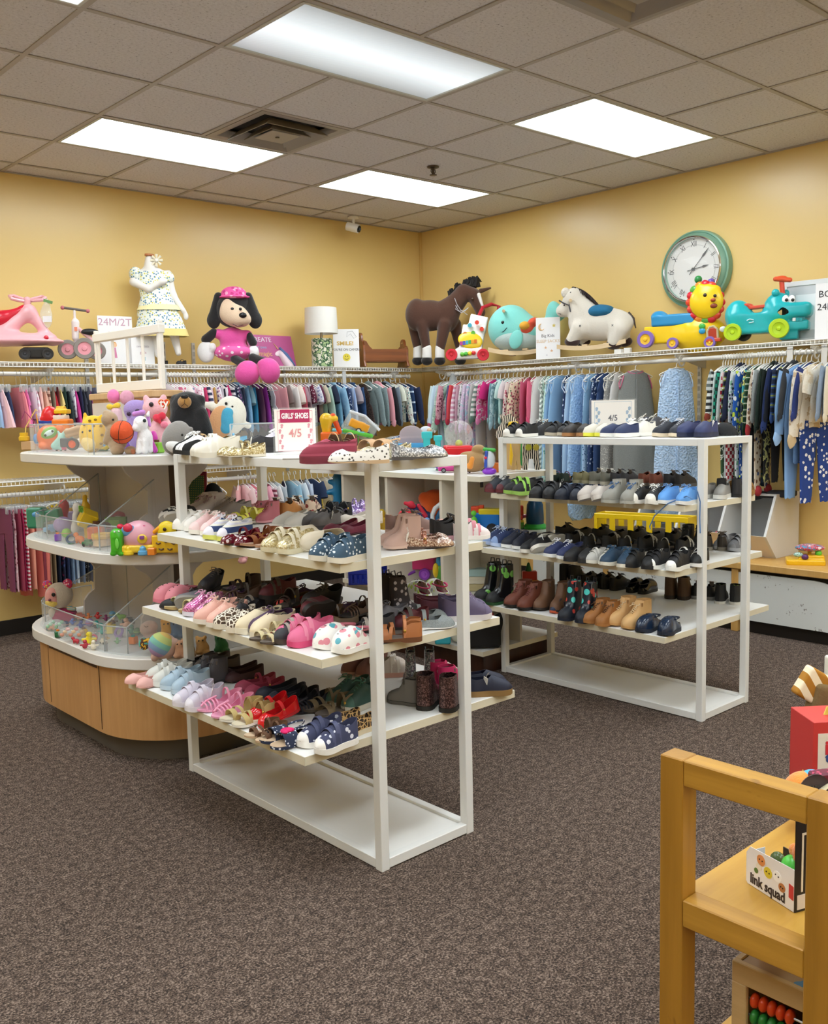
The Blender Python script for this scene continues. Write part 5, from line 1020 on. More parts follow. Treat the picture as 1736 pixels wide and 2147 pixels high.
rack_clothes('R',ZT,[
 (930,'long',['dcebe6','c8d4dc'],'pale mint sleeved top'),(937,'footie',['cfe2ee','a84a60','cfe2ee'],'pale blue sleeper with red cuffs'),(943,'footie',['c4d2e0','e4e8ee'],'light grey blue sleeper'),(949,'long',[('floral','d89aa8','8a3a50','e8b8c0'),'a83a58'],'rose print pyjama top'),(957,'set',[('floral','a8c4b4','88a896','c4dcd0'),'a8c4b4'],'sage green floral pyjama set',d(rz=-25)),(966,'long','6a5a90','violet star top'),(973,'long',['e4525a','c83a50'],'coral red sleeper'),
 (980,'footie',[('stripe','d49ab4','efe4ea'),'4a4a6a',('floral','c8b4bc','8a7a84','e8dce0')],'pink striped sleeper with grey cuffs'),(986,'set',['d8a8bc','b88aa4','a89aa0'],'mauve pink pyjama set'),(993,'footie',[('floral','eceaea','5a5a60','b0b4b8'),'2a2c30'],'white panda print sleeper'),(1000,'set',[('floral','d8c4dc','b8d4d8','f0e4f0'),'c4a4d4'],'lilac cloud print pyjama set'),(1008,'footie',[('camo','d4b8dc','e8d4e8','a8c8dc'),'c8a8d8'],'lavender tie-dye sleeper'),(1017,'set',['c8c4c4','a83a50','c4c0c0'],'grey sleeper with dark red cuffs'),(1026,'long',[('stripe','7a9488','e4e8e4'),'5a7468'],'green and white striped top'),
 (1033,'long',[('camo','ee6aa8','f8d4e4','e43a8c'),'e88ab8'],'hot pink tie-dye top'),(1041,'tee','d82a80','magenta tee'),(1049,'shirt',[('camo','8fb0bc','b4ccd4','6a8c9c'),'9ab8c4'],'cloudy blue denim jacket',d(rz=22,sc=1.12)),(1058,'long',['7fa8b0','a4c8cc'],'dusty teal top'),(1066,'long',['b4dcd8','a0d0cc'],'aqua mint cardigan',d(rz=20)),(1076,'tee','c4e0dc','pale mint tee'),(1084,'tee','e6dce0','off white bodysuit'),
 (1092,'set',[('floral','f0e0e0','8a2c48','d87a90'),'8a2c48'],'white sleeper with burgundy flowers'),(1100,'footie',[('floral','efe4c8','a84860','7a8a6a'),'d8b8a8'],'cream flower print sleeper'),(1110,'set',['c05a78','a84a68','c87a90'],'deep rose pyjama set',d(rz=18)),(1122,'long',['e46a8a','e0557c'],'bright pink cardigan',d(rz=22)),
 (1134,'sack','f0eeec','white fleece sleep sack'),(1145,'sack',[('zig','8f9a98','e8ebe8'),'c8d4cc'],'grey chevron sleep sack',d(rz=20)),(1156,'sack',[('floral','cfe6dc','6aa890','a8d0c0'),'b8dccc'],'mint jungle print sleep sack',d(rz=15)),(1168,'sack',['9cc4e4','d8e8f4'],'sky blue sleep sack'),(1178,'sack',['8ab4dc','b4d0ec'],'soft blue sleep sack'),(1192,'sack',[('floral','24365c','24365c','c8d4ec'),'d8e0f0'],'navy whale print sleep sack',d(rz=22)),
 (1208,'sack',['b8d4ee','e4eef8'],'powder blue zip sleep sack'),(1220,'sack',[('minky','8fb4dc','a8c8ea'),'c8dcf0'],'blue minky dot sleep sack',d(st=1.6)),(1236,'sack',[('dots','a8c8e8','4a6a9a'),'dce8f4'],'light blue sack with navy spots',d(rz=20)),(1249,'sack',['7fa8cc','a4c4e0'],'dusty blue sleep sack'),(1262,'sack',[('dots','223a66','c8d4e8',None,.7),'223a66'],'navy star sleep sack'),(1274,'sack','2c4470','plain navy sleep sack'),
 (1288,'sack',[('dots','9a9a98','d8d8d4',None,1.3),'e8e8e4'],'grey lattice sleep sack'),(1299,'tank','d8d8d8','empty looking white vest'),(1332,'sack',[('heather','6f7270','8a8c8a'),'c86a88'],'dark grey sleep sack with pink trim',d(rz=-38,sc=.9,st=1.5,sy=1)),
 (1418,'sack',[('minky','9ab8dc','b8d0ec'),'c4d8f0'],'lone pale blue bubbly sleep sack',d(rz=-36,sc=.88,st=1.8,sy=1))],
 'pyjamas and sleep sacks on the upper right rod','nearest the room corner')
rack_clothes('R',ZT,[
 (1516,'tee',[('stripe','c8ccca','6a7472')],'grey striped tee'),(1521,'long',[('stripe','e0e2e0','2a2c2e'),'8a3a2a'],'black and white striped top'),(1527,'long',['e4ecec','d0dcdc'],'white sweatshirt'),(1533,'set',[('plaid','1d8a72','14342e','2ab090'),'1d8a72',('camo','3a5a3c','dfe4dc','22331f')],'green buffalo check pyjamas'),(1539,'footie',[('heather','b8c0c4','d8dee0'),'a8b0b4'],'light grey sleeper'),(1545,'set',[('plaid','b8283c','e8e0e0','f0d4d8'),'b8283c',('plaid','b8283c','e8e0e0','8a1c2c')],'red plaid pyjamas'),
 (1551,'long',[('stripe','1c2436','8a9a3c','e8e6d8',.7)],'navy and olive block stripe top'),(1557,'hoodie',['1c2442','1a2038'],'dark navy fleece'),(1564,'footie',[('floral','e8ecee','3a3c44','8ac8a0'),'1c1e24'],'white monster print sleeper'),(1571,'set',[('floral','1f5ab8','c8e04a','e8ecf4',.6),'1c2a50',('floral','1f4a9a','c8e04a','e8ecf4')],'royal blue dinosaur pyjamas',d(sc=1.05)),(1577,'tank','6a7478','grey vest'),
 (1590,'footie',[('camo','48b8c8','e8e48a','1c2c44'),'2a3a50',('camo','48b8c8','d8dc6a','8ad4dc')],'turquoise print sleeper'),(1596,'set',[('stripe','1f3f2c','3a6a44','dce4d8'),'1f3f2c','22262c'],'green striped pyjamas'),(1602,'footie',[('floral','d8cdbc','7a5a44','4a5a8a',.7),'a83038'],'beige beaver print sleeper',d(sc=1.06)),(1608,'long',[('floral','e4e6e8','a83a44','5a6a8a'),'c8303c'],'white print top with red trim'),(1614,'long',[('heather','8a9294','b8bebe')],'grey marl top'),(1620,'set',['1a2c24','182820',('camo','20242c','c8cc8a','30363e')],'dark green fleece set'),(1627,'hoodie',['16241e','14201a'],'black green hoodie'),
 (1634,'jacket',['1a1e28','1a1e28'],'near black jacket'),(1641,'set',['1c2c58','22366a','14161c'],'navy cotton pyjama set'),(1650,'long',[('stripe','1e2a44','3a5a9a','9aa85a',.7),'3a5a9a'],'blue and green striped top'),(1658,'jacket',['2c2e30','5a5c5e'],'charcoal track jacket'),(1668,'hoodie',['3a3c40','34363a'],'charcoal grey hoodie'),(1680,'set',['88b0e0','9cc0ea','88b0e0'],'baby blue pyjama set',d(sc=1.12,rz=-14)),(1692,'jeans',[('denim','4a6a94','6a8ab4'),'3a5a84'],'faded denim overalls',d(sc=1.1)),(1702,'long','2a3a7a','royal navy top'),
 (1716,'set',[('camo','e6dccb','e9e0d0','cbb492'),'cdb48e',('floral','1f3f8a','e8e8ec','1f3f8a')],'beige dinosaur tee and blue trousers set',d(sc=1.15,rz=-18)),(1728,'tee',[('camo','ebe3d3','e4dac6','d4c0a0')],'cream tee beside the photo edge',d(sc=1.15)),(1745,'long','8a9ab0','slate top'),(1760,'long','e4dcc8','oatmeal top')],
 'boys clothes on the upper right rod','right of the bubbly sleep sack')
rack_clothes('L',ZL+.003,[
 (-14,'leggings','7a3a58','dark plum leggings'),(-4,'leggings',('floral','e0b4bc','8a3048','f0dce0'),'pink floral leggings'),(6,'pants','9a3a52','rose wine trousers'),(14,'leggings','b8285c','raspberry leggings'),(22,'leggings',('stripe','c83a5a','f4ecee',None,1.6),'red and white striped leggings'),(33,'leggings','f0a48c','light peach leggings'),(44,'pants','e07a70','coral trousers',d(sc=1.1,rz=25)),(58,'leggings','8a3a4a','dusty wine leggings'),(66,'pants','a89478','khaki trousers'),(76,'pants','8a7458','brown corduroy trousers'),
 (88,'jeans','1f2a44','dark navy jeans'),(97,'leggings',('floral','222844','c84a8a','4a5a9a'),'navy leggings with pink print'),(107,'jeans','24355c','dark blue jeans'),(117,'jeans',('denim','6a8ab4','a4c0dc'),'washed light blue jeans'),(127,'leggings',('vstripe','8aa0b8','dfe8f0'),'blue striped leggings'),(137,'jeans','5a6c88','grey blue jeans'),(146,'leggings',('dots','16181c','e8e8e8'),'black leggings with white dots'),(155,'jeans',('denim','1c3054','28446e'),'deep indigo jeans'),(164,'jeans','1a2848','midnight blue jeans'),(176,'leggings','5a3a6a','purple leggings'),(188,'jeans','3a4a68','faded navy jeans'),(205,'pants','222428','black trousers')],
 'trousers on clear clip hangers','at the left end of the lower left rod',clip=True)
rack_clothes('L',ZL+.003,[
 (424,'tee','e8e4e4','white baby tee'),(434,'tee','d8d0cc','cream baby tee'),(444,'tank','e4d4d4','pale vest'),(490,'footie','efb0b0','salmon pink romper',d(rz=-35)),(500,'tee','f0d4d4','blush baby tee'),(508,'long',('floral','f4dce4','d86a9a','f0a8c0'),'pink floral baby top'),(516,'tee','e4808c','rose baby tee'),(524,'long','f2e8ea','white baby cardigan'),(533,'tee','e8a8b8','baby pink tee'),(548,'long',('stripe','8a3a50','e4d4d8'),'wine striped baby top'),(556,'tee','e8e8e8','plain white baby tee'),(566,'long','c4ccd4','silver grey baby top'),
 (586,'dress',('dots','2a2640','6a6488',None,2),'dark sparkly baby dress',d(rz=-25)),(598,'long','a4d0e8','ice blue baby top'),(610,'tee','e0eaf0','white blue baby tee'),(622,'dress',('floral','16161c','d84a70','e8e8ec'),'black baby dress with flowers',d(rz=-25)),(634,'long','c8d4e8','pale lavender baby top',d(rz=-20)),(646,'tee','2c3c5c','navy baby tee'),(658,'dress',('floral','c8a83c','f0ecd8','8a7a3a'),'mustard floral baby dress',d(rz=-20)),(670,'long','e8e4d8','ivory baby cardigan'),(682,'tee',('dots','e8e4dc','4a4a50'),'spotted baby tee'),(694,'long','3a5a8a','blue baby top'),(706,'tee','e4e8ec','pearl white baby tee'),(722,'long','8a9ab4','dusty blue baby top')],
 'baby clothes on the lower left rod','seen through the near rack',scale=.92)
# =================== things on the upper wall shelves ===================
class Q:
    'local frame of a thing: origin at the sight point of a photo pixel on plane v; gives local points for photo pixels'
    def __init__(s,px,py,axis,v,rz=-42,base=None):
        s.o=Vector(base) if base is not None else at(px,py,axis,v); s.rz=rz; s.S=(s.o-Vector(CAM)).dot(FW)/FPX
        s.fx=1/max(.35,cos(math.radians(rz+42.13))); a=math.radians(rz); s.ux=Vector((cos(a),sin(a),0)); s.n=Vector((-sin(a),cos(a),0))
    def __call__(s,x,y,d=0):
        D=RT*((x-868)/FPX)-UP*((y-1073.5)/FPX)+FW; C0=Vector(CAM); t=(d*s.S-s.n.dot(C0-s.o))/s.n.dot(D); p=C0+D*t-s.o
        return (p.dot(s.ux),d*s.S,p.z)
    def e(s,x,y,rx,rz,ry=None,d=0,rot=None,neg=0):
        r=(rx*s.S*s.fx,(ry if ry is not None else (rx+rz)/2)*s.S,rz*s.S); t=('-e' if neg else 'e',s(x,y,d),r); return t+((rot,) if rot else ())
    def c(s,x1,y1,x2,y2,r1,r2=None,d=0,d2=None): return ('c',s(x1,y1,d),s(x2,y2,d if d2 is None else d2),r1*s.S,(r1 if r2 is None else r2)*s.S)
    def b(s,x,y,hx,hz,hy,rd=1,d=0,rot=None,neg=0): rd=min(rd,hx*.9,hz*.9,hy*.9); t=('-b' if neg else 'b',s(x,y,d),((hx-rd*.35)*s.S*s.fx,(hy-rd*.35)*s.S,(hz-rd*.35)*s.S),rd*s.S); return t+((rot,) if rot else ())
    def thing(s,name,label,cat,group=None): s.t=thing(name,label,cat,s.o,s.rz,group); return s
    def P(s,name,prims,mat,label=None,h=1.3,k=4,parent=None):
        if not isinstance(prims,list): prims=[prims]
        return part(name,sdf(prims,h*s.S,k*s.S),mat,parent or s.t,label=label)
    def eye(s,x,y,r,d,c='111214',n='eye'): return part(n,MB().ball(s(x,y,d),(r*s.S,r*.5*s.S,r*s.S),10,8),M(c,.12),s.t)
    def disc(s,x,y,r,d,mat,n,w=1): return part(n,MB().tube([s(x,y,d),s(x,y,d-w)],r*s.S,20),mat,s.t)
    def wheel(s,x,y,r,w,d,rim,tyre,nm='wheel',hub=.45,ax='y'):
        S=s.S; pr=[(r*.62,0),(r*.95,0),(r,w*.15),(r,w*.85),(r*.95,w),(r*.62,w)]; c=s(x,y,d)
        W=part(nm,MB().lathe([(a*S,b*S) for a,b in pr]+[(r*.62*S,0)],(0,0,0),'y',24,cap=False),tyre,s.t,c); part('rim',MB().lathe([(.01*S,-w*.1*S),(r*.2*S,-w*.05*S),(r*.26*S,w*.2*S),(r*.64*S,w*.12*S),(r*.64*S,w*.85*S),(r*.26*S,w*.8*S),(r*.2*S,w*1.0*S),(.01*S,w*1.05*S)],(0,0,0),'y',20),rim,W); return W
ZS=1.771
def card(px0,py0,px1,py1,axis,v,rz,label,name='sign',t=2.2,zs=ZS,mat=None,cat='sign',lean=0):
    'upright card resting on a shelf, its photo box given; returns Q with .t'
    q=Q((px0+px1)/2,py1,axis,v,rz); q.o.z=zs; q.thing(name,label,cat); a=q(px0,py1); b=q(px1,py0); w=(b[0]-a[0])/2; q.w=w; q.h=b[2]; q.cx=(a[0]+b[0])/2
    if lean: q.t.rotation_euler=(math.radians(lean),0,math.radians(rz))
    part('board',MB().box(q.cx-w,q.cx+w,0,t*q.S,.0,q.h,.0008),mat or M('f3f3f5',.25),q.t); return q
def ctext(q,s,fx,fz,size,c,wx=1,bold=0,name='lettering',d=-.0006): return text(s,size*q.h,M(c,.5),q.t,(q.cx+(fx*2-1)*q.w,d,fz*q.h),name=name,wx=wx,bold=bold*q.h)
# pink swing car
q=Q(55,755,'y',2.42,-20); q.o.z=ZS; q.thing('toy_swing_car','pink and red toy swing car with a loop handlebar at the shelf left end','ride-on toy'); PK=PLAS('eeb0b8'); RD=PLAS('d02038'); DK=PLAS('1b1a1d')
q.P('body',[q.e(28,716,92,9,40),q.c(2,700,60,654,16,13),q.c(60,654,112,716,13,6),q.c(-40,700,10,705,14,12),q.e(28,708,70,10,30)],PK,k=14)
q.P('seat',[q.c(-40,690,5,667,15,14,d=0),q.c(5,667,50,650,13,8),q.c(52,650,70,656,9,5)],RD,k=10)
q.P('steering_column',[q.c(58,655,57,630,6,8)],PK); part('handlebar',MB().tube([q(x,y,dd) for x,y,dd in((57,632,0),(40,630,-6),(24,626,-10),(20,621,0),(28,620,8),(45,626,6),(57,630,3),(72,626,6),(88,622,8),(95,624,0),(88,629,-10),(72,630,-6))],3.6*q.S,8,closed=True),PK,q.t)
q.P('axle_block',q.b(76,741,22,10,14,3),DK); q.wheel(52,742,12,9,-22,M('2a2a2e',.4),DK); q.wheel(100,742,12,9,-20,M('2a2a2e',.4),DK); q.wheel(-30,742,12,9,-20,M('2a2a2e',.4),DK); part('latch',MB().ball(q(97,708,-26),5*q.S,8,6),RD,q.t)
# bottle with green lid hanging in a bag on the car
q=Q(97,690,'y',2.36,-42); q.thing('bagged_toy_bottle','clear plastic bag of small parts with green clip and white label on the swing car','packaged toy')
q.P('bag',[q.e(97,664,13,24,5),q.c(98,640,98,630,6,4)],M('e8ece8',.08,alpha=.3),k=8); part('clip',MB().obox(q(100,632,-1),(9*q.S,4*q.S,3*q.S),(0,.3,0),.001),M('6a9a58',.5),q.t); part('label',MB().obox(q(99,669,-6),(9*q.S,.4*q.S,6*q.S)),M('ececf0',.4),q.t)
# balance bike
q=Q(160,756,'y',2.42,-28); q.o.z=ZS; q.thing('toy_balance_bike','little white and pink balance bike with brown grips and grey tyres','balance bike'); TY=M('8d857f',.7); PR=M('e89aa6',.45); WB=M('e9dfe0',.3)
q.wheel(143,733,20,10,-12,PR,TY); q.wheel(178,731,22,10,-16,PR,TY); q.wheel(203,736,19,10,20,PR,TY)
q.P('fork',[q.c(156,652,157,675,2.5,3),q.c(158,676,158,708,8,7),q.c(158,708,160,735,3,5),q.c(146,734,182,732,4,4)],WB,k=3)
q.P('frame',[q.c(160,686,205,722,4.5,4)],M('e2b0b4',.4)); q.P('saddle',[q.e(188,696,18,7,10)],M('1c1c20',.5),k=5)
part('handlebar',MB().tube([q(132,645),q(183,652)],2.6*q.S,8),M('6b625c',.6),q.t); 
for x,y in((131,645),(184,652)): part('grip_cap',MB().ball(q(x,y),4.2*q.S,10,8),M('c4707a',.6),q.t)
part('sticker',MB().obox(q(159,690,-8.3),(3*q.S,.3*q.S,4*q.S)),M('e88a6a',.5),q.t)
# price signs on the left
q=card(209,664,276,757,'y',2.56,-8,'white 24M/2T girls size sign with a small girl drawing behind the railing'); ctext(q,'24M/2T',.5,.87,.21,'c9a0b4',1.05); ctext(q,'GIRLS',.52,.62,.17,'c9b0b8')
m=MB(); part('drawn_girl_dress',MB().prism([(q.cx-.02,.05),(q.cx+.004,.05),(q.cx-.004,.12),(q.cx-.013,.12)],-.0012,-.0004,Matrix(((1,0,0,0),(0,0,1,0),(0,1,0,0),(0,0,0,1)))),M('d88ab0',.6),q.t); part('drawn_girl_head',MB().tube([(q.cx-.009,-.0004,.137),(q.cx-.009,-.0012,.137)],.014,16),M('f0c49a',.6),q.t); part('drawn_girl_hair',MB().tube([(q.cx-.012,-.0002,.143),(q.cx-.012,-.0009,.143)],.015,16),M('e0a04a',.6),q.t)
q=card(277,703,322,758,'y',2.50,-8,'small white sign with pale handwritten words and little pictures'); ctext(q,'sweet little',.5,.62,.12,'b8b0bc',.8); ctext(q,'girls',.5,.42,.14,'c49aa8'); part('drawn_bottle',MB().box(q.cx-.012,q.cx-.004,-.001,-.0004,.02,.05),M('e8b8b0',.6),q.t); part('drawn_balloon',MB().box(q.cx+.008,q.cx+.016,-.001,-.0004,.03,.055),M('b8d0d8',.6),q.t)
# mannequin
q=Q(350,757,'y',2.44,-30); q.o.z=ZS; q.thing('child_mannequin','headless white child mannequin with one bent arm wearing a floral dress','mannequin'); MQ=M('e8e4df',.5)
q.P('body',[q.c(313,545,314,560,9,12),q.e(318,580,30,20,13),q.e(326,620,26,40,14),q.e(335,670,28,30,15),q.c(328,690,331,744,11,6),q.c(362,690,374,740,11,6),q.c(284,572,281,590,9,8),q.c(281,592,312,606,8.5,7,d=-4,d2=-14),q.c(312,606,338,592,7,6,d=-14,d2=-20),q.e(343,589,8,6,5,d=-21),q.c(352,575,362,618,8.5,7.5,d=2),q.c(362,618,385,652,7,5,d=2,d2=-4),q.e(390,663,5,8,4,d=-4)],MQ,k=6)
part('neck_cap',MB().tube([q(313,537),q(313,533)],9.5*q.S,20),WOOD('a8643a','c07a4a'),q.t)
FLP=PAT('floral','e9efe6','5f8aa6','d8d06a',1.5)
dr=q.t
S=q.S
def ring(x,y,rx,ry,d=0,n=30,am=0,kk=9,ph=0): 
    c=q(x,y,d); return [(c[0]+rx*S*q.fx*cos(2*PI*i/n),c[1]+(ry+am*sin(kk*2*PI*i/n+ph))*S*sin(2*PI*i/n)+am*.5*S*sin(kk*2*PI*i/n),c[2]+.0) for i in range(n)]
def loft(rings):
    m=MB(); n=len(rings[0]); V=[p for r in rings for p in r]; F=[(i*n+k,(i+1)*n+k,(i+1)*n+(k+1)%n,i*n+(k+1)%n) for i in range(len(rings)-1) for k in range(n)]; return m.pf(V,F)
w=thing('floral_sundress','white sundress with blue and yellow flowers, ruffled yellow hem, on the mannequin','clothing',q.o,q.rz)
part('bodice',loft([ring(316,570,34,15),ring(320,580,36,17),ring(324,605,31,17),ring(328,625,31,18)]),FLP,w); part('skirt',loft([ring(328,622,31,18),ring(330,640,37,22,am=1),ring(332,660,42,24,am=2),ring(335,665,43,25,am=2),ring(337,690,50,29,am=3),ring(338,696,51,29,am=3)]),FLP,w)
part('hem_ruffle',loft([ring(338,691,51,29.5,am=3),ring(339,706,55,32,am=5,kk=12)]),M('e8d488',.85),w); part('waist_frill',loft([ring(332,640,37.5,22.5,am=1),ring(333,651,44,26,am=3,kk=12)]),M('ece4b0',.85),w)
part('puff_sleeve',sdf([q.e(284,575,13,15,13)],1.4*S,4*S),FLP,w); part('puff_sleeve',sdf([q.e(353,583,12,13,12)],1.4*S,4*S),FLP,w)
w=thing('flower_headband','cream beaded flower pinned to the mannequin neck','hair accessory',q.o+Vector((0,0,0)),q.rz)
for k in range(8): a=k*PI/4; part('petal',MB().tube([q(328,546,-9),(q(328+13*cos(a),546+13*sin(a),-9))],[1.2*S,3*S],6),M('e9e2cc',.5),w)
part('flower_center',MB().ball(q(328,546,-11),4*S),M('f4f0e4',.3),w)
for (x,y,nm) in((341,750,'left'),(380,750,'right')):
    c=q.o+q.ux*q(x,y,-4)[0]+q.n*(-4*q.S); shoe(c.x,c.y,ZS,120,'maryjane',d(u='1a1a1c',s='2a2622',i='e8e4dc'),nm+' black mary jane on the mannequin foot','mannequin shoes',L=.105)
# seated plush puppy in a pink dress (plain stand-in)
q=Q(490,758,'y',2.34,-36); q.o.z=ZS; q.thing('plush_doll','large seated plush in pink dress and hat dangling pink boots over the shelf','plush toy'); BK_=PLUSH('19171a'); CR=PLUSH('e0c4a8'); HP=M('e050a0',.8,sheen=.4,fuzz=60); WG=PLUSH('eceaec'); 
q.P('head',[q.e(484,650,33,36,30),q.e(500,632,26,20,22)],BK_,k=10); q.P('muzzle',[q.e(490,660,28,22,20,d=-18),q.e(504,670,22,15,18,d=-24),q.e(478,645,14,18,8,d=-23)],CR,k=12)
q.P('floppy_ear',[q.c(458,622,448,672,9,13,d=-6),q.e(448,672,13,17,7,d=-8)],BK_); q.P('floppy_ear',[q.c(520,622,535,670,9,13,d=-4),q.e(535,672,14,17,7,d=-6)],BK_)
q.eye(487,648,3.6,-36); q.eye(504,648,3.2,-40); q.P('nose',q.e(509,661,8,6,6,d=-40),M('161417',.3)); 
q.P('hat',[q.e(490,616,26,15,24,d=-4),q.e(492,624,33,4.5,30,d=-4)],PAT('floral','e85aa0','f0a8c8','c83a80',.7),k=6)
part('smile',MB().tube([q(488,679,-41),q(498,684,-43),q(510,681,-43)],1*q.S,5),M('5a3028'),q.t)
q.P('torso',[q.e(488,712,27,26,20),q.e(490,738,36,20,24),q.e(458,700,12,10,11),q.e(517,702,12,10,11)],HP,k=8)
q.P('skirt_dots',[q.e(488,738,40,17,27)],PAT('dots','e868ac','f8e4ee',None,.45),k=4)
q.P('arm',[q.c(448,698,432,712,9,10,d=-4),],BK_); q.P('paw',[q.e(432,738,18,22,12,d=-6),q.e(446,728,7,9,7,d=-14)],WG,k=6); q.P('arm',[q.c(522,704,530,718,8,9,d=-4)],BK_); q.P('paw',[q.e(532,738,11,14,9,d=-4)],WG)
q.P('leg',[q.c(492,752,512,764,9,9,d=-16,d2=-34),q.c(530,750,556,760,9,9,d=-14,d2=-36)],BK_,k=3); q.P('boot',[q.e(518,784,25,24,18,d=-40),q.e(520,770,17,13,14,d=-36)],HP,k=8); q.P('boot',[q.e(565,778,22,26,17,d=-42),q.e(556,764,16,11,13,d=-38)],HP,k=8)
# unicorn box
q=card(528,702,620,758,'y',2.58,4,'purple pink unicorn book box leaning on the wall behind the plush','book_box',t=10,mat=M('c05a94',.4),cat='box',lean=-14); 
def zy(o,dx=0): return Matrix(((1,0,0,0),(0,0,1,0),(0,1,0,0),(0,0,0,1)))
ctext(q,'CREATE',.3,.85,.2,'e8e0ea',1.1); ctext(q,'your own',.24,.62,.14,'8ab0d8',1); ctext(q,'magic',.35,.42,.2,'e8c06a',1.1)
part('unicorn_head',sdf([('e',(q.cx+q.w*.30,-.002,q.h*.45),(.045,.004,.022),(0,-20,0)),('c',(q.cx+q.w*.36,-.002,q.h*.42),(q.cx+q.w*.62,-.002,q.h*.05),.024,.04)],.004,.01),M('f2dce8',.5),q.t)
part('unicorn_horn',MB().tube([(q.cx+q.w*.28,-.004,q.h*.58),(q.cx+q.w*.12,-.004,q.h*.76)],[.005,.0008],8),M('e8c880',.4),q.t); part('unicorn_mane',MB().tube([(q.cx+q.w*a,-.006,q.h*b) for a,b in((.36,.62),(.55,.45),(.68,.25),(.82,.06))],[.008,.012,.012,.006],8).tube([(q.cx+q.w*a,-.006,q.h*b) for a,b in((.42,.6),(.64,.42),(.8,.22),(.92,.05))],[.004,.009,.008,.003],8),M('5a7ab0',.5),q.t)
# table lamp
q=Q(676,766,'y',2.42,-42); q.o.z=ZS; q.thing('table_lamp','unlit table lamp with white drum shade and green leaf print base','lamp'); S=q.S
sh=MB(); pr=[(33,122),(34.5,68)]
V=[(r*S*cos(2*PI*k/36),r*S*sin(2*PI*k/36),z*S) for r,z in((33,122),(34.8,69),(34.2,69),(32.4,122)) for k in range(36)]; sh.pf(V,[(i*36+k,((i+1)%4)*36+k,((i+1)%4)*36+(k+1)%36,i*36+(k+1)%36) for i in range(4) for k in range(36)])
part('lamp_shade',sh,M('e4e2dc',.9,name='linen'),q.t); part('base',MB().lathe([(20*S,0),(22*S,1*S),(22*S,57*S),(20*S,59*S)],n=32),PAT('camo','dfe0cc','2f5a3c','a8c08a',1.6,.4),q.t); part('stem',MB().lathe([(6*S,58*S),(3*S,60*S),(3*S,74*S),(5*S,75*S),(5*S,88*S),(8*S,90*S),(8*S,100*S)],n=14),M('b8b4ac',.25,.8),q.t); part('shade_ring',MB().tube([(-33*S,0,118*S),(33*S,0,118*S)],.6*S,5).tube([(0,-33*S,118*S),(0,33*S,118*S)],.6*S,5),HK,q.t)
# smile sign
q=card(700,690,752,765,'y',2.46,-30,'white sign reading SMILE you are on camera with a smiley face beside the lamp'); ctext(q,'SMILE!',.46,.63,.14,'d9b45a',1.15,.004); ctext(q,"YOU'RE ON CAMERA",.5,.47,.085,'2a2a2c',.95)
c=(q.cx+.0*q.w,0,.27*q.h); part('smiley',MB().tube([(c[0],-.0004,c[2]),(c[0],-.0016,c[2])],.1*q.h,28),M('ead84a',.4),q.t); part('smiley_face',MB().tube([(c[0]+.055*q.h*cos(a),-.0022,c[2]+.055*q.h*sin(a)) for a in [math.radians(x) for x in range(200,345,12)]],.0014,5).ball((c[0]-.03*q.h,-.002,c[2]+.03*q.h),(.003,.001,.005)).ball((c[0]+.03*q.h,-.002,c[2]+.03*q.h),(.003,.001,.005)),M('2a2a22'),q.t)
part('camera_drawing',MB().tube([(q.cx+.35*q.w,-.001,.88*q.h),(q.cx+.05*q.w,-.001,.80*q.h),(q.cx+.1*q.w,-.001,.93*q.h),(q.cx+.5*q.w,-.001,.95*q.h),(q.cx+.8*q.w,-.001,.8*q.h),(q.cx+.6*q.w,-.001,.76*q.h)],.0012,5,closed=True),M('6a7078'),q.t)
# wooden cradle
q=Q(800,767,'y',2.44,-22); q.o.z=ZS; q.thing('doll_cradle','reddish brown wooden doll rocking cradle between the camera sign and the horse','cradle'); CW=WOOD('6a3616','8f5024',.3,1.2,'x'); S=q.S
def endboard(x): 
    o=[(-30,0),(-24,-6),(0,-9+8),(24,-6),(30,0),(26,12),(24,48),(20,56),(14,58),(12,68),(8,74),(0,77),(-8,74),(-12,68),(-14,58),(-20,56),(-24,48),(-26,12)]
    return o
fl={'y':1}
for px_ in(757,846):
    c=q(px_,766,0); hgt=1.0 if px_<800 else .82
    o=[(-34,3),(-20,0),(20,0),(34,3),(30,10),(26,18),(26,46),(20,54),(13,56),(11,66),(7,71),(0,73),(-7,71),(-11,66),(-13,56),(-20,54),(-26,46),(-26,18),(-30,10)]
    eb=part('end_board',MB().prism([(a*S*1.0,b*S*hgt) for a,b in o],c[0]-2.5*S,c[0]+2.5*S,Matrix(((0,0,1,0),(1,0,0,0),(0,1,0,0),(0,0,0,1))),.6*S),CW,q.t); part('hand_slot',MB().obox((c[0],0,63*S*hgt),(2.7*S,6*S,2.6*S),(0,0,0),1.5*S),M('c9a870',.6),eb)
a=q(757,766)[0]; b=q(846,766)[0]
for y in(-24,24): 
    o=[(a,14*S),(b,14*S),(b,44*S),(b-.02,40*S),(b-.06,38*S),(a+.07,38*S),(a+.045,44*S),(a+.02,54*S),(a,56*S)]; part('side_board',MB().prism(o,y*S-1.5*S,y*S+1.5*S,Matrix(((1,0,0,0),(0,0,1,0),(0,1,0,0),(0,0,0,1)))),CW,q.t)
part('bottom_board',MB().box(a,b,-24*S,24*S,12*S,15*S),CW,q.t)
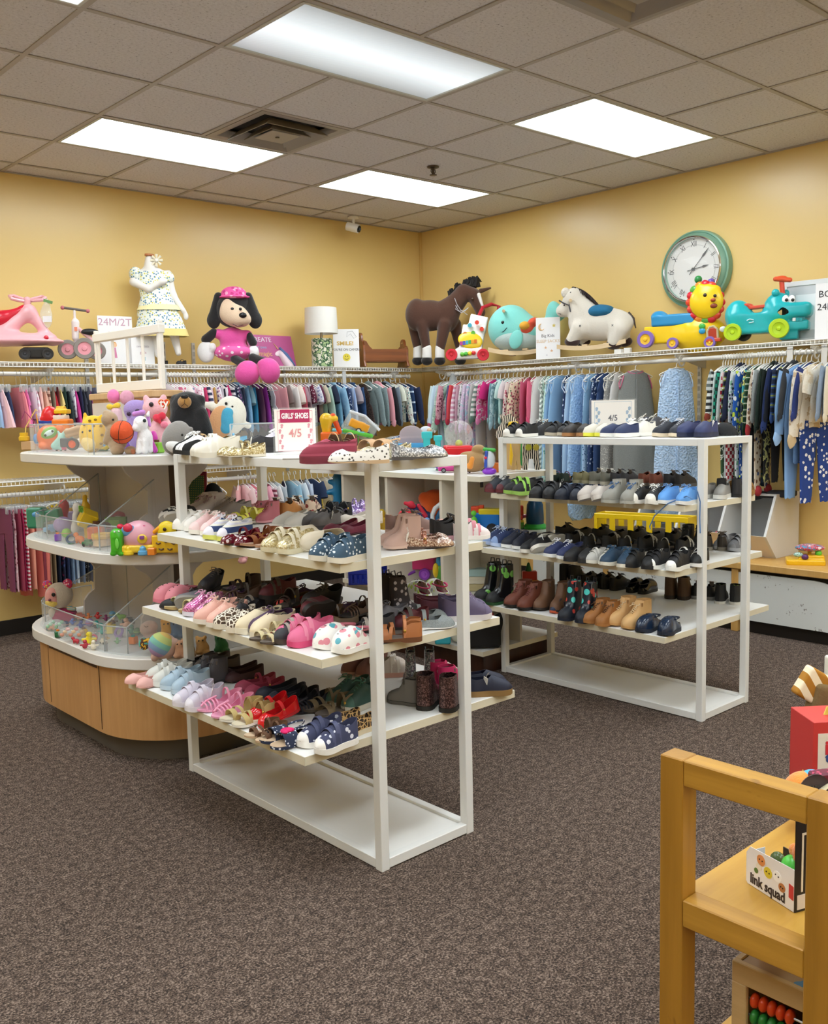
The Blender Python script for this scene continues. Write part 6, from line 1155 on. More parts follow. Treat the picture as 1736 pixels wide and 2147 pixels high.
# brown horse
q=Q(930,764,'y',2.04,-42); q.o.z=ZS; q.thing('plush_horse','large dark brown standing plush horse with white blaze in the room corner','plush toy'); BH=PLUSH('4a2c1e',90); WS=PLUSH('e9e6e2'); BH2=PLUSH('17110f')
q.P('body',[q.e(900,662,44,32,26),q.e(874,660,24,33,24),q.e(936,662,26,34,25),q.c(942,650,972,615,24,17),q.c(972,613,992,618,17,14,d2=-4),q.c(992,620,1006,652,13,9,d=-5,d2=-9),q.e(1008,656,9,10,9,d=-9),q.c(868,680,876,735,13,8,d=14),q.c(885,680,895,735,13,8,d=-12),q.c(932,680,922,735,14,9,d=-16),q.c(954,680,965,735,13,8,d=12)],BH,k=5,h=1.5)
for x,y,dd in((876,738,14),(895,738,-12),(922,738,-16),(965,738,12)): q.P('sock',q.c(x,730,x,748,9.5,10,d=dd),WS,h=1.6); q.P('hoof',[q.e(x,756,12,10,12,d=dd)],BH2,h=1.6)
q.P('ear',q.c(1008,610,1028,604,5,2,d=-6),BH,h=1); q.P('ear',q.c(992,606,1004,592,5,2,d=6),BH,h=1); q.P('blaze',[q.c(1004,618,1011,640,4,3,d=-17,d2=-17)],WS,h=1); q.eye(991,627,3,-19,'3a2414'); q.eye(1006,660,2,-18)
random.seed(3); m=MB()
for i in range(46):
    u=i/45; x=945+u*58; y=622-28*sin(u*PI*.62); dx=random.uniform(-6,10); m.tube([q(x,y+6,random.uniform(-4,4)),q(x+dx,y-7-random.uniform(0,6),random.uniform(-5,5)),q(x+dx*1.5+3,y-3,random.uniform(-9,9))],[5*q.S,4*q.S,.6*q.S],6)
part('mane',m,M('15100e',.8),q.t); part('ribbon_bow',MB().tube([q(x,y,-24) for x,y in((955,640),(962,652),(975,652),(982,645),(968,656),(955,648),(960,640))],.8*q.S,5).tube([q(x,y,-25) for x,y in((953,625),(958,638),(966,650),(980,660))],.8*q.S,5),M('c9c9d4',.3,.5),q.t)
# activity walker
q=Q(985,758,'x',3.86,-48); q.o.z=ZS+.002; q.thing('activity_walker','white baby activity walker with toy piano and red wheels beside the brown horse','toy'); WT=PLAS('ece9e6'); YL=PLAS('ecc92a')
q.P('front_panel',[q.b(982,742,25,9,12,3,d=-4),q.b(990,712,22,26,7,3,d=0,rot=(-14,10,0)),q.b(1002,678,17,14,5,3,d=8,rot=(-14,14,0))],WT,k=6)
q.wheel(947,744,12.5,8,-12,M('c81c30',.3),PLAS('d8283c')); q.wheel(1013,744,12.5,8,-18,M('c81c30',.3),PLAS('d8283c'))
q.P('keyboard_panel',[q.e(986,714,26,18,5,d=-12,rot=(-14,14,0))],YL)
for k,c in enumerate(('b03a8a','5a58b8','38a8c8','48b058','e8a030','e07828')): part('piano_key',MB().obox(q(967+k*6,720-k*.9,-17),(2.6*q.S,2*q.S,4*q.S),(0,0,0),.001),PLAS(c),q.t)
for k,c in enumerate(('6ac040','58b848','e8d030','d83838')): part('spin_ball',MB().ball(q(969+k*8,743-k,-19),4.6*q.S),PLAS(c),q.t)
for x,y,c in((985,682,'4ab0c8'),(1000,676,'e84a3c'),(1010,690,'e84a3c'),(975,700,'e8903c'),(992,698,'68b84a')): part('button',MB().tube([q(x,y,-6),q(x,y,-12)],4.5*q.S,12),PLAS(c),q.t)
part('push_handle',MB().tube([q(x,y,dd) for x,y,dd in((1000,672,12),(1012,645,26),(1030,638,36),(1046,642,44),(1040,690,40),(1056,740,30))],4*q.S,10),PLAS('b82838'),q.t); part('rear_leg',MB().tube([q(1036,690,26),(q(1056,742,30))],4.5*q.S,10),PLAS('2f7f9c'),q.t)
# whale rocker
def rocker(q,mat,x0,x1,yy,sag,ds,cross):
    for dd in ds:
        P=[]
        for i in range(11):
            u=i/10*2-1; x=x0+(x1-x0)*(i/10); P.append((x,yy(x)-sag*u*u,dd))
        a=[q(*p) for p in P]; m=MB(); hw=2.5*q.S; th=4.5*q.S; V=[]
        for (x,y,z) in a: V+=[(x,y-hw,z-th),(x,y+hw,z-th),(x,y+hw,z+th),(x,y-hw,z+th)]
        F=[(i*4+k,i*4+(k+1)%4,i*4+4+(k+1)%4,i*4+4+k) for i in range(10) for k in range(4)]+[(0,1,2,3),(43,42,41,40)]; part('rocker_rail',m.pf(V,F),mat,q.t,smooth=0)
    for (x,y) in cross: 
        a=q(x,y,ds[0]-2); b=q(x,y,ds[1]+2); part('cross_bar',MB().box(a[0]-5*q.S*q.fx,a[0]+5*q.S*q.fx,a[1],b[1],a[2]-2*q.S,a[2]+2*q.S,.001),mat,q.t)
BI2=WOOD('d0b288','e6cfa8',.45,1,'x')
q=Q(1095,750,'x',4.03,-66); q.o.z=ZS; q.thing('plush_whale_rocker','mint green plush whale rocker with red knitted seat','rocking toy'); MT=PLUSH('7fd0c8',110)
q.P('body',[q.e(1070,688,44,48,34),q.e(1100,700,44,34,30),q.c(1125,705,1165,665,22,10),q.e(1172,655,20,12,12),q.e(1160,648,10,16,10)],MT,k=16,h=1.7); q.P('belly',[q.e(1080,708,44,30,33,d=-2),q.e(1110,712,36,22,28,d=-3)],PLUSH('b4c8c4',110),k=12,h=1.7)
q.P('fin',[q.e(1082,712,13,20,5,d=-34,rot=(0,20,0))],MT,h=1.4); q.P('seat',[q.e(1108,692,22,17,30,d=-4),q.e(1122,678,12,12,28,d=-4)],M('d8563c',.9,fuzz=60),k=6,h=1.5); q.P('seat_patch',[q.e(1100,683,10,9,12,d=-30)],M('e8a83c',.9),h=1.3); q.eye(1054,676,3.4,-33)
part('handle',MB().tube([q(1056,652,-40),q(1056,652,40)],3.4*q.S,10),BI2,q.t); part('smile',MB().tube([q(x,y,-31-dd) for x,y,dd in((1035,698,-8),(1045,699,-2),(1056,695,3),(1063,687,4))],.9*q.S,5),M('22343a'),q.t); part('neck_post',MB().box(q(1065,0)[0]-.02,q(1065,0)[0]+.02,-.03,.03,.05,.12),BI2,q.t)
rocker(q,BI2,1024,1150,lambda x:742-(x-1024)*.03,9,(-24,24),[(1060,735),(1100,732)])
# sleep sack sign
q=card(1124,664,1174,747,'x',3.93,-62,'white sign reading Big Kids SLEEP SACKS with moon and stars','sign'); ctext(q,'Big Kids',.5,.56,.1,'4a4a58',1); ctext(q,'SLEEP SACKS',.5,.43,.1,'d9b888',1)
mo=M('e0bc8c',.5); part('moon',MB().tube([(q.cx-.5*q.w+.02*cos(a),-.001,.78*q.h+.024*sin(a)) for a in [math.radians(x) for x in range(100,330,15)]],[.001,.003,.005,.006,.007,.008,.008,.008,.008,.007,.006,.005,.004,.003,.002,.001][:16],6),mo,q.t)
def star(cx,cz,r,n=5): return [((r if k%2==0 else r*.45)*cos(PI/2+k*PI/n)+cx,(r if k%2==0 else r*.45)*sin(PI/2+k*PI/n)+cz) for k in range(2*n)]
XZ=Matrix(((1,0,0,0),(0,0,1,0),(0,1,0,0),(0,0,0,1)))
for fx,fz,r,c in((.75,.8,.016,'d8c46a'),(.4,.28,.012,'e0b088'),(.65,.2,.012,'e0b088'),(.45,.1,.008,'c8c8d0')): part('star',MB().prism(star(q.cx+(fx*2-1)*q.w,fz*q.h,r),-.0014,-.0004,XZ),M(c,.5),q.t)
# rocking horse
q=Q(1250,738,'x',4.02,-68); q.o.z=ZS; q.thing('plush_rocking_horse','cream plush rocking horse with blue knitted saddle on wooden rockers','rocking toy'); CP=PLUSH('ddd6ca',130); DB=PLUSH('3a2422')
q.P('body',[q.e(1262,680,60,34,28),q.e(1225,668,30,36,25),q.c(1225,655,1205,628,24,19),q.e(1204,622,17,17,15),q.c(1200,628,1182,650,15,11),q.e(1180,652,12,11,10),q.c(1215,690,1200,712,17,13,d=-20),q.c(1300,690,1288,716,18,14,d=-18),q.c(1225,690,1222,714,16,13,d=20),q.c(1305,690,1308,712,16,13,d=20)],CP,k=12,h=1.7)
for x,y,dd in((1200,716,-20),(1287,722,-18),(1222,716,20),(1309,716,20)): q.P('hoof',q.e(x,y,15,11,12,d=dd),DB,h=1.6)
q.P('ear',[q.e(1186,614,9,11,5,d=-12,rot=(0,-20,0))],CP,h=1.2); q.P('saddle',[q.e(1258,655,26,16,32),q.e(1275,654,12,10,30)],M('1f6a92',.9,fuzz=70),k=8,h=1.6)
part('bridle',MB().tube([q(x,y,-17) for x,y in((1196,612),(1200,625),(1193,640),(1182,636),(1172,630))],1.5*q.S,6).tube([q(x,y,-18) for x,y in((1193,640),(1196,654))],1.5*q.S,6),M('4a4a52'),q.t); part('handle',MB().tube([q(1196,630,-32),q(1196,630,32)],3.4*q.S,10),BI2,q.t)
m=MB(); random.seed(5)
for i in range(34): u=i/33; x=1197+u*56; y=606+u*40-8*sin(u*PI); m.tube([q(x,y+3,0),q(x+4,y-4,random.uniform(-6,0)),q(x+7,y+5,random.uniform(-14,-6))],[2*q.S,1.8*q.S,.5*q.S],5)
part('mane',m,M('2c2224',.8),q.t); part('tail',MB().tube([q(x,y,0) for x,y in((1318,655),(1328,668),(1333,688))],[2.5*q.S,3*q.S,1*q.S],8),M('3a2a22'),q.t); q.eye(1183,640,1.8,-14); part('mouth',MB().tube([q(1170,656,-9),q(1176,659,-12)],.7*q.S,5),M('3a2a2a'),q.t)
for x,y in((1216,683),(1284,682)): part('cross_stitch',MB().obox(q(x,y,-37),(2.4*q.S,.6*q.S,.5*q.S),(0,.8,0)).obox(q(x,y,-37),(2.4*q.S,.6*q.S,.5*q.S),(0,-.8,0)),M('5a5a60'),q.t)
rocker(q,BI2,1168,1312,lambda x:735-(x-1168)*.085,8,(-26,26),[(1225,724),(1270,721)])
t=thing('small_boxes','two small white plug-in boxes on the shelf beside the rocking horse','box',at(1300,735,'x',3.9)); t.location.z=ZS; part('body',MB().box(-.03,.0,-.03,.03,0,.03,.003),WP,t); part('body',MB().box(-.03,.0,-.10,-.05,0,.035,.003),WP,t)
# wall clock
def pw(px,py): p=at(px,py,'x',XW); return p
c=pw(1463,566); t=thing('wall_clock','large round green and silver wall clock with roman numerals','clock',(XW-.002,c.y,c.z),-90); R=.262
part('case',MB().lathe([(.001,.0),(R*1.0,.0),(R*1.0,.02),(R*.985,.045),(R*.95,.05),(R*.93,.045),(R*.90,.06),(R*.87,.066),(R*.83,.078),(R*.80,.078),(R*.80,.05)],axis='y',n=64,cap=False),M('7fa893',.4,.15),t)
# depth runs along -y of the clock frame
part('chrome_bezel',MB().tube([(R*.82*cos(a),-.078,R*.82*sin(a)) for a in [2*PI*i/64 for i in range(64)]],.007,8,closed=True),M('d4d4d6',.12,1),t)
part('dial',MB().tube([(0,-.045,0),(0,-.05,0)],R*.82,64),M('dcdad6',.5),t); part('inner_ring',MB().tube([(R*.62*cos(a),-.0505,R*.62*sin(a)) for a in [2*PI*i/48 for i in range(48)]],.0008,5,closed=True),M('8a8a88'),t)
NUM=['XII','I','II','III','IIII','V','VI','VII','VIII','IX','X','XI']
for k,s_ in enumerate(NUM): a=math.radians(k*30); text(s_,.052,M('2a2c30',.5),t,(R*.64*sin(a),-.0515,R*.64*cos(a)),rot=(90,math.degrees(a),0),name='numeral',wx=.72); part('minute_mark',MB().ball((R*.76*sin(a),-.051,R*.76*cos(a)),.004,8,6),M('1c1c1e'),t)
def hand(ang,L,w,nm): a=math.radians(ang); D=Vector((sin(a),0,cos(a))); Pp=Vector((cos(a),0,-sin(a))); z=Vector((0,-.056,0)); V=[z-D*.045-Pp*w*.5,z+D*L*.55-Pp*w*.4,z+D*L*.66-Pp*w*1.6,z+D*L,z+D*L*.66+Pp*w*1.6,z+D*L*.55+Pp*w*.4,z-D*.045+Pp*w*.5]; n=7; W=V+[v+Vector((0,-.002,0)) for v in V]; part(nm,MB().pf(W,[tuple(range(n))[::-1],tuple(range(n,2*n))]+[(k,(k+1)%n,n+(k+1)%n,n+k) for k in range(n)]),M('15161a',.4),t,smooth=0)
hand(42,.175,.0045,'minute_hand'); hand(82,.12,.005,'hour_hand'); part('hub',MB().tube([(0,-.05,0),(0,-.062,0)],.011,16),M('15161a',.3),t)
part('glass',MB().lathe([(.0005,-.088),(R*.3,-.086),(R*.6,-.082),(R*.8,-.076)],axis='z',n=48,cap=False),M('ffffff',.0,alpha=.12),t)
for o in t.children:
    if o.name.startswith('glass'): o.data.transform(Matrix(((1,0,0,0),(0,0,1,0),(0,1,0,0),(0,0,0,1))))
# lion ride-on
q=Q(1430,726,'x',4.0,-74); q.o.z=ZS; q.thing('lion_ride_on','yellow and blue ride-on toy with a round lion face and purple wheels','ride-on toy'); YE=PLAS('f0c818'); BL=PLAS('2a8cc0'); PU=PLAS('8468b8')
q.P('chassis',[q.b(1400,702,38,16,16,3,d=0),q.e(1465,700,48,38,26)],YE,k=10,h=1.6); q.P('seat',[q.b(1415,672,36,9,17,5),q.e(1382,664,14,12,17)],BL,k=8,h=1.6)
q.wheel(1356,712,18,12,-24,M('f0c030',.3),PU); q.wheel(1412,720,12,10,-22,M('f0c030',.3),PU); q.wheel(1490,718,12,10,-24,M('f0c030',.3),PU); q.wheel(1356,712,18,12,14,M('f0c030',.3),PU)
q.P('neck',[q.c(1468,680,1478,655,14,12)],YE,h=1.6)
for k in range(16):
    a=k*PI/8; part('mane_bead',MB().ball(q(1479+31*cos(a),634+37*sin(a),-16),(9*q.S*q.fx,7*q.S,9*q.S),10,8),PLAS(('d82838','e84838','e8482c','d02840','58a848','e8882c')[k%6] if k%3 else 'd82838'),q.t)
q.P('face',[q.e(1481,632,29,35,14,d=-20),q.e(1468,602,7,7,6,d=-18),q.e(1502,606,6,7,6,d=-18)],YE,k=6,h=1.4); q.eye(1478,619,4,-33,'2a1c10'); q.eye(1499,620,3.4,-33,'2a1c10'); q.P('nose',q.e(1495,629,4.5,3.6,4,d=-35),PLAS('b04828'),h=.8); q.P('mouth',q.e(1496,641,6.5,5,3,d=-31),PLAS('8a3a20'),h=.8)
for x,y,c in((1464,586,'2f8a48'),(1478,595,'d02838'),(1491,592,'6a50a8')): part('top_ball',MB().ball(q(x,y,-4),8*q.S),PLAS(c),q.t)
part('ball_stalk',MB().tube([q(1464,590),q(1478,604),q(1491,596)],2.4*q.S,8),PLAS('d02838'),q.t)
part('door_arch',MB().tube([q(x,y,-27) for x,y in((1484,712),(1483,695),(1488,686),(1496,684),(1504,690),(1505,708))],2.6*q.S,8),M('c9b890',.5),q.t); q.P('door',q.b(1494,700,8,12,2,1,d=-26),PLAS('b8381c'),h=1.2); q.P('door_sill',q.b(1496,713,13,3,6,1,d=-27),PLAS('d05030'),h=1.2)
for x,y,c in((1472,684,'48b048'),(1472,694,'2f9ac8'),(1516,690,'dfe4e0')): q.P('side_toy',[q.e(x,y,6,6,3,d=-28)],PLAS(c),h=1)
# hippo ride-on
q=Q(1600,708,'x',4.02,-70); q.o.z=ZS; q.thing('hippo_ride_on','turquoise hippo ride-on toy with lime green wheels and orange handle','ride-on toy'); TU=PLAS('1fb0b8'); LG=PLAS('b8d820')
q.P('body',[q.e(1548,662,24,32,24),q.b(1595,678,50,18,20,5),q.e(1632,648,26,34,24),q.b(1660,652,26,9,22,6),q.b(1672,650,22,7,20,5)],TU,k=14,h=1.6); q.P('lower_jaw',[q.b(1665,683,24,7,20,4),q.b(1655,700,14,10,16,3)],TU,k=6,h=1.5)
part('teeth',MB().box(q(1650,669)[0],q(1690,669)[0],-21*q.S,21*q.S,q(0+1670,674)[2],q(1670,664)[2]),M('1a8890',.4),q.t)
for x in(1652,1665,1672,1679): part('tooth',MB().obox(q(x,670,-22),(3*q.S,2*q.S,3.4*q.S),(0,0,0),.001),M('e8ecec' if x==1665 else '1fa0a8',.3),q.t)
q.wheel(1537,697,18,12,-26,M('b4d41c',.3),LG); q.wheel(1634,689,20,13,-28,M('b4d41c',.3),LG); q.wheel(1560,700,16,10,16,DK,DK); q.wheel(1652,694,14,10,16,DK,DK)
q.P('seat_pad',[q.e(1562,641,14,5,14),q.b(1592,644,22,2.2,9,2,rot=(0,-3,0))],PLAS('d8503c'),k=5,h=1.4); q.P('ear',[q.e(1626,614,7,8,6,d=-14)],TU,h=1.3); q.P('ear',[q.e(1648,615,6,8,6,d=14)],TU,h=1.3)
q.P('handle_stem',[q.c(1641,618,1639,590,5,5)],PLAS('dc4a30')); q.P('handlebar',[q.c(1626,585,1656,587,5,5,d=-4,d2=-4),q.e(1640,583,8,5,7)],PLAS('e25a32'),k=5)
for x in(1647,1660): part('eye_white',MB().ball(q(x,628,-22),(7*q.S,3*q.S,9*q.S)),M('f2f2f2',.15),q.t); q.eye(x+2,629,3.4,-24.5)
part('nostril',MB().tube([q(x,y,-24.5) for x,y in((1566,672),(1572,669),(1580,671))],1.1*q.S,5).tube([q(x,y,-24.5) for x,y in((1570,677),(1580,675))],1.1*q.S,5),M('bfe8ea',.3),q.t,label='small pale raised marks on the flank')
# picture frame and size sign at the right
q=Q(1700,708,'x',4.16,-84); q.o.z=ZS; q.thing('framed_picture','white framed baby shoe picture leaning behind the hippo toy','picture frame'); a=q(1652,0)[0]; b=q(1790,0)[0]; h=q(1652,592)[2]
FRM=M('dfe2e4',.4)
for bx in((a,b,h-.03,h),(a,b,0,.03),(a,a+.03,.03,h-.03),(b-.03,b,.03,h-.03)): part('frame_bar',MB().box(bx[0],bx[1],-.01,.01,bx[2],bx[3],.002),FRM,q.t)
part('mat_board',MB().box(a+.03,b-.03,-.004,.006,.03,h-.03),M('c9cdd2',.5),q.t); part('print',MB().box(a+.085,b-.085,-.006,-.004,.08,h-.085),M('e9ebee',.4),q.t); part('printed_bottle',MB().lathe([(.016,.0),(.018,.01),(.016,.06),(.008,.08),(.008,.1)],(0,0,0),n=12),M('b8a4a8',.5),q.t,((a+.13),-.004,.12)).scale=(1,.15,1)
q=card(1708,588,1790,700,'x',3.92,-78,'white size sign starting with B and 24M at the right photo edge','sign'); text('BOYS',.055,M('2a2a30'),q.t,(q(1716,618)[0],-.001,q(1716,618)[2]),align='LEFT'); text('24M/2T',.055,M('2a2a30'),q.t,(q(1713,645)[0],-.001,q(1713,645)[2]),align='LEFT')
# rod size markers
for px_,py_,ax_,lab,s_ in((345,795,'L','clear plastic size marker on the left rod behind the wooden tower',''),(722,800,'L','clear plastic size marker on the left rod above the denim',''),(1656,748,'R','white size marker on the right rod over the green hoodie','Preemie'),(1728,742,'R','white size marker on the right rod at the photo edge','Newborn')):
    p=at(px_,py_,'y' if ax_=='L' else 'x',RL-.02 if ax_=='L' else RR-.02); t=thing('size_marker',lab,'size marker',(p.x,p.y,ZR+.004),0 if ax_=='L' else -90,'rod size markers'); part('plate',MB().box(-.018,.018,-.002,.002,-.09,.05,.001),M('dde0e2',.2,alpha=.75) if ax_=='L' else WP,t)
    if s_: text(s_,.016,M('6a6e74'),t,(0,-.0025,.03))
q=at(925,815,'x',RR); t=thing('hanging_plastic_bag','crumpled clear plastic bag hanging at the corner end of the right rod','bag',(RR-.02,1.98,ZR)); part('bag_skin',sdf([('c',(0,0,-.0),(0,0,-.12),.02,.06),('e',(0,.02,-.13),(.06,.03,.06))],.006,.02),M('c4ccd0',.15,alpha=.5),t)
# =================== toys on the gondola, the cubbies, the bench and the foreground ===================
def tq(px,py,z,name,label,cat='toy',rz=-42,group=None,pull=0):
    q=Q(px,py,'z',z,rz); 
    if pull: q.o=q.o+(Vector(CAM)-q.o).normalized()*pull; q.o.z=z
    q.o.z=z+.001; return q.thing(name,label,cat,group)
Z3=1.266; Z2=.875; Z1=.451; C4=1.0635; C3=.7205; C2=.3915; C1=.1325
def blob(px,py,z,name,label,cat,mat,prims,h=1.3,k=5,rz=-42,part_='body'):
    q=tq(px,py,z,name,label,cat,rz); q.P(part_,prims(q),mat,h=h,k=k); return q
# --- gondola top ---
q=tq(52,940,Z3,'stacking_cups','stack of two yellow toy cups behind the left acrylic fence',pull=.33); part('cup',MB().lathe([(9*q.S,18*q.S),(10*q.S,19*q.S),(10*q.S,26*q.S),(8*q.S,27*q.S),(8*q.S,34*q.S),(6*q.S,34*q.S)]),PLAS('e8b82c'),q.t); part('tan_block',MB().box(-4*q.S,24*q.S,-8*q.S,8*q.S,0,17*q.S,.003),M('c9a070',.6),q.t)
q=tq(105,940,Z3,'domed_shape_sorter','red and blue domed toy drum behind the orange crawler',pull=.12); q.P('dome',[q.e(105,872,17,20,17),q.b(105,882,13,6,13,4)],PLAS('d8222c')); q.P('drum',[q.b(105,910,15,27,15,2)],PLAS('24449c')); q.P('drum_patch',q.b(94,893,4,6,15.6,1),PLAS('c8202c'),h=1)
q=tq(132,941,Z3,'toy_bucket','orange and yellow toy bucket with a knobbed lid'); q.P('lid',[q.b(131,863,12,3,12,4),q.b(128,857,7,4,7,2)],PLAS('eebc22')); q.P('bucket',[q.b(132,893,15,12,15,4),q.b(130,915,11,20,11,2)],PLAS('ee8028')); part('band',MB().lathe([(15.8*q.S,60*q.S),(16.6*q.S,62*q.S),(16.6*q.S,68*q.S),(15.8*q.S,70*q.S)],cap=False),PLAS('e8d8c8'),q.t)
q=tq(104,945,Z3,'crawling_robot_toy','orange round crawling toy with a green and white eye screen'); q.P('body',[q.e(104,917,26,26,18),q.e(125,900,9,10,9,d=-6),q.e(90,935,9,8,8,d=-12)],PLAS('ee7230')); q.P('face_ring',q.e(103,908,18,12,6,d=-15,rot=(0,-25,0)),PLAS('7ab048'),h=1); q.P('eye_screen',q.e(103,908,12,6,4,d=-19,rot=(0,-25,0)),PLAS('d4e8e4'),h=1); q.eye(95,913,2.6,-24); q.eye(110,904,2.6,-24); q.P('side_wheel',q.e(76,920,5,11,10),PLAS('4a8cc8'))
q=tq(150,925,Z3,'green_flower_toy','bright green flower shaped teether behind the yellow plush'); 
q.t.location.z=Z3+.05; q.P('petals',[q.e(150,882,8,8,7)]+[q.e(150+13*cos(a),884+9*sin(a),7,6,6) for a in (0,1.3,2.6,3.9,5.2)],PLAS('4ab848'),k=3)
q=tq(127,946,Z3,'toy_shark','pale mint green plastic shark beside the toy tyre',pull=.02); q.P('body',[q.c(115,935,142,905,8,7),q.c(128,918,122,905,5,2),q.c(120,935,128,942,6,3)],PLAS('a0ccc0'),h=1.1)
q=tq(158,947,Z3,'toy_truck_wheel','dark grey toy monster truck tyre with orange hub',pull=.02); q.wheel(154,931,13,10,-6,PLAS('e85a28'),M('3a3a3e',.6)); q.P('chassis',[q.b(140,928,10,8,8,2)],M('4a4a50',.5))
q=tq(155,946,Z3,'toy_crocodile_head','tan and brown toy crocodile head above the tyre'); q.t.location.z=Z3+.05; q.P('snout',[q.c(140,905,165,898,6,7),q.c(140,914,165,908,4,5)],PLAS('c09a72')); q.t.location.z=Z3
q=tq(196,948,Z3,'yellow_leopard_plush','yellow spotted egg shaped squishy plush on the gondola top','plush toy'); q.P('body',[q.e(194,910,27,39,24,rot=(0,8,0)),q.c(180,880,178,868,6,3),q.c(208,880,213,872,6,3)],PLUSH('eebd22'),k=6); q.P('belly',q.e(186,928,15,16,10,d=-16),PLUSH('eecf80'),h=1); 
for k in range(9): x,y=((200,880),(212,893),(214,912),(212,930),(203,942),(188,882),(176,890),(206,902),(196,893))[k]; part('spot',MB().ball(q(x,y,-21 if x<205 else -15),(3.4*q.S,2*q.S,2.6*q.S)),M('8a6418',.9),q.t)
q.eye(188,903,2.6,-24); q.eye(173,906,2.3,-21)
q=tq(250,952,Z3,'basketball_teddy','tan teddy bear hugging an orange basketball','plush toy'); TN=PLUSH('a98f70'); q.P('body',[q.e(246,915,22,32,18),q.e(230,880,17,17,15),q.e(222,866,6,6,5),q.c(232,900,225,925,8,9,d=-6),q.e(246,944,13,11,14,d=-14),q.e(274,945,12,10,13,d=-14),q.c(240,935,246,944,11,11,d=-10)],TN,k=6); q.eye(237,880,2.4,-13); q.P('foot_pad',q.e(279,947,5,6,3,d=-26),PLUSH('c07a58'),h=1)
q=tq(260,950,Z3,'plush_basketball','orange plush basketball with black seams held by the teddy','ball',pull=.17); q.t.location.z=Z3+.055
r=23*q.S; cz=45*q.S; part('ball',MB().ball((0,-.01,cz-.055),r,24,16),M('d85222',.75,fuzz=120),q.t)
for ax in range(4):
    P=[]
    for i in range(33):
        a=2*PI*i/32; v=[(cos(a),sin(a)*.1,sin(a)),(sin(a)*.15,cos(a),sin(a)),(.72*cos(a)-.62,sin(a)*.75,.9*sin(a)*.7),(.72*cos(a)+.62,sin(a)*.75,.63*sin(a))][ax]; v=Vector(v).normalized()*(r*1.005); P.append((v.x,v.y-.01,v.z+cz-.055))
    part('seam',MB().tube(P[:-1],.0012,5,closed=True),M('2a1510'),q.t)
q=tq(300,952,Z3,'white_pony_plush','white plush pony with lilac mane and black eyes on the gondola edge','plush toy'); q.P('body',[q.e(304,918,16,20,12),q.e(295,888,15,16,13,d=-4),q.e(286,897,9,8,8,d=-10),q.c(310,870,312,863,4,2),q.c(298,900,302,915,9,10),q.c(292,925,291,946,6,6.5,d=-6),q.c(303,925,304,946,6,6.5,d=-8),q.c(314,925,315,944,6,6,d=2)],PLUSH('eceaec',160),k=4,h=1.2); q.P('mane',[q.c(282,868,300,864,5,5,d=-4),q.c(310,872,314,892,4,3,d=6)],PLUSH('c888d8'),h=1.1); q.eye(303,882,3.8,-17,'2a3438'); q.P('tail',[q.c(318,930,325,944,6,6,d=8)],PLUSH('c448b0'),h=1.2)
q=tq(285,948,Z3,'purple_puppy_plush','lavender big-eyed plush behind the white pony','plush toy'); q.o; q.P('body',[q.e(285,857,25,19,16,d=14),q.e(268,862,8,14,6,d=12),q.e(305,845,7,9,6,d=14),q.e(285,900,20,46,16,d=14)],PLUSH('a48cc8')); q.eye(288,862,5,-1,'3a2040'); q.eye(270,868,4.5,0,'3a2040')
q=tq(240,947,Z3,'pink_balloon_toys','pink round rattle balloons with a yellow bow above the teddy'); q.P('balloon',[q.e(238,831,13,15,12,d=16)],PLUSH('e87ab0',60)); q.P('balloon',[q.e(266,834,15,16,13,d=18)],PLUSH('d89ab0',60)); q.P('bow',[q.e(230,853,7,6,5,d=8),q.e(246,850,7,6,5,d=8),q.e(240,852,4,4,5,d=7)],PLUSH('ecc83c'),k=3,h=1.1); q.P('body',[q.c(244,862,248,925,11,15,d=14)],PLUSH('e8c4cc'))
q=tq(332,948,Z3,'pink_cat_plush','light pink big-eyed plush holding a red heart','plush toy'); PP=PLUSH('ecb4bc'); q.P('body',[q.e(325,856,26,22,16,d=10),q.e(338,905,25,30,16,d=10),q.e(306,836,6,8,5,d=10),q.e(343,836,7,9,5,d=10),q.c(345,880,358,900,8,8),q.e(350,925,13,16,12)],PP,k=6); q.eye(317,848,5,-7,'2a2028'); q.P('heart',[q.e(328,876,8,8,5,d=-10),q.e(340,872,8,8,5,d=-10),q.c(330,878,336,886,7,3,d=-10)],PLUSH('d83048'),k=3,h=1.1); q.P('foot_heart',[q.e(344,890,8,7,4,d=-10)],PLUSH('e88098'),h=1.1)
q=tq(345,948,Z3,'heart_plush_tag','red and orange heart shaped tag with white letters on the pink plush','tag',pull=.08); o=q(344,846,0); HT=[(16*sin(a)**3/16,(13*cos(a)-5*cos(2*a)-2*cos(3*a)-cos(4*a))/16) for a in [2*PI*i/28 for i in range(28)]]
part('tag_edge',MB().prism([(o[0]+x*12*q.S,o[2]+z*12*q.S) for x,z in HT],-.001,.001,XZ),M('e8a040',.3),q.t); part('tag_heart',MB().prism([(o[0]+x*10.4*q.S,o[2]+z*10.4*q.S) for x,z in HT],-.0022,-.001,XZ),M('d8402c',.3),q.t); text('ty',.045,M('f2f0ea'),q.t,(o[0],-.003,o[2]+.001),bold=.001)
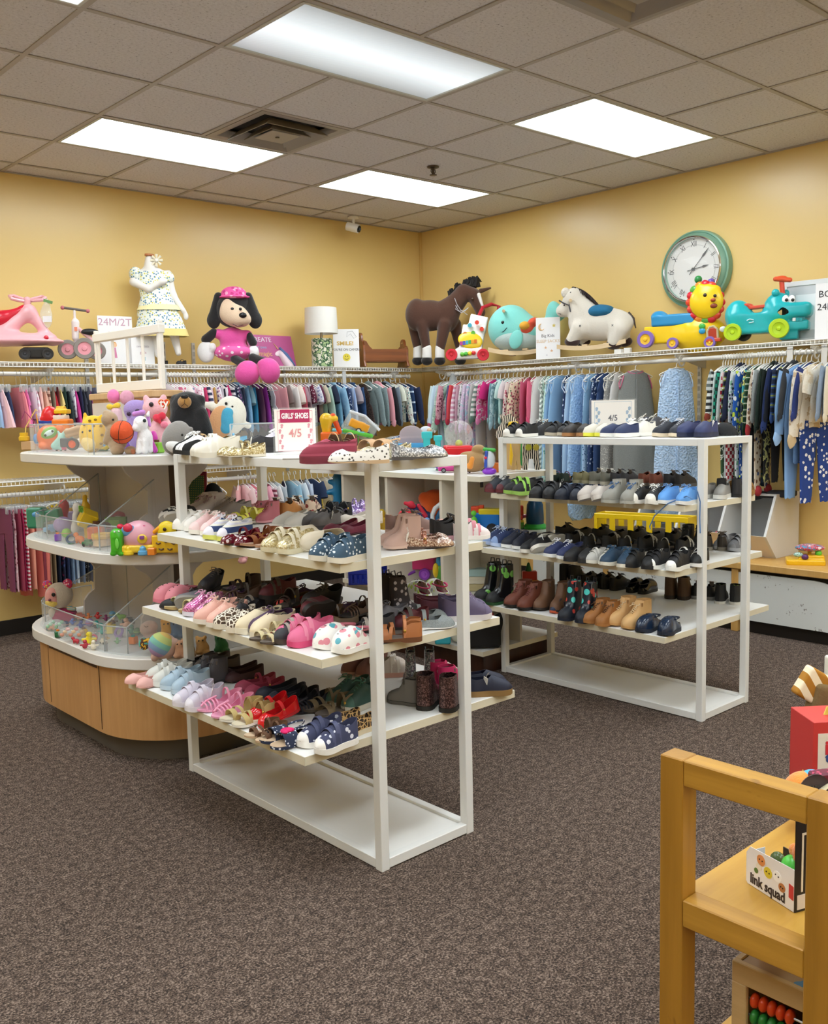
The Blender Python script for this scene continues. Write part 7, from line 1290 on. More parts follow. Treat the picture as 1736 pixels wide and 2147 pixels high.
q=tq(395,942,Z3,'black_bear_plush','large black plush bear with a tan muzzle beside the wooden tower','plush toy'); BB_=PLUSH('0f0e10',100); q.P('body',[q.e(393,855,36,34,28),q.e(397,900,44,44,30),q.e(366,838,8,9,7),q.e(422,838,8,9,7),q.c(375,868,366,905,15,16,d=-14),q.c(420,868,430,905,15,16,d=-14),q.e(375,930,18,14,16,d=-16),q.e(420,930,18,14,16,d=-16)],BB_,k=8,h=1.6); q.P('muzzle',[q.e(387,843,14,13,13,d=-26)],PLUSH('a87c40'),h=1.2); q.P('nose',[q.e(387,831,8,5,5,d=-36)],M('0c0c0d',.35),h=1); part('mouth_seam',MB().tube([q(387,838,-40),q(387,846,-41),q(380,852,-37)],.8*q.S,5).tube([q(387,846,-41),q(394,852,-37)],.8*q.S,5),M('5a3c1c'),q.t)
q=tq(478,935,Z3,'white_cow_plush','white plush pillow with an orange and blue cookie shape on its front','plush toy'); q.P('body',[q.e(482,872,34,42,24,rot=(0,12,0)),q.c(445,852,432,848,9,6),q.e(508,888,9,8,8),q.e(520,892,7,7,6)],PLUSH('ece8dc'),h=1.5); q.P('cookie',[q.e(464,884,25,33,8,d=-20,rot=(0,8,0))],PLUSH('e0a878'),h=1.3); q.P('blue_patch',[q.e(476,882,13,26,7,d=-25),q.e(478,865,11,10,6,d=-25),q.e(472,898,10,11,6,d=-25)],PLUSH('4aa8cc'),h=1.2,k=3); q.P('black_patch',[q.e(511,872,4,20,10,d=4)],PLUSH('2a2a2e')); q.eye(474,846,3,-22); q.eye(487,853,2.6,-20)
q=tq(368,952,Z3,'grey_penguin_plush','grey and white egg shaped squishy plush tilted at the gondola edge','plush toy'); q.P('body',[q.e(370,918,29,37,22,rot=(0,28,0)),q.e(400,900,5,5,5),q.e(370,890,4,4,4,d=-8)],PLUSH('8c8884'),h=1.4); q.P('belly',[q.e(368,936,21,15,14,d=-12,rot=(0,20,0))],PLUSH('e4e4e2'),h=1.2); q.P('beak',[q.e(393,919,6,6,6,d=-18)],PLUSH('e9e6e0'),h=1); q.eye(382,912,2.5,-21)
q=tq(422,944,Z3,'leopard_mouse_plush','small leopard print plush lying behind the cream sneakers','plush toy',pull=-.05); q.P('body',[q.e(420,925,20,17,14)],PAT('leopard','c9a878','3a281c','8a6a48'),h=1.3)
q=tq(316,950,Z3,'purple_plastic_crown','magenta plastic piece beside the white pony'); q.P('body',[q.e(322,920,9,17,4,d=10)],PLAS('c83aa0'),h=1.1)
q=tq(60,938,Z3,'craft_ribbon_wands','thin pink and yellow looped ribbon wands standing in the left bin','craft item',pull=.5); part('wand',MB().tube([q(x,y) for x,y in((52,935),(54,895),(75,858),(78,862))],1.2*q.S,6),PLAS('e8c86a'),q.t); part('wand',MB().tube([q(x,y) for x,y in((78,935),(72,885),(52,862),(46,880))],1.2*q.S,6),PLAS('a83a6a'),q.t); part('wand',MB().tube([q(x,y) for x,y in((88,935),(82,905),(76,868))],1.2*q.S,6),PLAS('e89a3a'),q.t)
# --- gondola middle ---
q=tq(80,1112,Z2,'green_toy_tub','green and blue toy binoculars behind the curved acrylic fence'); q.P('body',[q.b(78,1085,14,18,12,6),q.b(108,1080,18,9,10,4,rot=(0,-10,0))],PLAS('3a8a6a')); q.P('lens',[q.e(78,1078,12,8,11,d=-8)],PLAS('5a9ac8'))
q=tq(112,1105,Z2,'yellow_spoked_wheel_toy','yellow spoked fan toy with a white rim on the middle shelf'); o=q(110,1070,0); part('rim',MB().tube([(o[0]+20*q.S*cos(a),0,o[2]+13*q.S*sin(a)+6*q.S*cos(a)) for a in [2*PI*i/24 for i in range(24)]],2.2*q.S,6,closed=True),PLAS('e8e6e0'),q.t)
for k in range(8): a=k*PI/4; part('spoke',MB().tube([o,(o[0]+17*q.S*cos(a),0,o[2]+11*q.S*sin(a)+5*q.S*cos(a))],[2*q.S,3.4*q.S],6),PLAS('e8cc28'),q.t)
part('stand',MB().tube([o,(o[0],0,0)],3*q.S,8),PLAS('d8d4c8'),q.t)
q=blob(134,1105,Z2,'red_toy_mitten','dark red rounded toy at the back of the middle shelf','toy',PLAS('b82838'),lambda q:[q.e(134,1062,11,15,9),q.c(134,1070,134,1100,8,7)])
q=blob(130,1118,Z2,'lilac_toy_ball','lilac swirl toy ball behind the acrylic','toy',PLAS('a890c8'),lambda q:[q.e(132,1100,20,17,16)])
q=blob(160,1122,Z2,'white_bunny_rattle','white bunny rattle beside the yellow toy box','toy',PLAS('e4e0dc'),lambda q:[q.e(158,1108,9,11,8),q.e(162,1065,10,12,8),q.c(158,1080,158,1100,6,7)])
q=tq(183,1128,Z2,'pop_up_cube','yellow cube toy with a green leaf print top tilted on one corner'); c=q(184,1088,0); t2=part('cube',MB().obox(c,(17*q.S,17*q.S,16*q.S),(.35,.45,.5),.004),PLAS('e8c428'),q.t); part('print',MB().obox((c[0]-.006,c[1]-.005,c[2]+.038),(15*q.S,15*q.S,.003),(.35,.45,.5),.001),PAT('camo','b8e068','6ab838','f0f4d8',1.4,.3),q.t); part('leg',MB().tube([(c[0],c[1],c[2]-.03),(c[0],c[1],0)],.02,8),PLAS('d8a828'),q.t)
q=blob(178,1115,Z2,'toy_parrot_knob','yellow and green knobbed toy behind the yellow cube','toy',PLAS('e8b828'),lambda q:[q.c(178,1052,178,1042,5,5),q.c(180,1062,182,1100,9,9)])
q=tq(215,1146,Z2,'donut_stacker','gold scalloped stacking ring toy beside the green caterpillar'); o=q(0,0); part('ring',MB().grid(lambda u,v:((18+4*cos(2*PI*v))*q.S*cos(2*PI*u)*(1+.04*cos(16*PI*u)),(18+4*cos(2*PI*v))*q.S*sin(2*PI*u)*(1+.04*cos(16*PI*u)),(22+6*sin(2*PI*v))*q.S),40,8,True),PLAS('d8a828'),q.t); part('base',MB().lathe([(14*q.S,0),(19*q.S,3*q.S),(18*q.S,16*q.S)],n=28),PLAS('d4b48c'),q.t)
q=tq(246,1164,Z2,'green_bear_whistle','shiny bright green upright toy figure with raised eyes on the middle shelf'); q.P('body',[q.b(246,1140,8,15,7,8),q.e(245,1120,14,12,11),q.e(238,1161,7,5,7,d=-4),q.e(254,1161,7,5,7,d=-4)],PLAS('48b028'),k=5,h=1.1); q.eye(240,1115,2,-11,'f4f4f0'); q.eye(249,1114,2,-11,'f4f4f0'); part('belly_shine',MB().ball(q(245,1140,-14),(4*q.S,1.5*q.S,11*q.S)),PLAS('7ad858'),q.t)
q=tq(296,1160,Z2,'shape_sorter_turtle','pink and yellow shape sorting turtle with colourful blocks'); q.P('shell',[q.e(292,1123,36,32,26)],PLAS('e4a8b8'),h=1.5); q.P('base',[q.b(292,1148,34,5,24,5)],PLAS('e8c438'),h=1.5); q.P('ring',[q.e(270,1113,16,13,6,d=-18)],PLAS('6a9ac8'),h=1.2); q.P('button',[q.e(268,1107,10,9,6,d=-22)],PLAS('d83a58'),h=1.1); q.P('sorter_hole',[q.e(298,1130,11,10,4,d=-24)],PLAS('e8c43c'),h=1.1); q.P('hole_block',[q.b(298,1127,4,3,4,1,d=-27)],PLAS('8a4a90'),h=.9); q.P('knob',[q.e(298,1104,9,4,5,d=-12)],PLAS('c83868'),h=1.1)
q=blob(262,1158,Z2,'red_heart_knobs','red double heart knobs rising behind the green figure','toy',PLAS('d82848'),lambda q:[q.e(252,1104,7,6,6),q.e(268,1105,8,8,7),q.c(264,1112,264,1150,4,4)])
for (x,c,n,sh_) in((270,'e8c428','yellow bell shaped block on the middle shelf edge',0),(300,'5aa0cc','sky blue bell shaped block beside the yellow one',0)):
    q=tq(x,1164,Z2,'bell_block',n,'toy block',group='small shape blocks'); S=q.S; part('block',MB().lathe([(10*S,0),(11*S,2*S),(10*S,8*S),(7*S,10*S),(6.5*S,15*S),(3*S,19*S),(.5*S,20*S)],n=20),PLAS(c),q.t)
q=tq(319,1164,Z2,'cube_block','orange cube block right of the blue bell block','toy block'); part('block',MB().box(-8*q.S,8*q.S,-8*q.S,8*q.S,0,15*q.S,.003),PLAS('e8862c'),q.t)
q=tq(310,1164,Z2,'star_block','orange star block resting against the pink turtle','toy block',pull=-.06); part('block',MB().prism(star(0,26*q.S,9*q.S),-.01,.01,XZ,.002),PLAS('e87828'),q.t); part('peg',MB().box(-.008,.008,-.008,.008,0,20*q.S),PLAS('e87828'),q.t)
q=tq(345,1160,Z2,'wooden_duck','yellow wooden duck pull toy with brown stripes beside the rack','toy'); q.P('body',[q.b(350,1140,28,17,7,3)],PLAS('e0b428'),h=1.5); q.P('head',[q.e(350,1112,20,20,9)],PLAS('ecd028'),h=1.3); q.P('beak',[q.c(322,1116,334,1108,3.4,6)],PLAS('e8a020'),h=1.1); q.eye(345,1110,4,-11,'3a2410')
for x,y in((332,1138),(348,1134),(364,1138),(338,1150),(356,1150)): part('stripe_mark',MB().tube([q(x-5,y,-11),q(x,y+3,-11),q(x+5,y,-11)],1.6*q.S,5),M('5a3a1c'),q.t)
q=tq(245,1118,Z2,'green_game_box','green boxed toy behind the acrylic divider','box'); part('box',MB().box(-22*q.S,22*q.S,-6*q.S,6*q.S,0,34*q.S,.002),M('6a8a28',.5),q.t); part('panel',MB().box(-14*q.S,8*q.S,-6.4*q.S,-5.9*q.S,6*q.S,28*q.S),M('8ab038',.5),q.t)
q=tq(232,1100,Z2,'picture_block_stack','dark picture blocks with white tiles and a yellow bowl on top','toy'); part('blocks',MB().box(-20*q.S,14*q.S,-8*q.S,8*q.S,0,44*q.S,.002),M('4a4850',.5),q.t)
for k in range(3): part('white_tile',MB().box((-18+k*11)*q.S,(-10+k*11)*q.S,-8.6*q.S,-8*q.S,33*q.S,41*q.S),M('d8d8d4',.5),q.t)
part('bowl',MB().lathe([(10*q.S,44*q.S),(17*q.S,50*q.S),(15*q.S,58*q.S),(8*q.S,62*q.S)]),PLAS('c8b428'),q.t)
q=tq(270,1105,Z2,'panda_face_board','round grey panda face plaque leaning on the fin','toy'); q.P('face',[q.e(270,1052,17,15,5,rot=(0,-15,0))],M('d0ccc8',.6),h=1.3); q.P('marks',[q.e(260,1048,4,4,3,d=-5),q.e(276,1043,4,3,3,d=-5),q.e(266,1062,6,3,3,d=-5)],M('2a282a'),k=1,h=1); part('stand',MB().box(-.006,.006,-.006,.006,0,.12),M('8a8884'),q.t)
q=blob(200,1140,Z2,'orange_toy_sleeve','orange and red fabric toy beside the fence corner','toy',PLUSH('d8683a'),lambda q:[q.b(202,1125,14,18,7,4)])
# --- gondola bottom ---
q=tq(122,1302,Z1,'big_eared_doll','cream doll with pink and yellow face, patterned ears and magenta dress','plush toy'); q.P('head',[q.e(124,1248,28,27,24)],PLUSH('c4b4a0'),h=1.4); q.P('face',[q.e(110,1252,15,20,12,d=-16)],PLUSH('e09a90'),h=1.2); q.P('chin',[q.e(108,1264,13,9,10,d=-19)],PLUSH('e8c860'),h=1.1); q.eye(112,1247,4.2,-29); q.P('nose',[q.e(104,1258,3,3,3,d=-30)],M('7a3a48'),h=.8); q.P('ear',[q.e(99,1226,10,10,6)],PAT('floral','d8406a','e8c848','5a8ac8',2),h=1.1); q.P('ear',[q.e(142,1224,10,11,6)],PAT('floral','c83058','e8b8c0','8a4a80',2),h=1.1)
q.P('dress',[q.e(134,1290,25,16,15),q.b(136,1292,20,8,10,4)],PLUSH('a81c58'),h=1.3); q.P('hand',[q.e(109,1285,7,10,6,d=-10)],PLUSH('d0c4b4'),h=1.1); q.P('sleeve',[q.c(145,1275,156,1277,5,4,d=-8)],PAT('stripe','48a8c8','e8d048','e85888',6),h=1)
BAGC=M('dce6e4',.08,alpha=.28)
q=tq(125,1330,Z1,'bagged_green_toys','clear bag of pale green toy pieces at the left of the low bin','packaged toy'); q.P('bag',[q.e(115,1312,24,14,14)],BAGC,h=1.5); 
for k in range(6): part('piece',MB().ball(q(100+k*6,1314-(k%3)*5,-2+(k%2)*5),4*q.S,8,6),PLAS(('8ac88a','a8d8b0','68a878')[k%3]),q.t)
q=tq(152,1345,Z1,'bagged_orange_toys','clear bag of orange and yellow toy food in the low bin','packaged toy'); q.P('bag',[q.e(150,1328,28,15,16)],BAGC,h=1.5)
for k in range(8): part('piece',MB().ball(q(130+k*6,1331-(k%3)*6,-3+(k%2)*6),(5*q.S,4*q.S,4*q.S),8,6),PLAS(('e8783a','e8a83a','d85a38')[k%3]),q.t)
random.seed(11)
FIG=[('e8d028','yellow toy figurine beside the acrylic corner',187,1352,22),('b83848','dark red toy figurine',178,1360,15),('e4dcc8','cream toy figurine',196,1362,16),('2a4a9a','dark blue toy figurine',170,1318,14),('38a8a0','teal toy figurine',214,1330,13),('d8a83a','gold toy figurine',222,1345,12),('e8e4e0','white folded paper tag on a toy',226,1325,16),('c83a3a','bright red toy figurine',205,1298,12),('8a3a6a','plum toy figurine',222,1302,11),('e8b8a0','pink faced toy doll',264,1318,18),('28806a','deep green toy ball',276,1330,16),('e8905a','peach toy block',185,1300,12),('5a78c8','cornflower toy block',152,1310,11),('6a4a38','brown toy animal',238,1310,13),('3a3a40','black toy car',200,1318,10),('48a048','leaf green toy frog',246,1350,11),('c8c4bc','silver toy chain',196,1332,9)]
for c,n,x,y,hh in FIG:
    q=tq(x,y,Z1,'toy_figurine',n+' in the low gondola bin','toy',group='small toys in the low gondola bin'); w=hh*.36; q.P('body',[q.c(x,y-w,x+random.uniform(-3,3),y-hh+w,w,w*.8)],PLAS(c),h=1.2,k=3); q.P('head',[q.e(x,y-hh,w*.8,w*.75,w*.8)],PLAS(random.choice(('e8c8a8',c,c))),h=1.1); q.P('limbs',[q.c(x-w*1.7,y-hh*.5,x+w*1.7,y-hh*.6,w*.35,w*.35)],PLAS(c),h=1)
q=tq(312,1345,Z1,'sleeping_doll','pale sleeping plush head behind the rainbow plush','plush toy',pull=-.12); q.P('body',[q.e(312,1317,20,16,14,rot=(0,-20,0)),q.e(318,1335,18,12,12)],PLUSH('d8b4a4'),h=1.3); part('closed_eye',MB().tube([q(302,1312,-14),q(306,1315,-15),q(311,1313,-14)],.8*q.S,5),M('6a4a40'),q.t)
q=tq(340,1380,Z1,'rainbow_plush','round plush with pastel rainbow stripes and cream paws','plush toy'); q.P('body',[q.e(342,1354,30,28,22,rot=(0,30,0)),q.e(324,1378,8,9,7,d=-8),q.e(366,1348,10,10,8,d=-4)],PLUSH('d4b0a0'),h=1.4)
tr=NT('rainbow_plush'); tr.b.inputs['Roughness'].default_value=.95; sx=tr.add('SeparateXYZ'); cc=tr.coord(rot=(0,-.55,0)); tr.ln(cc,sx.inputs[0]); mr=tr.add('MapRange'); c0=q(342,1354)[2]; mr.inputs['From Min'].default_value=c0-.05; mr.inputs['From Max'].default_value=c0+.09; tr.ln(sx.outputs[2],mr.inputs[0]); tr.base(tr.ramp(mr.outputs[0],[(0,'b89ac8'),(.18,'88a8cc'),(.34,'88c8b8'),(.5,'c8d88a'),(.66,'e8c878'),(.82,'e09080')],'CONSTANT'))
q.P('rainbow_belly',[q.e(338,1352,27,27,21,d=-5,rot=(0,30,0))],tr.m,h=1.3)
q=tq(306,1374,Z1,'spotted_bird_plush','small yellow and brown patterned plush left of the rainbow plush','plush toy'); q.P('body',[q.e(302,1350,11,13,8),q.e(314,1345,7,8,6)],PAT('camo','e8b838','5a3424','58b0a0',3),h=1.2)
for x,y,c,n in((352,1330,'e0a030','orange spotted plush face behind the rainbow plush'),(372,1330,'4a6a90','blue patterned plush behind the rainbow plush'),(395,1370,'b89468','light brown plush dog behind the rack post'),(425,1365,'c89858','golden teddy bear behind the rack post'),(465,1360,'2c6a3c','dark green plush at the right of the low bin'),(380,1372,'c09070','tan plush arm near the rack post')):
    q=tq(x,y+8,Z1,'small_plush',n,'plush toy'); q.P('body',[q.e(x,y-6,14,15,11),q.e(x-4,y-20,11,10,9),q.e(x-12,y-28,4,4,3),q.e(x+5,y-29,4,4,3),q.e(x-10,y+3,7,5,7,d=-7),q.e(x+10,y+3,7,5,7,d=-7)],PLUSH(c),h=1.4); q.eye(x-8,y-21,1.8,-8); q.eye(x,y-22,1.8,-8)
CN=[('crimson','b82838'),('lemon','e4d040'),('navy','28386c'),('teal','2f9a94'),('tangerine','e07a30'),('lavender','a898cc'),('lime','8ac43c'),('salmon','e09080'),('sky blue','78b0d8'),('chocolate','6a4430'),('cream','e4dcc8'),('forest green','2c6a40'),('rose','d0607c'),('slate','566070'),('mustard','c8a030'),('violet','7a4aa8')]
SH_=['car','block','ball','ring','animal']
def junk(z,spots,where,grp):
    for k,(x,y,hh) in enumerate(spots):
        cn,cc=CN[(k*7+int(z*10))%16]; sh=SH_[k%5]; q=tq(x,y,z,'toy_'+sh,cn+' toy '+sh+' '+where,'toy',rz=random.uniform(-80,0),group=grp); S=q.S; r=hh*.5*S; m=PLAS(cc)
        if sh=='ball': part('ball',MB().ball((0,0,r),r,14,10),m,q.t); part('band',MB().tube([(r*1.0*cos(a),r*1.0*sin(a),r) for a in [2*PI*i/16 for i in range(16)]],r*.09,5,closed=True),PLAS(CN[(k+5)%16][1]),q.t)
        elif sh=='block': part('block',MB().box(-r,r,-r,r,0,2*r,.003),m,q.t); part('stud',MB().cyl((0,0,2*r),(0,0,2.5*r),r*.5),PLAS(CN[(k+3)%16][1]),q.t)
        elif sh=='ring': part('ring',MB().tube([(r*1.2*cos(a),r*.5*sin(a),r*1.3+r*sin(a)) for a in [2*PI*i/16 for i in range(16)]],r*.35,8,closed=True),m,q.t); part('base',MB().lathe([(r,0),(r*.8,r*.4),(r*.3,r*.5)]),PLAS(CN[(k+8)%16][1]),q.t)
        elif sh=='car':
            part('body',sdf([('b',(0,0,r*.7),(r*1.2,r*.6,r*.3),r*.15),('b',(0,0,r*1.2),(r*.6,r*.5,r*.3),r*.15)],r*.12,r*.1),m,q.t)
            for sx in(-1,1):
                for sy in(-1,1): part('wheel',MB().tube([(sx*r*.8,sy*r*.6,r*.35),(sx*r*.8,sy*r*.8,r*.35)],r*.35,12),M('1c1c1e',.5),q.t)
        else: part('body',sdf([('e',(0,0,r*.9),(r*1.1,r*.7,r*.6)),('e',(-r*1.1,0,r*1.6),(r*.55,r*.5,r*.5)),('c',(-r*.6,r*.3,r*.6),(-r*.6,r*.3,r*.2),r*.2,r*.2),('c',(-r*.6,-r*.3,r*.6),(-r*.6,-r*.3,r*.2),r*.2,r*.2),('c',(r*.6,r*.3,r*.6),(r*.6,r*.3,r*.2),r*.2,r*.2),('c',(r*.6,-r*.3,r*.6),(r*.6,-r*.3,r*.2),r*.2,r*.2)],r*.12,r*.3),m,q.t)
random.seed(21)
junk(Z1,[(108,1322,16),(122,1336,13),(138,1316,14),(146,1334,15),(160,1350,14),(166,1300,18),(176,1334,15),(188,1314,17),(196,1346,12),(210,1318,16),(218,1350,13),(232,1328,18),(236,1296,15),(250,1336,17),(256,1300,16),(270,1310,18),(280,1350,15),(288,1332,16)],'in the heap behind the low acrylic fence','toy heap in the low gondola bin')
junk(Z2,[(108,1118,22),(122,1134,14),(140,1128,20),(150,1140,15),(168,1140,22),(186,1146,18),(204,1130,30),(222,1120,26),(250,1112,30),(232,1136,18),(198,1104,28),(150,1098,26)],'among the toys behind the middle acrylic fence','toy heap on the middle gondola shelf')
junk(Z3,[(128,946,16),(140,938,22),(170,938,20),(215,946,24),(232,944,30),(270,946,26),(330,950,22)],'among the plush toys on the gondola top','toy heap on the gondola top')
junk(C4,[(740,984,22),(785,982,20),(870,984,22),(925,986,24),(940,988,16),(975,992,18),(1045,990,20),(1012,988,20)],'on top of the white cubby unit','loose toys on the cubby top')
junk(C3,[(780,1112,24),(815,1112,26),(950,1112,34),(1100,1108,22)],'in the upper row of the cubby unit','loose toys in the cubbies')
# --- toys on the far part of the gondola seen through the near rack ---
q=Q(415,1090,'y',.55,-42,None); q.o.z=.876; q.thing('red_alphabet_board','red framed green toy alphabet board behind the near rack','toy'); part('board',MB().obox((0,0,.13),(.05,.008,.13),(0,.05,0),.004),PLAS('8a2a3a'),q.t); part('screen',MB().obox((0,-.009,.13),(.038,.002,.11),(0,.05,0),.001),PAT('plaid','3a6a48','2a4a3a','b0a848',5),q.t)
q=Q(447,1092,'y',.5,-42,None); q.o.z=.876; q.thing('black_green_carry_case','black and green plastic carry case with a blue handle behind the near rack','toy'); q.P('case',[q.e(447,1052,24,40,8),q.b(447,1070,20,22,8,3)],PLAS('16181c'),h=1.6); q.P('handle',[q.e(445,1040,13,10,9,d=-2)],PLAS('28487c'),h=1.4); q.P('green_door',[q.e(445,1068,18,13,7,d=-6)],PLAS('1c6a38'),h=1.4)
# --- cubby top ---
q=tq(690,985,C4,'toy_ball_tower','yellow and orange ball drop tower toy behind the girls shoes sign','toy',pull=0); Yq=PLAS('ecbc28'); Oq=PLAS('e86a24')
q.P('tower',[q.b(692,930,16,22,12,4),q.b(700,965,20,14,14,4)],Oq,h=1.6); q.P('funnel',[q.c(684,902,684,880,9,14),q.e(684,955,15,14,13,d=-8),q.e(700,878,9,8,8)],Yq,h=1.5); q.P('arm',[q.c(698,872,712,905,6,5),q.e(700,935,7,8,6,d=-10)],PLAS('e05020'),h=1.4); q.P('window',[q.b(692,940,8,9,1,1,d=-14)],PLAS('b83818'),h=1.2)
q=tq(750,980,C4,'green_blue_tray_toy','pale blue and green boat shaped tray sticking out above the shoes','toy'); q.P('tray',[q.c(700,902,725,905,4,5),q.b(745,908,18,3,8,2,rot=(0,6,0))],PLAS('6ac0d0'),h=1.3); q.P('tray_end',[q.c(722,903,778,914,4.5,4.5,d=-6)],PLAS('58b83a'),h=1.3); part('post',MB().box(-.012,.012,-.012,.012,0,q(750,912)[2]),PLAS('4a9a38'),q.t)
q=tq(765,978,C4,'bagged_toy_truck','clear zip bag with a yellow and orange toy truck','packaged toy',pull=.06); q.t.location.z=C4+.12; o=q(755,900,0); 
q.P('bag',[q.b(755,894,32,20,5,3,rot=(0,32,0))],BAGC,h=1.8); q.P('truck_body',[q.b(748,890,14,7,6,3,rot=(0,25,0)),q.b(764,896,9,7,6,2,rot=(0,25,0))],PLAS('e8a028'),h=1.3)
for x,y in((752,903),(772,912)): q.wheel(x,y,6,5,-8,PLAS('e8e6e0'),M('232326',.5))
part('zip_edge',MB().tube([q(733,862,-4),q(765,872,-4),q(796,902,-4)],3*q.S,8),M('e8ecf4',.3,alpha=.7),q.t); q.t.location.z=C4+.0
q=tq(820,975,C4,'bagged_blue_cars','clear bag of orange and dark blue toy vehicles on the cubby top','packaged toy'); q.P('bag',[q.e(830,930,34,16,14)],BAGC,h=1.8); q.P('orange_vehicle',[q.b(808,938,11,8,7,3)],PLAS('e8962c'),h=1.3); q.P('blue_vehicle',[q.b(840,925,17,11,8,3,rot=(0,-18,0))],PAT('camo','26406c','c8d4e4','1a2a48',4,.3),h=1.3); part('support',MB().box(-.04,.05,-.02,.02,0,q(820,945)[2]),M('b8b0a4',.6),q.t)
q=tq(862,978,C4,'toy_crib_headboard','grey felt arched panel on a blue base, toy furniture','toy'); q.P('arch',[q.e(862,912,25,20,4),q.b(862,926,24,8,3,1)],M('a89aa0',.95),h=1.4); q.P('base',[q.b(862,938,26,8,12,2)],PLAS('4aa0d8'),h=1.5); part('foot',MB().box(-.04,.04,-.015,.015,0,q(862,946)[2]),PLAS('3a88b8'),q.t)
q=tq(905,980,C4,'turquoise_castle_toy','turquoise castle playset tower beside the clear globe','toy'); TQ=PLAS('3ac0c4')
q.P('tower',[q.b(895,912,10,6,8,2),q.b(895,930,6,14,6,2),q.b(918,918,8,4,7,2),q.b(918,932,5,16,5,1),q.b(906,950,22,6,10,2),q.b(906,966,16,8,10,2)],TQ,h=1.4,k=3)
q=tq(893,975,C4,'bagged_white_figurines','small bag of white and blue figurines behind the castle','packaged toy',pull=-.1); q.P('bag',[q.e(893,905,14,12,9)],M('c8d0dc',.3),h=1.4); part('stem',MB().box(-.01,.01,-.01,.01,0,q(893,915)[2]),M('c8b8a0'),q.t); q.P('doll',[q.e(882,908,7,6,6,d=-6),q.e(900,902,5,5,5,d=-9)],PLAS('d8b898'),h=1.1)
q=tq(962,986,C4,'globe_popper_toy','clear globe popping toy with a shiny red base','toy'); S=q.S; o=q(962,912,0); part('globe',MB().ball((o[0],0,o[2]),(30*S,28*S,31*S),28,18),M('f4f6f8',.02,alpha=.22),q.t); part('inner_ball',MB().ball((o[0],0,o[2]-18*S),8*S),PLAS('b8d028'),q.t); q.P('base',[q.b(962,945,26,7,22,6),q.b(960,963,18,12,18,5),q.b(935,940,4,5,6,2)],PLAS('d8202c'),h=1.5); part('highlight_slots',MB().box(-.03,.03,-22*S,-21.4*S,20*S,26*S),PLAS('e85050'),q.t)
q=tq(998,992,C4,'orange_beaked_plush','shaggy tan plush lying face down with an orange beak','plush toy'); q.P('body',[q.e(992,968,28,22,20),q.e(1003,942,14,10,12),q.e(978,955,14,8,10)],M('b08c5c',.95,sheen=.3,fuzz=220),h=1.5); q.P('beak',[q.c(990,962,986,978,5,6,d=-20),q.e(981,977,10,5,6,d=-18)],PLUSH('e8963a'),h=1.2,k=3)
q=tq(1028,994,C4,'penguin_bottle_toy','white and blue round bodied toy with green cap and purple base','toy'); q.P('body',[q.e(1026,964,12,19,12)],PLAS('d0d8e0'),h=1.2); q.P('stripe',[q.c(1020,948,1018,978,3.4,3.4,d=-9)],PLAS('3858b8'),h=1); q.P('cap',[q.c(1016,942,1036,944,4,4)],PLAS('48b848'),h=1.1); q.P('base',[q.e(1026,988,15,8,13)],PLAS('8a38c8'),h=1.2); q.P('button',[q.e(1018,960,3.4,3,2,d=-12)],PLAS('d82848'),h=.8)
# striped wooden animals
q=tq(1062,985,C4,'wooden_zebra_puzzle','black and white striped wooden zebra puzzle standing behind the far rack','toy'); ZB=PAT('zebra','17140f','ece4d4',None,3); YW_=WOOD('c9a468','e0c088',.5)
def cut(q,pts,th=4,nm='panel',mat=None): P=[q(x,y,0) for x,y in pts]; return part(nm,MB().prism([(p[0],p[2]) for p in P],-th*q.S,th*q.S,XZ),mat,q.t,smooth=0)
cut(q,[(1038,912),(1045,896),(1052,885),(1048,868),(1058,872),(1068,868),(1082,880),(1090,895),(1086,905),(1074,898),(1066,915),(1058,925),(1046,925)],4,'head',ZB); cut(q,[(1058,984),(1062,930),(1066,915),(1090,905),(1092,984)],4,'body',YW_); q.eye(1062,890,2.6,-5)
q=tq(1112,988,C4,'wooden_zebra_figure','standing wooden zebra body with green yellow flowers behind the far rack','toy'); cut(q,[(1095,930),(1128,928),(1132,985),(1122,985),(1118,962),(1108,962),(1106,985),(1096,985)],4,'body',ZB); q.P('flower',[q.e(1108,938,7,7,2,d=-6)],PLAS('b8b83a'),h=1); q.P('flower',[q.e(1124,938,7,7,2,d=-6)],PLAS('c8b84a'),h=1)
q=tq(1085,988,C4,'wooden_giraffe_puzzle','pale wooden giraffe cutout between the two zebras','toy',pull=.04); cut(q,[(1072,985),(1076,955),(1072,930),(1080,928),(1088,935),(1092,985),(1085,985),(1082,965),(1079,985)],4,'body',YW_)
q=tq(1077,984,C4,'yellow_toy_figure','small yellow toy figure above the black canvas shoes','toy',pull=.1); q.P('body',[q.b(1076,893,8,7,6,3),q.c(1076,905,1076,970,6,8)],PLAS('e8c028'),h=1.3)
q=tq(1098,984,C4,'green_toy_figure','small green toy figure beside the yellow one','toy',pull=.12); q.P('body',[q.b(1098,897,7,6,5,3),q.c(1098,905,1098,970,5,8)],PLAS('2a9a58'),h=1.3)
q=tq(950,990,C4,'pink_black_toy_car','black and magenta toy car under the near rack rail','toy',pull=0); q.P('body',[q.b(950,982,30,3,10,3),q.e(945,979,12,6,8)],PLAS('c83a8a'),h=1.3)
for x in(930,958,974): q.wheel(x,986,5,5,-12,PLAS('8a8a90'),M('18181a',.5))
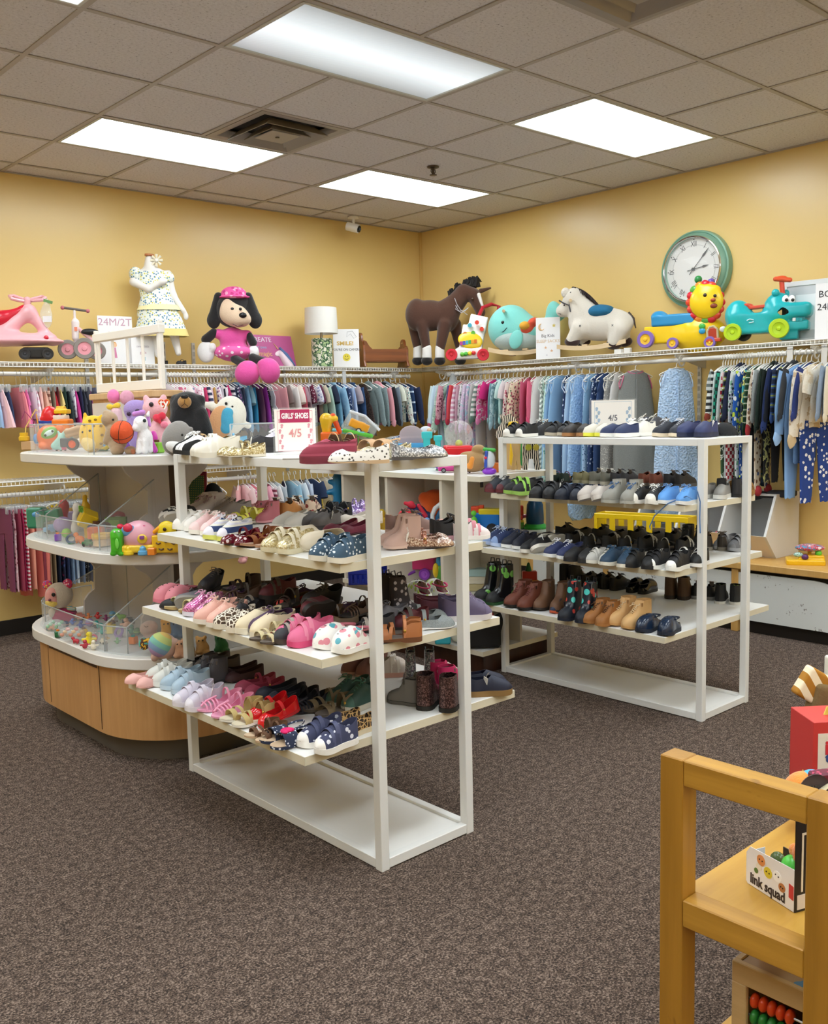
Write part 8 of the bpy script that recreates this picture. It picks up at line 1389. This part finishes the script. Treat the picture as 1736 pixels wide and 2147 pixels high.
# --- cubby middle row ---
q=tq(862,1118,C3,'toy_backpack','red and navy toddler backpack with a swirl in the cubby','bag'); q.P('body',[q.e(872,1085,26,28,16),q.b(880,1095,20,18,12,5)],M('1c2858',.7),h=1.6); q.P('pocket',[q.e(852,1092,20,26,12,d=-8)],M('d8283a',.7),h=1.4); q.P('strap',[q.c(850,1055,868,1062,4,4,d=-12),q.c(878,1060,892,1082,4,5,d=-14),q.e(862,1058,7,8,6,d=-12)],M('c8243c',.7),h=1.3); part('swirl',MB().tube([q(887+ (11-i*.5)*cos(i*.6),1102+(9-i*.45)*sin(i*.6),-17) for i in range(20)],1*q.S,5),M('4a5a98'),q.t)
q=tq(905,1112,C3,'orange_dinosaur_plush','bright orange plush filling the cubby behind the backpack','plush toy',pull=-.1); q.P('body',[q.e(908,1060,26,34,20),q.e(890,1045,13,14,12),q.e(918,1038,22,12,16),q.b(908,1090,16,18,12,6)],PLUSH('e8601c'),h=1.7)
q=blob(885,1122,C3,'blue_star_cushion','small light blue lumpy star toy in front of the backpack','toy',PLUSH('6a98d8'),lambda q:[q.e(884,1104,17,14,9),q.e(874,1112,9,9,7),q.e(895,1094,8,9,7),q.e(878,1092,6,8,6)])
q=tq(920,1118,C3,'white_blue_easel','white and blue curved plastic easel in the cubby','toy'); part('frame',MB().tube([q(x,y) for x,y in((908,1116),(906,1080),(912,1066),(922,1058),(930,1058))],5*q.S,10),PLAS('e8ecec'),q.t); part('panel',MB().tube([q(x,y,3) for x,y in((918,1116),(917,1084),(922,1074),(930,1070))],5*q.S,10),PLAS('2a6a98'),q.t)
q=tq(995,1126,C3,'green_snake_bottle','bright green segmented toy figure beside the blue train','toy'); q.P('body',[q.e(994,1096,8,13,7),q.e(993,1076,6,6,6),q.e(995,1116,11,11,9)],PLAS('6ad040'),k=3,h=1.1)
q=tq(1022,1122,C3,'toy_train','blue toy train with red chimney and yellow roof','toy',rz=-60); q.P('body',[q.b(1022,1090,26,14,12,3)],PLAS('1c78d0'),h=1.4); q.P('roof',[q.b(1030,1072,22,5,13,2)],PLAS('e8d028'),h=1.4); q.P('chimney',[q.b(997,1070,7,8,7,2),q.b(1010,1064,4,5,4,1)],PLAS('e85030'),h=1.2); q.wheel(1008,1112,10,8,-14,M('2a2a30',.5),M('17171a',.5)); q.wheel(1032,1108,11,8,-14,M('2a2a30',.5),M('17171a',.5)); q.wheel(1010,1112,9,8,10,M('2a2a30',.5),M('17171a',.5))
q=tq(1078,1108,C3,'red_wagon_seat','red and yellow green toy slide seat behind the far rack','toy'); q.P('seat',[q.b(1078,1085,16,3,10,2),q.b(1084,1070,12,9,3,2),q.b(1062,1082,3,8,8,1)],PLAS('e03c24'),h=1.4); q.P('base',[q.b(1076,1100,20,7,12,2)],PLAS('5a9a30'),h=1.4); q.P('trim',[q.b(1076,1092,20,2,13,1)],PLAS('e8c838'),h=1.1)
q=tq(1122,1108,C3,'blue_bucket_toy','dark blue bucket toy with a green rim behind the far rack','toy'); S=q.S; part('bucket',MB().lathe([(18*S,8*S),(19*S,20*S),(17*S,50*S),(12*S,60*S),(.5*S,62*S)],n=24),PLAS('14486c'),q.t); part('rim',MB().lathe([(24*S,0),(25*S,4*S),(20*S,10*S),(17*S,10*S)],n=24),PLAS('3ab848'),q.t)
q=blob(748,1102,C3,'purple_mesh_toy','purple and white crinkled toy in the left cubby','toy',PAT('camo','8a6ac0','e8e4f4','5a3a98',3,.3),lambda q:[q.e(748,1075,20,16,12),q.b(748,1100,14,16,9,4)])
q=blob(800,1110,C3,'yellow_duck_toy','small yellow toy animal in the shaded cubby','toy',PLAS('d8b838'),lambda q:[q.e(800,1078,9,11,8),q.b(800,1102,8,12,8,3),q.e(790,1060,7,5,5)])
q=Q(705,1080,'x',1.98,-42); q.o.z=C3; q.thing('blue_hanging_scoop','teal blue plastic toy arms hanging left of the cubbies','toy'); q.o; q.P('arm',[q.c(708,1000,708,1080,10,9),q.c(690,1032,706,1030,6,7),q.e(700,1060,15,9,9),q.c(692,1010,706,1015,5,6)],PLAS('1f78a8'),h=1.6)
# --- cubby lower row ---
q=tq(775,1220,C2,'blue_crate','dark blue slatted plastic crate in the lower cubby','crate'); S=q.S
for k in range(9): part('slat',MB().box((-40+k*10)*S,(-34+k*10)*S,-.1,-.094,0,26*S,.001),PLAS('1c2c8c'),q.t)
part('rim',MB().box(-42*S,48*S,-.104,-.09,22*S,30*S,.002).box(-42*S,48*S,.05,.06,0,30*S,.002).box(-42*S,-38*S,-.1,.06,0,28*S).box(44*S,48*S,-.1,.06,0,28*S).box(-42*S,48*S,-.1,.06,0,3*S),PLAS('1c2c8c'),q.t)
q=tq(885,1218,C2,'pink_toy_wagon','pink toy wagon with purple wheels and long purple handle','toy',rz=-60); q.P('bed',[q.b(885,1178,28,13,16,2)],PLAS('d83c78'),h=1.6); PUR=PLAS('8438a8'); q.wheel(892,1203,12,9,-22,PLAS('a858c8'),PUR); q.wheel(868,1196,10,9,12,PLAS('a858c8'),PUR); part('handle',MB().tube([q(870,1198,-16),q(848,1208,-30),q(828,1222,-42)],3.2*q.S,8),PUR,q.t); part('grip',MB().tube([q(828,1222,-42),q(812,1220,-46),q(802,1228,-50),(q(816,1230,-46)),q(828,1222,-42)],2.4*q.S,8),PUR,q.t)
q=tq(920,1232,C2,'turtle_bottle_toy','yellow and green bottle shaped baby toy with blue cap','toy'); q.P('shell',[q.e(921,1200,12,18,10)],PLAS('5aa838'),h=1.2); q.P('body',[q.e(914,1196,7,16,9,d=-3),q.e(912,1222,8,7,7),q.e(928,1222,7,7,7)],PLAS('ecc82c'),h=1.2,k=3); q.P('cap',[q.c(920,1184,920,1174,6,6)],PLAS('3a98c8'),h=1.1)
q=tq(965,1240,C2,'white_teal_play_mat','white and teal curved toy edge beside the near rack post','toy'); q.P('body',[q.e(962,1205,12,30,10)],PLAS('dfe4e0'),h=1.5); q.P('foot',[q.b(960,1232,9,7,9,3)],PLAS('2ac0c8'),h=1.2)
for k,(c,n) in enumerate((('c8b88a','flat tan boxed game at the bottom of the stack'),('e4dcc8','cream boxed game in the middle of the stack'),('b8d8d8','pale teal boxed game on top of the stack'))):
    q=tq(1010,1238,C2,'board_game_box',n+' in the lower cubby','box',rz=-50,group='boxed games in the lower cubby'); q.t.location.z=C2+.001+k*.042; part('box',MB().box(-.09,.07,-.03,.1,0,.04,.002),M(c,.5),q.t); part('lid',MB().box(-.091,.071,-.031,.101,.02,.0405,.001),M(c,.4),q.t)
q=tq(1110,1240,C2,'red_boat_toy','orange and red toy boat with green trim behind the far rack','toy'); q.P('hull',[q.e(1110,1224,24,12,12)],PLAS('d89a58'),h=1.4); q.P('deck',[q.b(1110,1206,14,8,7,2)],PLAS('d84030'),h=1.3); q.P('sail',[q.c(1108,1200,1108,1182,8,3)],PLAS('2a7a48'),h=1.3)
q=tq(1005,1358,C1,'black_drawstring_bag','crumpled black fabric bag with red trim in the bottom cubby','bag'); q.P('bag',[q.b(1010,1325,34,26,12,8),q.e(1050,1300,14,20,8,rot=(0,30,0)),q.e(985,1310,16,16,9)],M('121214',.75),h=2,k=10); q.P('red_trim',[q.c(975,1295,1030,1288,4,5,d=-10)],M('c83030',.6),h=1.4)
q=blob(935,1352,C1,'teal_bowl_toy','teal plastic bowl in the bottom cubby','toy',PLAS('3aa8b8'),lambda q:[q.b(928,1335,14,12,9,4)])
q=blob(962,1350,C1,'cream_toy_lid','cream rounded toy lid in the bottom cubby','toy',PLAS('e0dcc8'),lambda q:[q.e(958,1332,14,14,6)])
# --- bench items ---
q=Q(1350,1075,'x',3.72,-80); q.o.z=BZ; q.thing('toy_school_bus','yellow open top toy bus with rounded windows on the bench','toy'); yy=lambda px: q(px,1075,0)[0]; a,b=yy(1256),yy(1452); hb=.245; YB=PLAS('eec81c')
def frame_wall(y,thick):
    n=5; w=(b-a)/n; m=MB().box(a,b,y-thick,y+thick,0,.115,.003).box(a,b,y-thick,y+thick,hb-.035,hb,.003)
    for k in range(n+1): m.box(max(a,a+k*w-.02),min(b,a+k*w+.02),y-thick,y+thick,.11,hb-.03,.002)
    return m
part('side_wall',frame_wall(-.07,.006),YB,q.t); part('side_wall',frame_wall(.07,.006),YB,q.t); part('end_wall',MB().box(a,a+.012,-.07,.07,0,hb,.002).box(b-.012,b,-.07,.07,0,hb,.002),YB,q.t); part('floor_pan',MB().box(a,b,-.07,.07,.04,.05),YB,q.t); part('seat_rows',MB().box(a+.03,b-.03,-.05,.05,.05,.15,.01),M('3a2a10',.7),q.t)
for x in(a+.1,b-.1): part('wheel',MB().tube([(x,-.085,.035),(x,-.07,.035)],.036,20),M('1a1a1c',.5),q.t)
q=Q(1507,1115,'x',3.85,-75); q.o=at(1507,1112,'y',-.5); q.o.x=max(q.o.x,3.9); q.o.z=.452; q.thing('pink_cup','pink lidded cup standing in the middle bin','cup'); part('cup',MB().lathe([(.026,0),(.032,.01),(.034,.12),(.031,.132)],n=20),PLAS('e8707c'),q.t); part('base_ring',MB().lathe([(.033,.0),(.036,.004),(.035,.016),(.032,.018)],n=20),PLAS('f0d8d8'),q.t)
q=tq(1690,1182,BZ,'baby_activity_center','yellow based baby steering toy with a red and blue turning disc','toy',rz=-60); q.P('base',[q.b(1688,1177,34,4,22,4),q.b(1700,1168,22,4,14,3)],PLAS('f0bc18'),h=1.3); q.P('disc',[q.e(1698,1148,28,8,22)],PAT('camo','5a9ac0','c83048','e8e0e8',2.5,.35),h=1.3); part('post',MB().tube([q(1698,1150),q(1696,1172)],4*q.S,10),PLAS('e8b020'),q.t); part('green_ball',MB().ball(q(1716,1160,-8),7*q.S),PLAS('68c838'),q.t); part('purple_roller',MB().ball(q(1688,1168,-18),(7*q.S,6*q.S,6*q.S)),PLAS('5a2a68'),q.t); part('teal_rattle',MB().ball(q(1674,1163,-12),(10*q.S,6*q.S,5*q.S)),PAT('camo','8ac8b8','d8e8e0','4a8a88',5,.3),q.t)
# dark pile above the bins and bubbly blanket end
q=Q(1590,1050,'x',4.0,-80); q.o.z=.835; q.thing('folded_dark_clothes','heap of folded dark grey clothes on top of the bin unit','clothing'); q.P('heap',[q.b(1555,1038,30,5,22,4),q.e(1600,1037,40,7,22),q.b(1640,1035,18,4,20,3)],M('2c2c30',.9,fuzz=25),h=2,k=6)
# --- shoe rack signs ---
def stand_sign(px0,py0,px1,py1,zc,label,rz,cols,hdr,num):
    q=Q((px0+px1)/2,py1,'z',zc,rz); q.o.z=zc+.001; q.thing('shoe_size_sign',label,'sign'); a=q(px0,py1); b=q(px1,py0); w=(b[0]-a[0])/2; h=b[2]; q.w,q.h,q.cx=w,h,0
    part('acrylic_holder',MB().box(-w*1.1,w*1.1,-.001,.001,0,h*1.03).box(-w*1.1,w*1.1,-.03,.05,0,.002),ACR,q.t,smooth=0); part('paper',MB().box(-w,w,-.0022,-.0012,.012,h),M('f1ece6',.6),q.t,smooth=0)
    f=M(cols[0],.6); part('border_line',MB().box(-w*.86,w*.86,-.0027,-.0022,h*.07,h*.08).box(-w*.86,w*.86,-.0027,-.0022,h*.95,h*.96).box(-w*.86,-w*.845,-.0027,-.0022,h*.07,h*.96).box(w*.845,w*.86,-.0027,-.0022,h*.07,h*.96),f,q.t,smooth=0)
    for s in(-1,1):
        for k in range(6): x=s*w*(.66+.1*(k%2)); z=h*(.14+k*.115); part('footprint',MB().tube([(x,-.0022,z),(x,-.0027,z)],w*.055,10).tube([(x+.001,-.0022,z+h*.045),(x+.001,-.0027,z+h*.045)],w*.07,10),f,q.t)
    if hdr: part('header_band',MB().box(-w*.72,w*.72,-.003,-.0024,h*.70,h*.985),M(cols[1],.5),q.t,smooth=0); text(hdr,h*.165,M('f6f0f0'),q.t,(0,-.0034,h*.84),wx=.60,bold=.001)
    else: part('footer_band',MB().box(-w*.5,w*.5,-.003,-.0024,h*.0+.013,h*.11),M(cols[1],.5),q.t,smooth=0)
    text(num,h*.25,M(cols[2]),q.t,(0,-.0034,h*.46),wx=.9,bold=.0006); return q
q=stand_sign(580,856,662,953,1.268,'white and magenta sign reading GIRLS SHOES 4/5 in an acrylic stand',-36,('dc9aa4','b02858','d89090'),"GIRLS' SHOES",'4/5')
q=stand_sign(1240,838,1330,909,1.262,'white sign reading 4/5 with blue footprints in an acrylic stand',-48,('a8bcd0','2a6ab8','6a6a72'),None,'4/5')
t=thing('felt_pen','black and white felt pen lying in front of the girls shoes sign','pen',at(632,964,'z',1.269),-50); t.location.z=1.274; part('barrel',MB().tube([(-.06,0,0),(.04,0,0)],.0045,10),M('e4e4e4',.3),t); part('cap',MB().tube([(.04,0,0),(.07,0,0)],.005,10),M('1a1a1c',.3),t)
# --- foreground shelf goods ---
q=Q(1620,1900,'z',.5425,-8); q.o=Vector((-.115,-2.925,.5435)); FB=q
A=at(1565,1850,'z',.542); Bp=at(1665,1914,'z',.542); dv=(Bp-A); ang=math.degrees(math.atan2(dv.y,dv.x)); wid=dv.length
t=thing('boxed_baby_toy_set','white and black open window toy box with little animal drawings and letters','toy box',(A.x,A.y,.543),ang); WBX=M('ecebee',.45); BKX=M('1b1618',.45)
dep=.085; part('front_panel',MB().prism([(0,.004),(.004,0),(wid,0),(wid,.076),(.010,.072),(.0,.058)],-.001,.0,XZ),WBX,t,smooth=0); part('left_flap',MB().box(-.001,0,0,dep*.5,.004,.058),WBX,t,smooth=0)
part('tray',MB().box(.001,wid,.001,dep,0,.008),M('d8d4d8',.5),t,smooth=0); part('right_panel',MB().box(wid,wid+.002,-.001,dep,0,.17),BKX,t,smooth=0); part('back_panel',MB().box(wid*.0,wid,dep,dep+.002,0,.05),BKX,t,smooth=0)
part('window_frame',MB().box(wid+.002,wid+.0028,.012,.016,.035,.14).box(wid+.002,wid+.0028,.016,.07,.136,.14),M('e8dcc8',.5),t,smooth=0); part('side_label',MB().box(wid+.002,wid+.0026,.004,dep-.004,.004,.03),M('d8cfc8',.5),t,smooth=0)
text('link squad',.026,M('2c2026'),t,(wid*.46,-.0014,.014),name='lettering',wx=.82,bold=.0006); 
for x,z,r,c in((.32,.058,.010,'e8985a'),(.28,.044,.007,'e8e0d0'),(.47,.043,.010,'dcc838'),(.66,.046,.010,'fafafa'),(.76,.031,.008,'b87848'),(.22,.034,.005,'58783a')): part('printed_animal',MB().tube([(x*wid,-.0010,z),(x*wid,-.0016,z)],r,18),M(c,.5),t)
for x,z in((.29,.059),(.35,.058),(.44,.044),(.50,.043),(.63,.049),(.69,.047),(.74,.032),(.78,.031)): part('printed_eye',MB().tube([(x*wid,-.0015,z),(x*wid,-.0022,z)],.0014,8),M('241c1c'),t)
part('red_logo_tab',MB().prism([(wid*.9,.022),(wid-.001,.020),(wid-.001,.045),(wid*.9,.047)],-.0018,-.001,XZ),M('c83a3c',.5),t,smooth=0)
for k,(x,y,z,r,c,n) in enumerate(((.26,.045,.045,.016,'4a5a28','dark_green_leaf'),(.62,.04,.05,.024,'58cc48','green_teether'),(.78,.045,.082,.022,'e8843a','orange_tiger_teether'),(.58,.05,.078,.014,'ee9448','orange_paw'),(.80,.05,.105,.013,'e89048','orange_ear'),(.72,.05,.06,.018,'e0a83a','yellow_body'))): part(n,MB().ball((x*wid,y,z),(r,r*.8,r),14,10),PLUSH(c) if 'orange' in n else PLAS(c),t)
# fabric ball, round label, red box, cloths
q=Q(1690,1728,'z',.5425,-30); q.o.z=.5435; q.thing('soft_fabric_ball','soft orange and light blue ball toy behind the wooden top rail','ball'); S=q.S; part('ball',MB().ball(q(1686,1660,0),42*S,24,16),PLUSH('e89038'),q.t); part('blue_panel',MB().ball(q(1704,1652,-4),(34*S,36*S,38*S),24,16),M('48b4e0',.4),q.t)
q=Q(1712,1740,'z',.5425,-30); q.o=q.o+(Vector(CAM)-q.o).normalized()*.04; q.o.z=.5435; q.thing('round_tag_book','round cream label with small printed words on a dark red package','package'); o=q(1708,1660,-2); part('disc_edge',MB().tube([o,(o[0],o[1]+.002,o[2])],36*S,28),M('3a2c30',.4),q.t); part('disc',MB().tube([(o[0]+.001,o[1]-.001,o[2]-.002),o],32*S,28),M('d8cca8',.5),q.t)
for k,s_ in enumerate(('dry zoo,','wet zone,','let it splash up')): text(s_,.0095,M('4a4a42'),q.t,(o[0],o[1]-.0014,o[2]+.012-k*.012),wx=.9)
part('package_body',MB().box(o[0]+.018,o[0]+.14,.022,.05,0,o[2]+24*S,.004),PAT('dots','6a1c34','c8486a',None,1.5,.4),q.t)
q=Q(1700,1672,'z',.5425,-39); q.o=Vector(at(1704,1640,'y',-2.80)); q.o.z=.5435; q.thing('red_white_toy_box','red and white boxed toy with red and blue letters at the photo edge','toy box'); a=q(1704,1600,0)[0]; hz=q(1704,1515,0)[2]; xw=q(1722,1600,0)[0]
part('box',MB().box(a,a+.20,0,.11,0,hz,.001),M('c83a38',.4),q.t,smooth=0); part('front_label',MB().box(a+(xw-a)*.55,a+.19,-.0012,-.0002,0.004,hz*.86),M('e4dcd0',.5),q.t,smooth=0); fx_=a+(xw-a)*1.0
text('it',.042,M('c82838'),q.t,(fx_+.018,-.002,hz*.68),bold=.0015); text('toys',.03,M('2a4a88'),q.t,(fx_+.034,-.002,hz*.56),bold=.001)
for k in range(6): part('printed_line',MB().box(fx_,fx_+.09-(k%3)*.01,-.0018,-.0012,hz*(.42-k*.03),hz*(.42-k*.03)+.0022),M('9a948c'),q.t,smooth=0)
t=thing('yellow_felt_cloth','yellow felt sheet standing behind the red and white box','cloth',at(1690,1640,'y',-2.77),-35); t.location.z=.5435; part('sheet',MB().prism([(-.03,0),(.1,0),(.12,.20),(.045,.20)],-.002,.002,XZ),M('d8d060',.9),t,smooth=0)
q=Q(1715,1500,'y',-2.70,-39); q.o.z=.5435; q.thing('folded_striped_blanket','stack of folded mustard striped and olive brown blankets at the right photo edge','blanket')
q.P('olive_blanket',[q.b(1736,1500,40,60,16,10,rot=(0,12,0)),q.b(1742,1600,40,90,18,8)],M('7a6440',.95,fuzz=60),h=3,k=12); q.P('mustard_blanket',[q.b(1712,1442,36,30,12,6,d=4,rot=(0,32,0)),q.b(1744,1560,26,100,10,6,d=22)],PAT('vstripe','b07a24','f0e4c4',None,1.1,.9,.5),h=2.4); q.P('white_sheet',[q.b(1752,1410,18,34,8,5,d=34),q.b(1752,1560,18,120,8,4,d=40)],M('dcdad0',.8),h=2.6)
# activity cube on the lower shelf
A=Vector((-.158,-2.86,.212)); t=thing('wooden_activity_cube','pale wooden activity cube with an abacus side on the lower wooden shelf','toy',(-.16,-2.862,.2125)); PW=WOOD('b89a68','cdb080',.5,1,'x'); W_=.30; D_=.17; HH=.19
PW2=WOOD('b89a68','cdb080',.5,1,'y')
for z0,z1,y0,y1 in((.15,HH,-D_,0),(0,.02,-D_,0),(.02,.15,-.028,0),(.02,.15,-D_,-D_+.028)): part('front_frame',MB().box(0,.012,y0,y1,z0,z1,.0015),PW2,t)
part('side_panel',MB().box(.012,W_,-.012,0,0,HH,.0015),PW,t); part('side_panel',MB().box(.012,W_,-D_,-D_+.012,0,HH,.0015),PW,t); part('top_panel',MB().box(.012,W_,-D_+.012,-.012,HH-.012,HH-.003,.001),PAT('camo','a88c68','a88c68','5a88a8',.5,.5),t); part('bottom_panel',MB().box(.012,W_,-D_+.012,-.012,0,.01),PW,t)
part('red_knob',MB().lathe([(.007,HH-.003),(.009,HH+.002),(.014,HH+.016),(.012,HH+.024),(.006,HH+.027)],(.05,-.035,0),n=14),PLAS('a81c28'),t); part('back_panel',MB().box(W_-.012,W_,-D_+.012,-.012,0,HH-.012),M('3a1418',.8),t)
for r,(z,c) in enumerate(((.118,'dc4a20'),(.086,'2f8a3a'),(.054,'2a62b8'))):
    part('abacus_rod',MB().tube([(.02,-.024,z),(.02,-D_+.024,z)],.0022,6),M('d8d8d4',.2,.6),t)
    for k in range(5): part('bead',MB().ball((.02,-.036-k*.0165,z),(.014,.008,.014),14,10),PLAS(c),t)
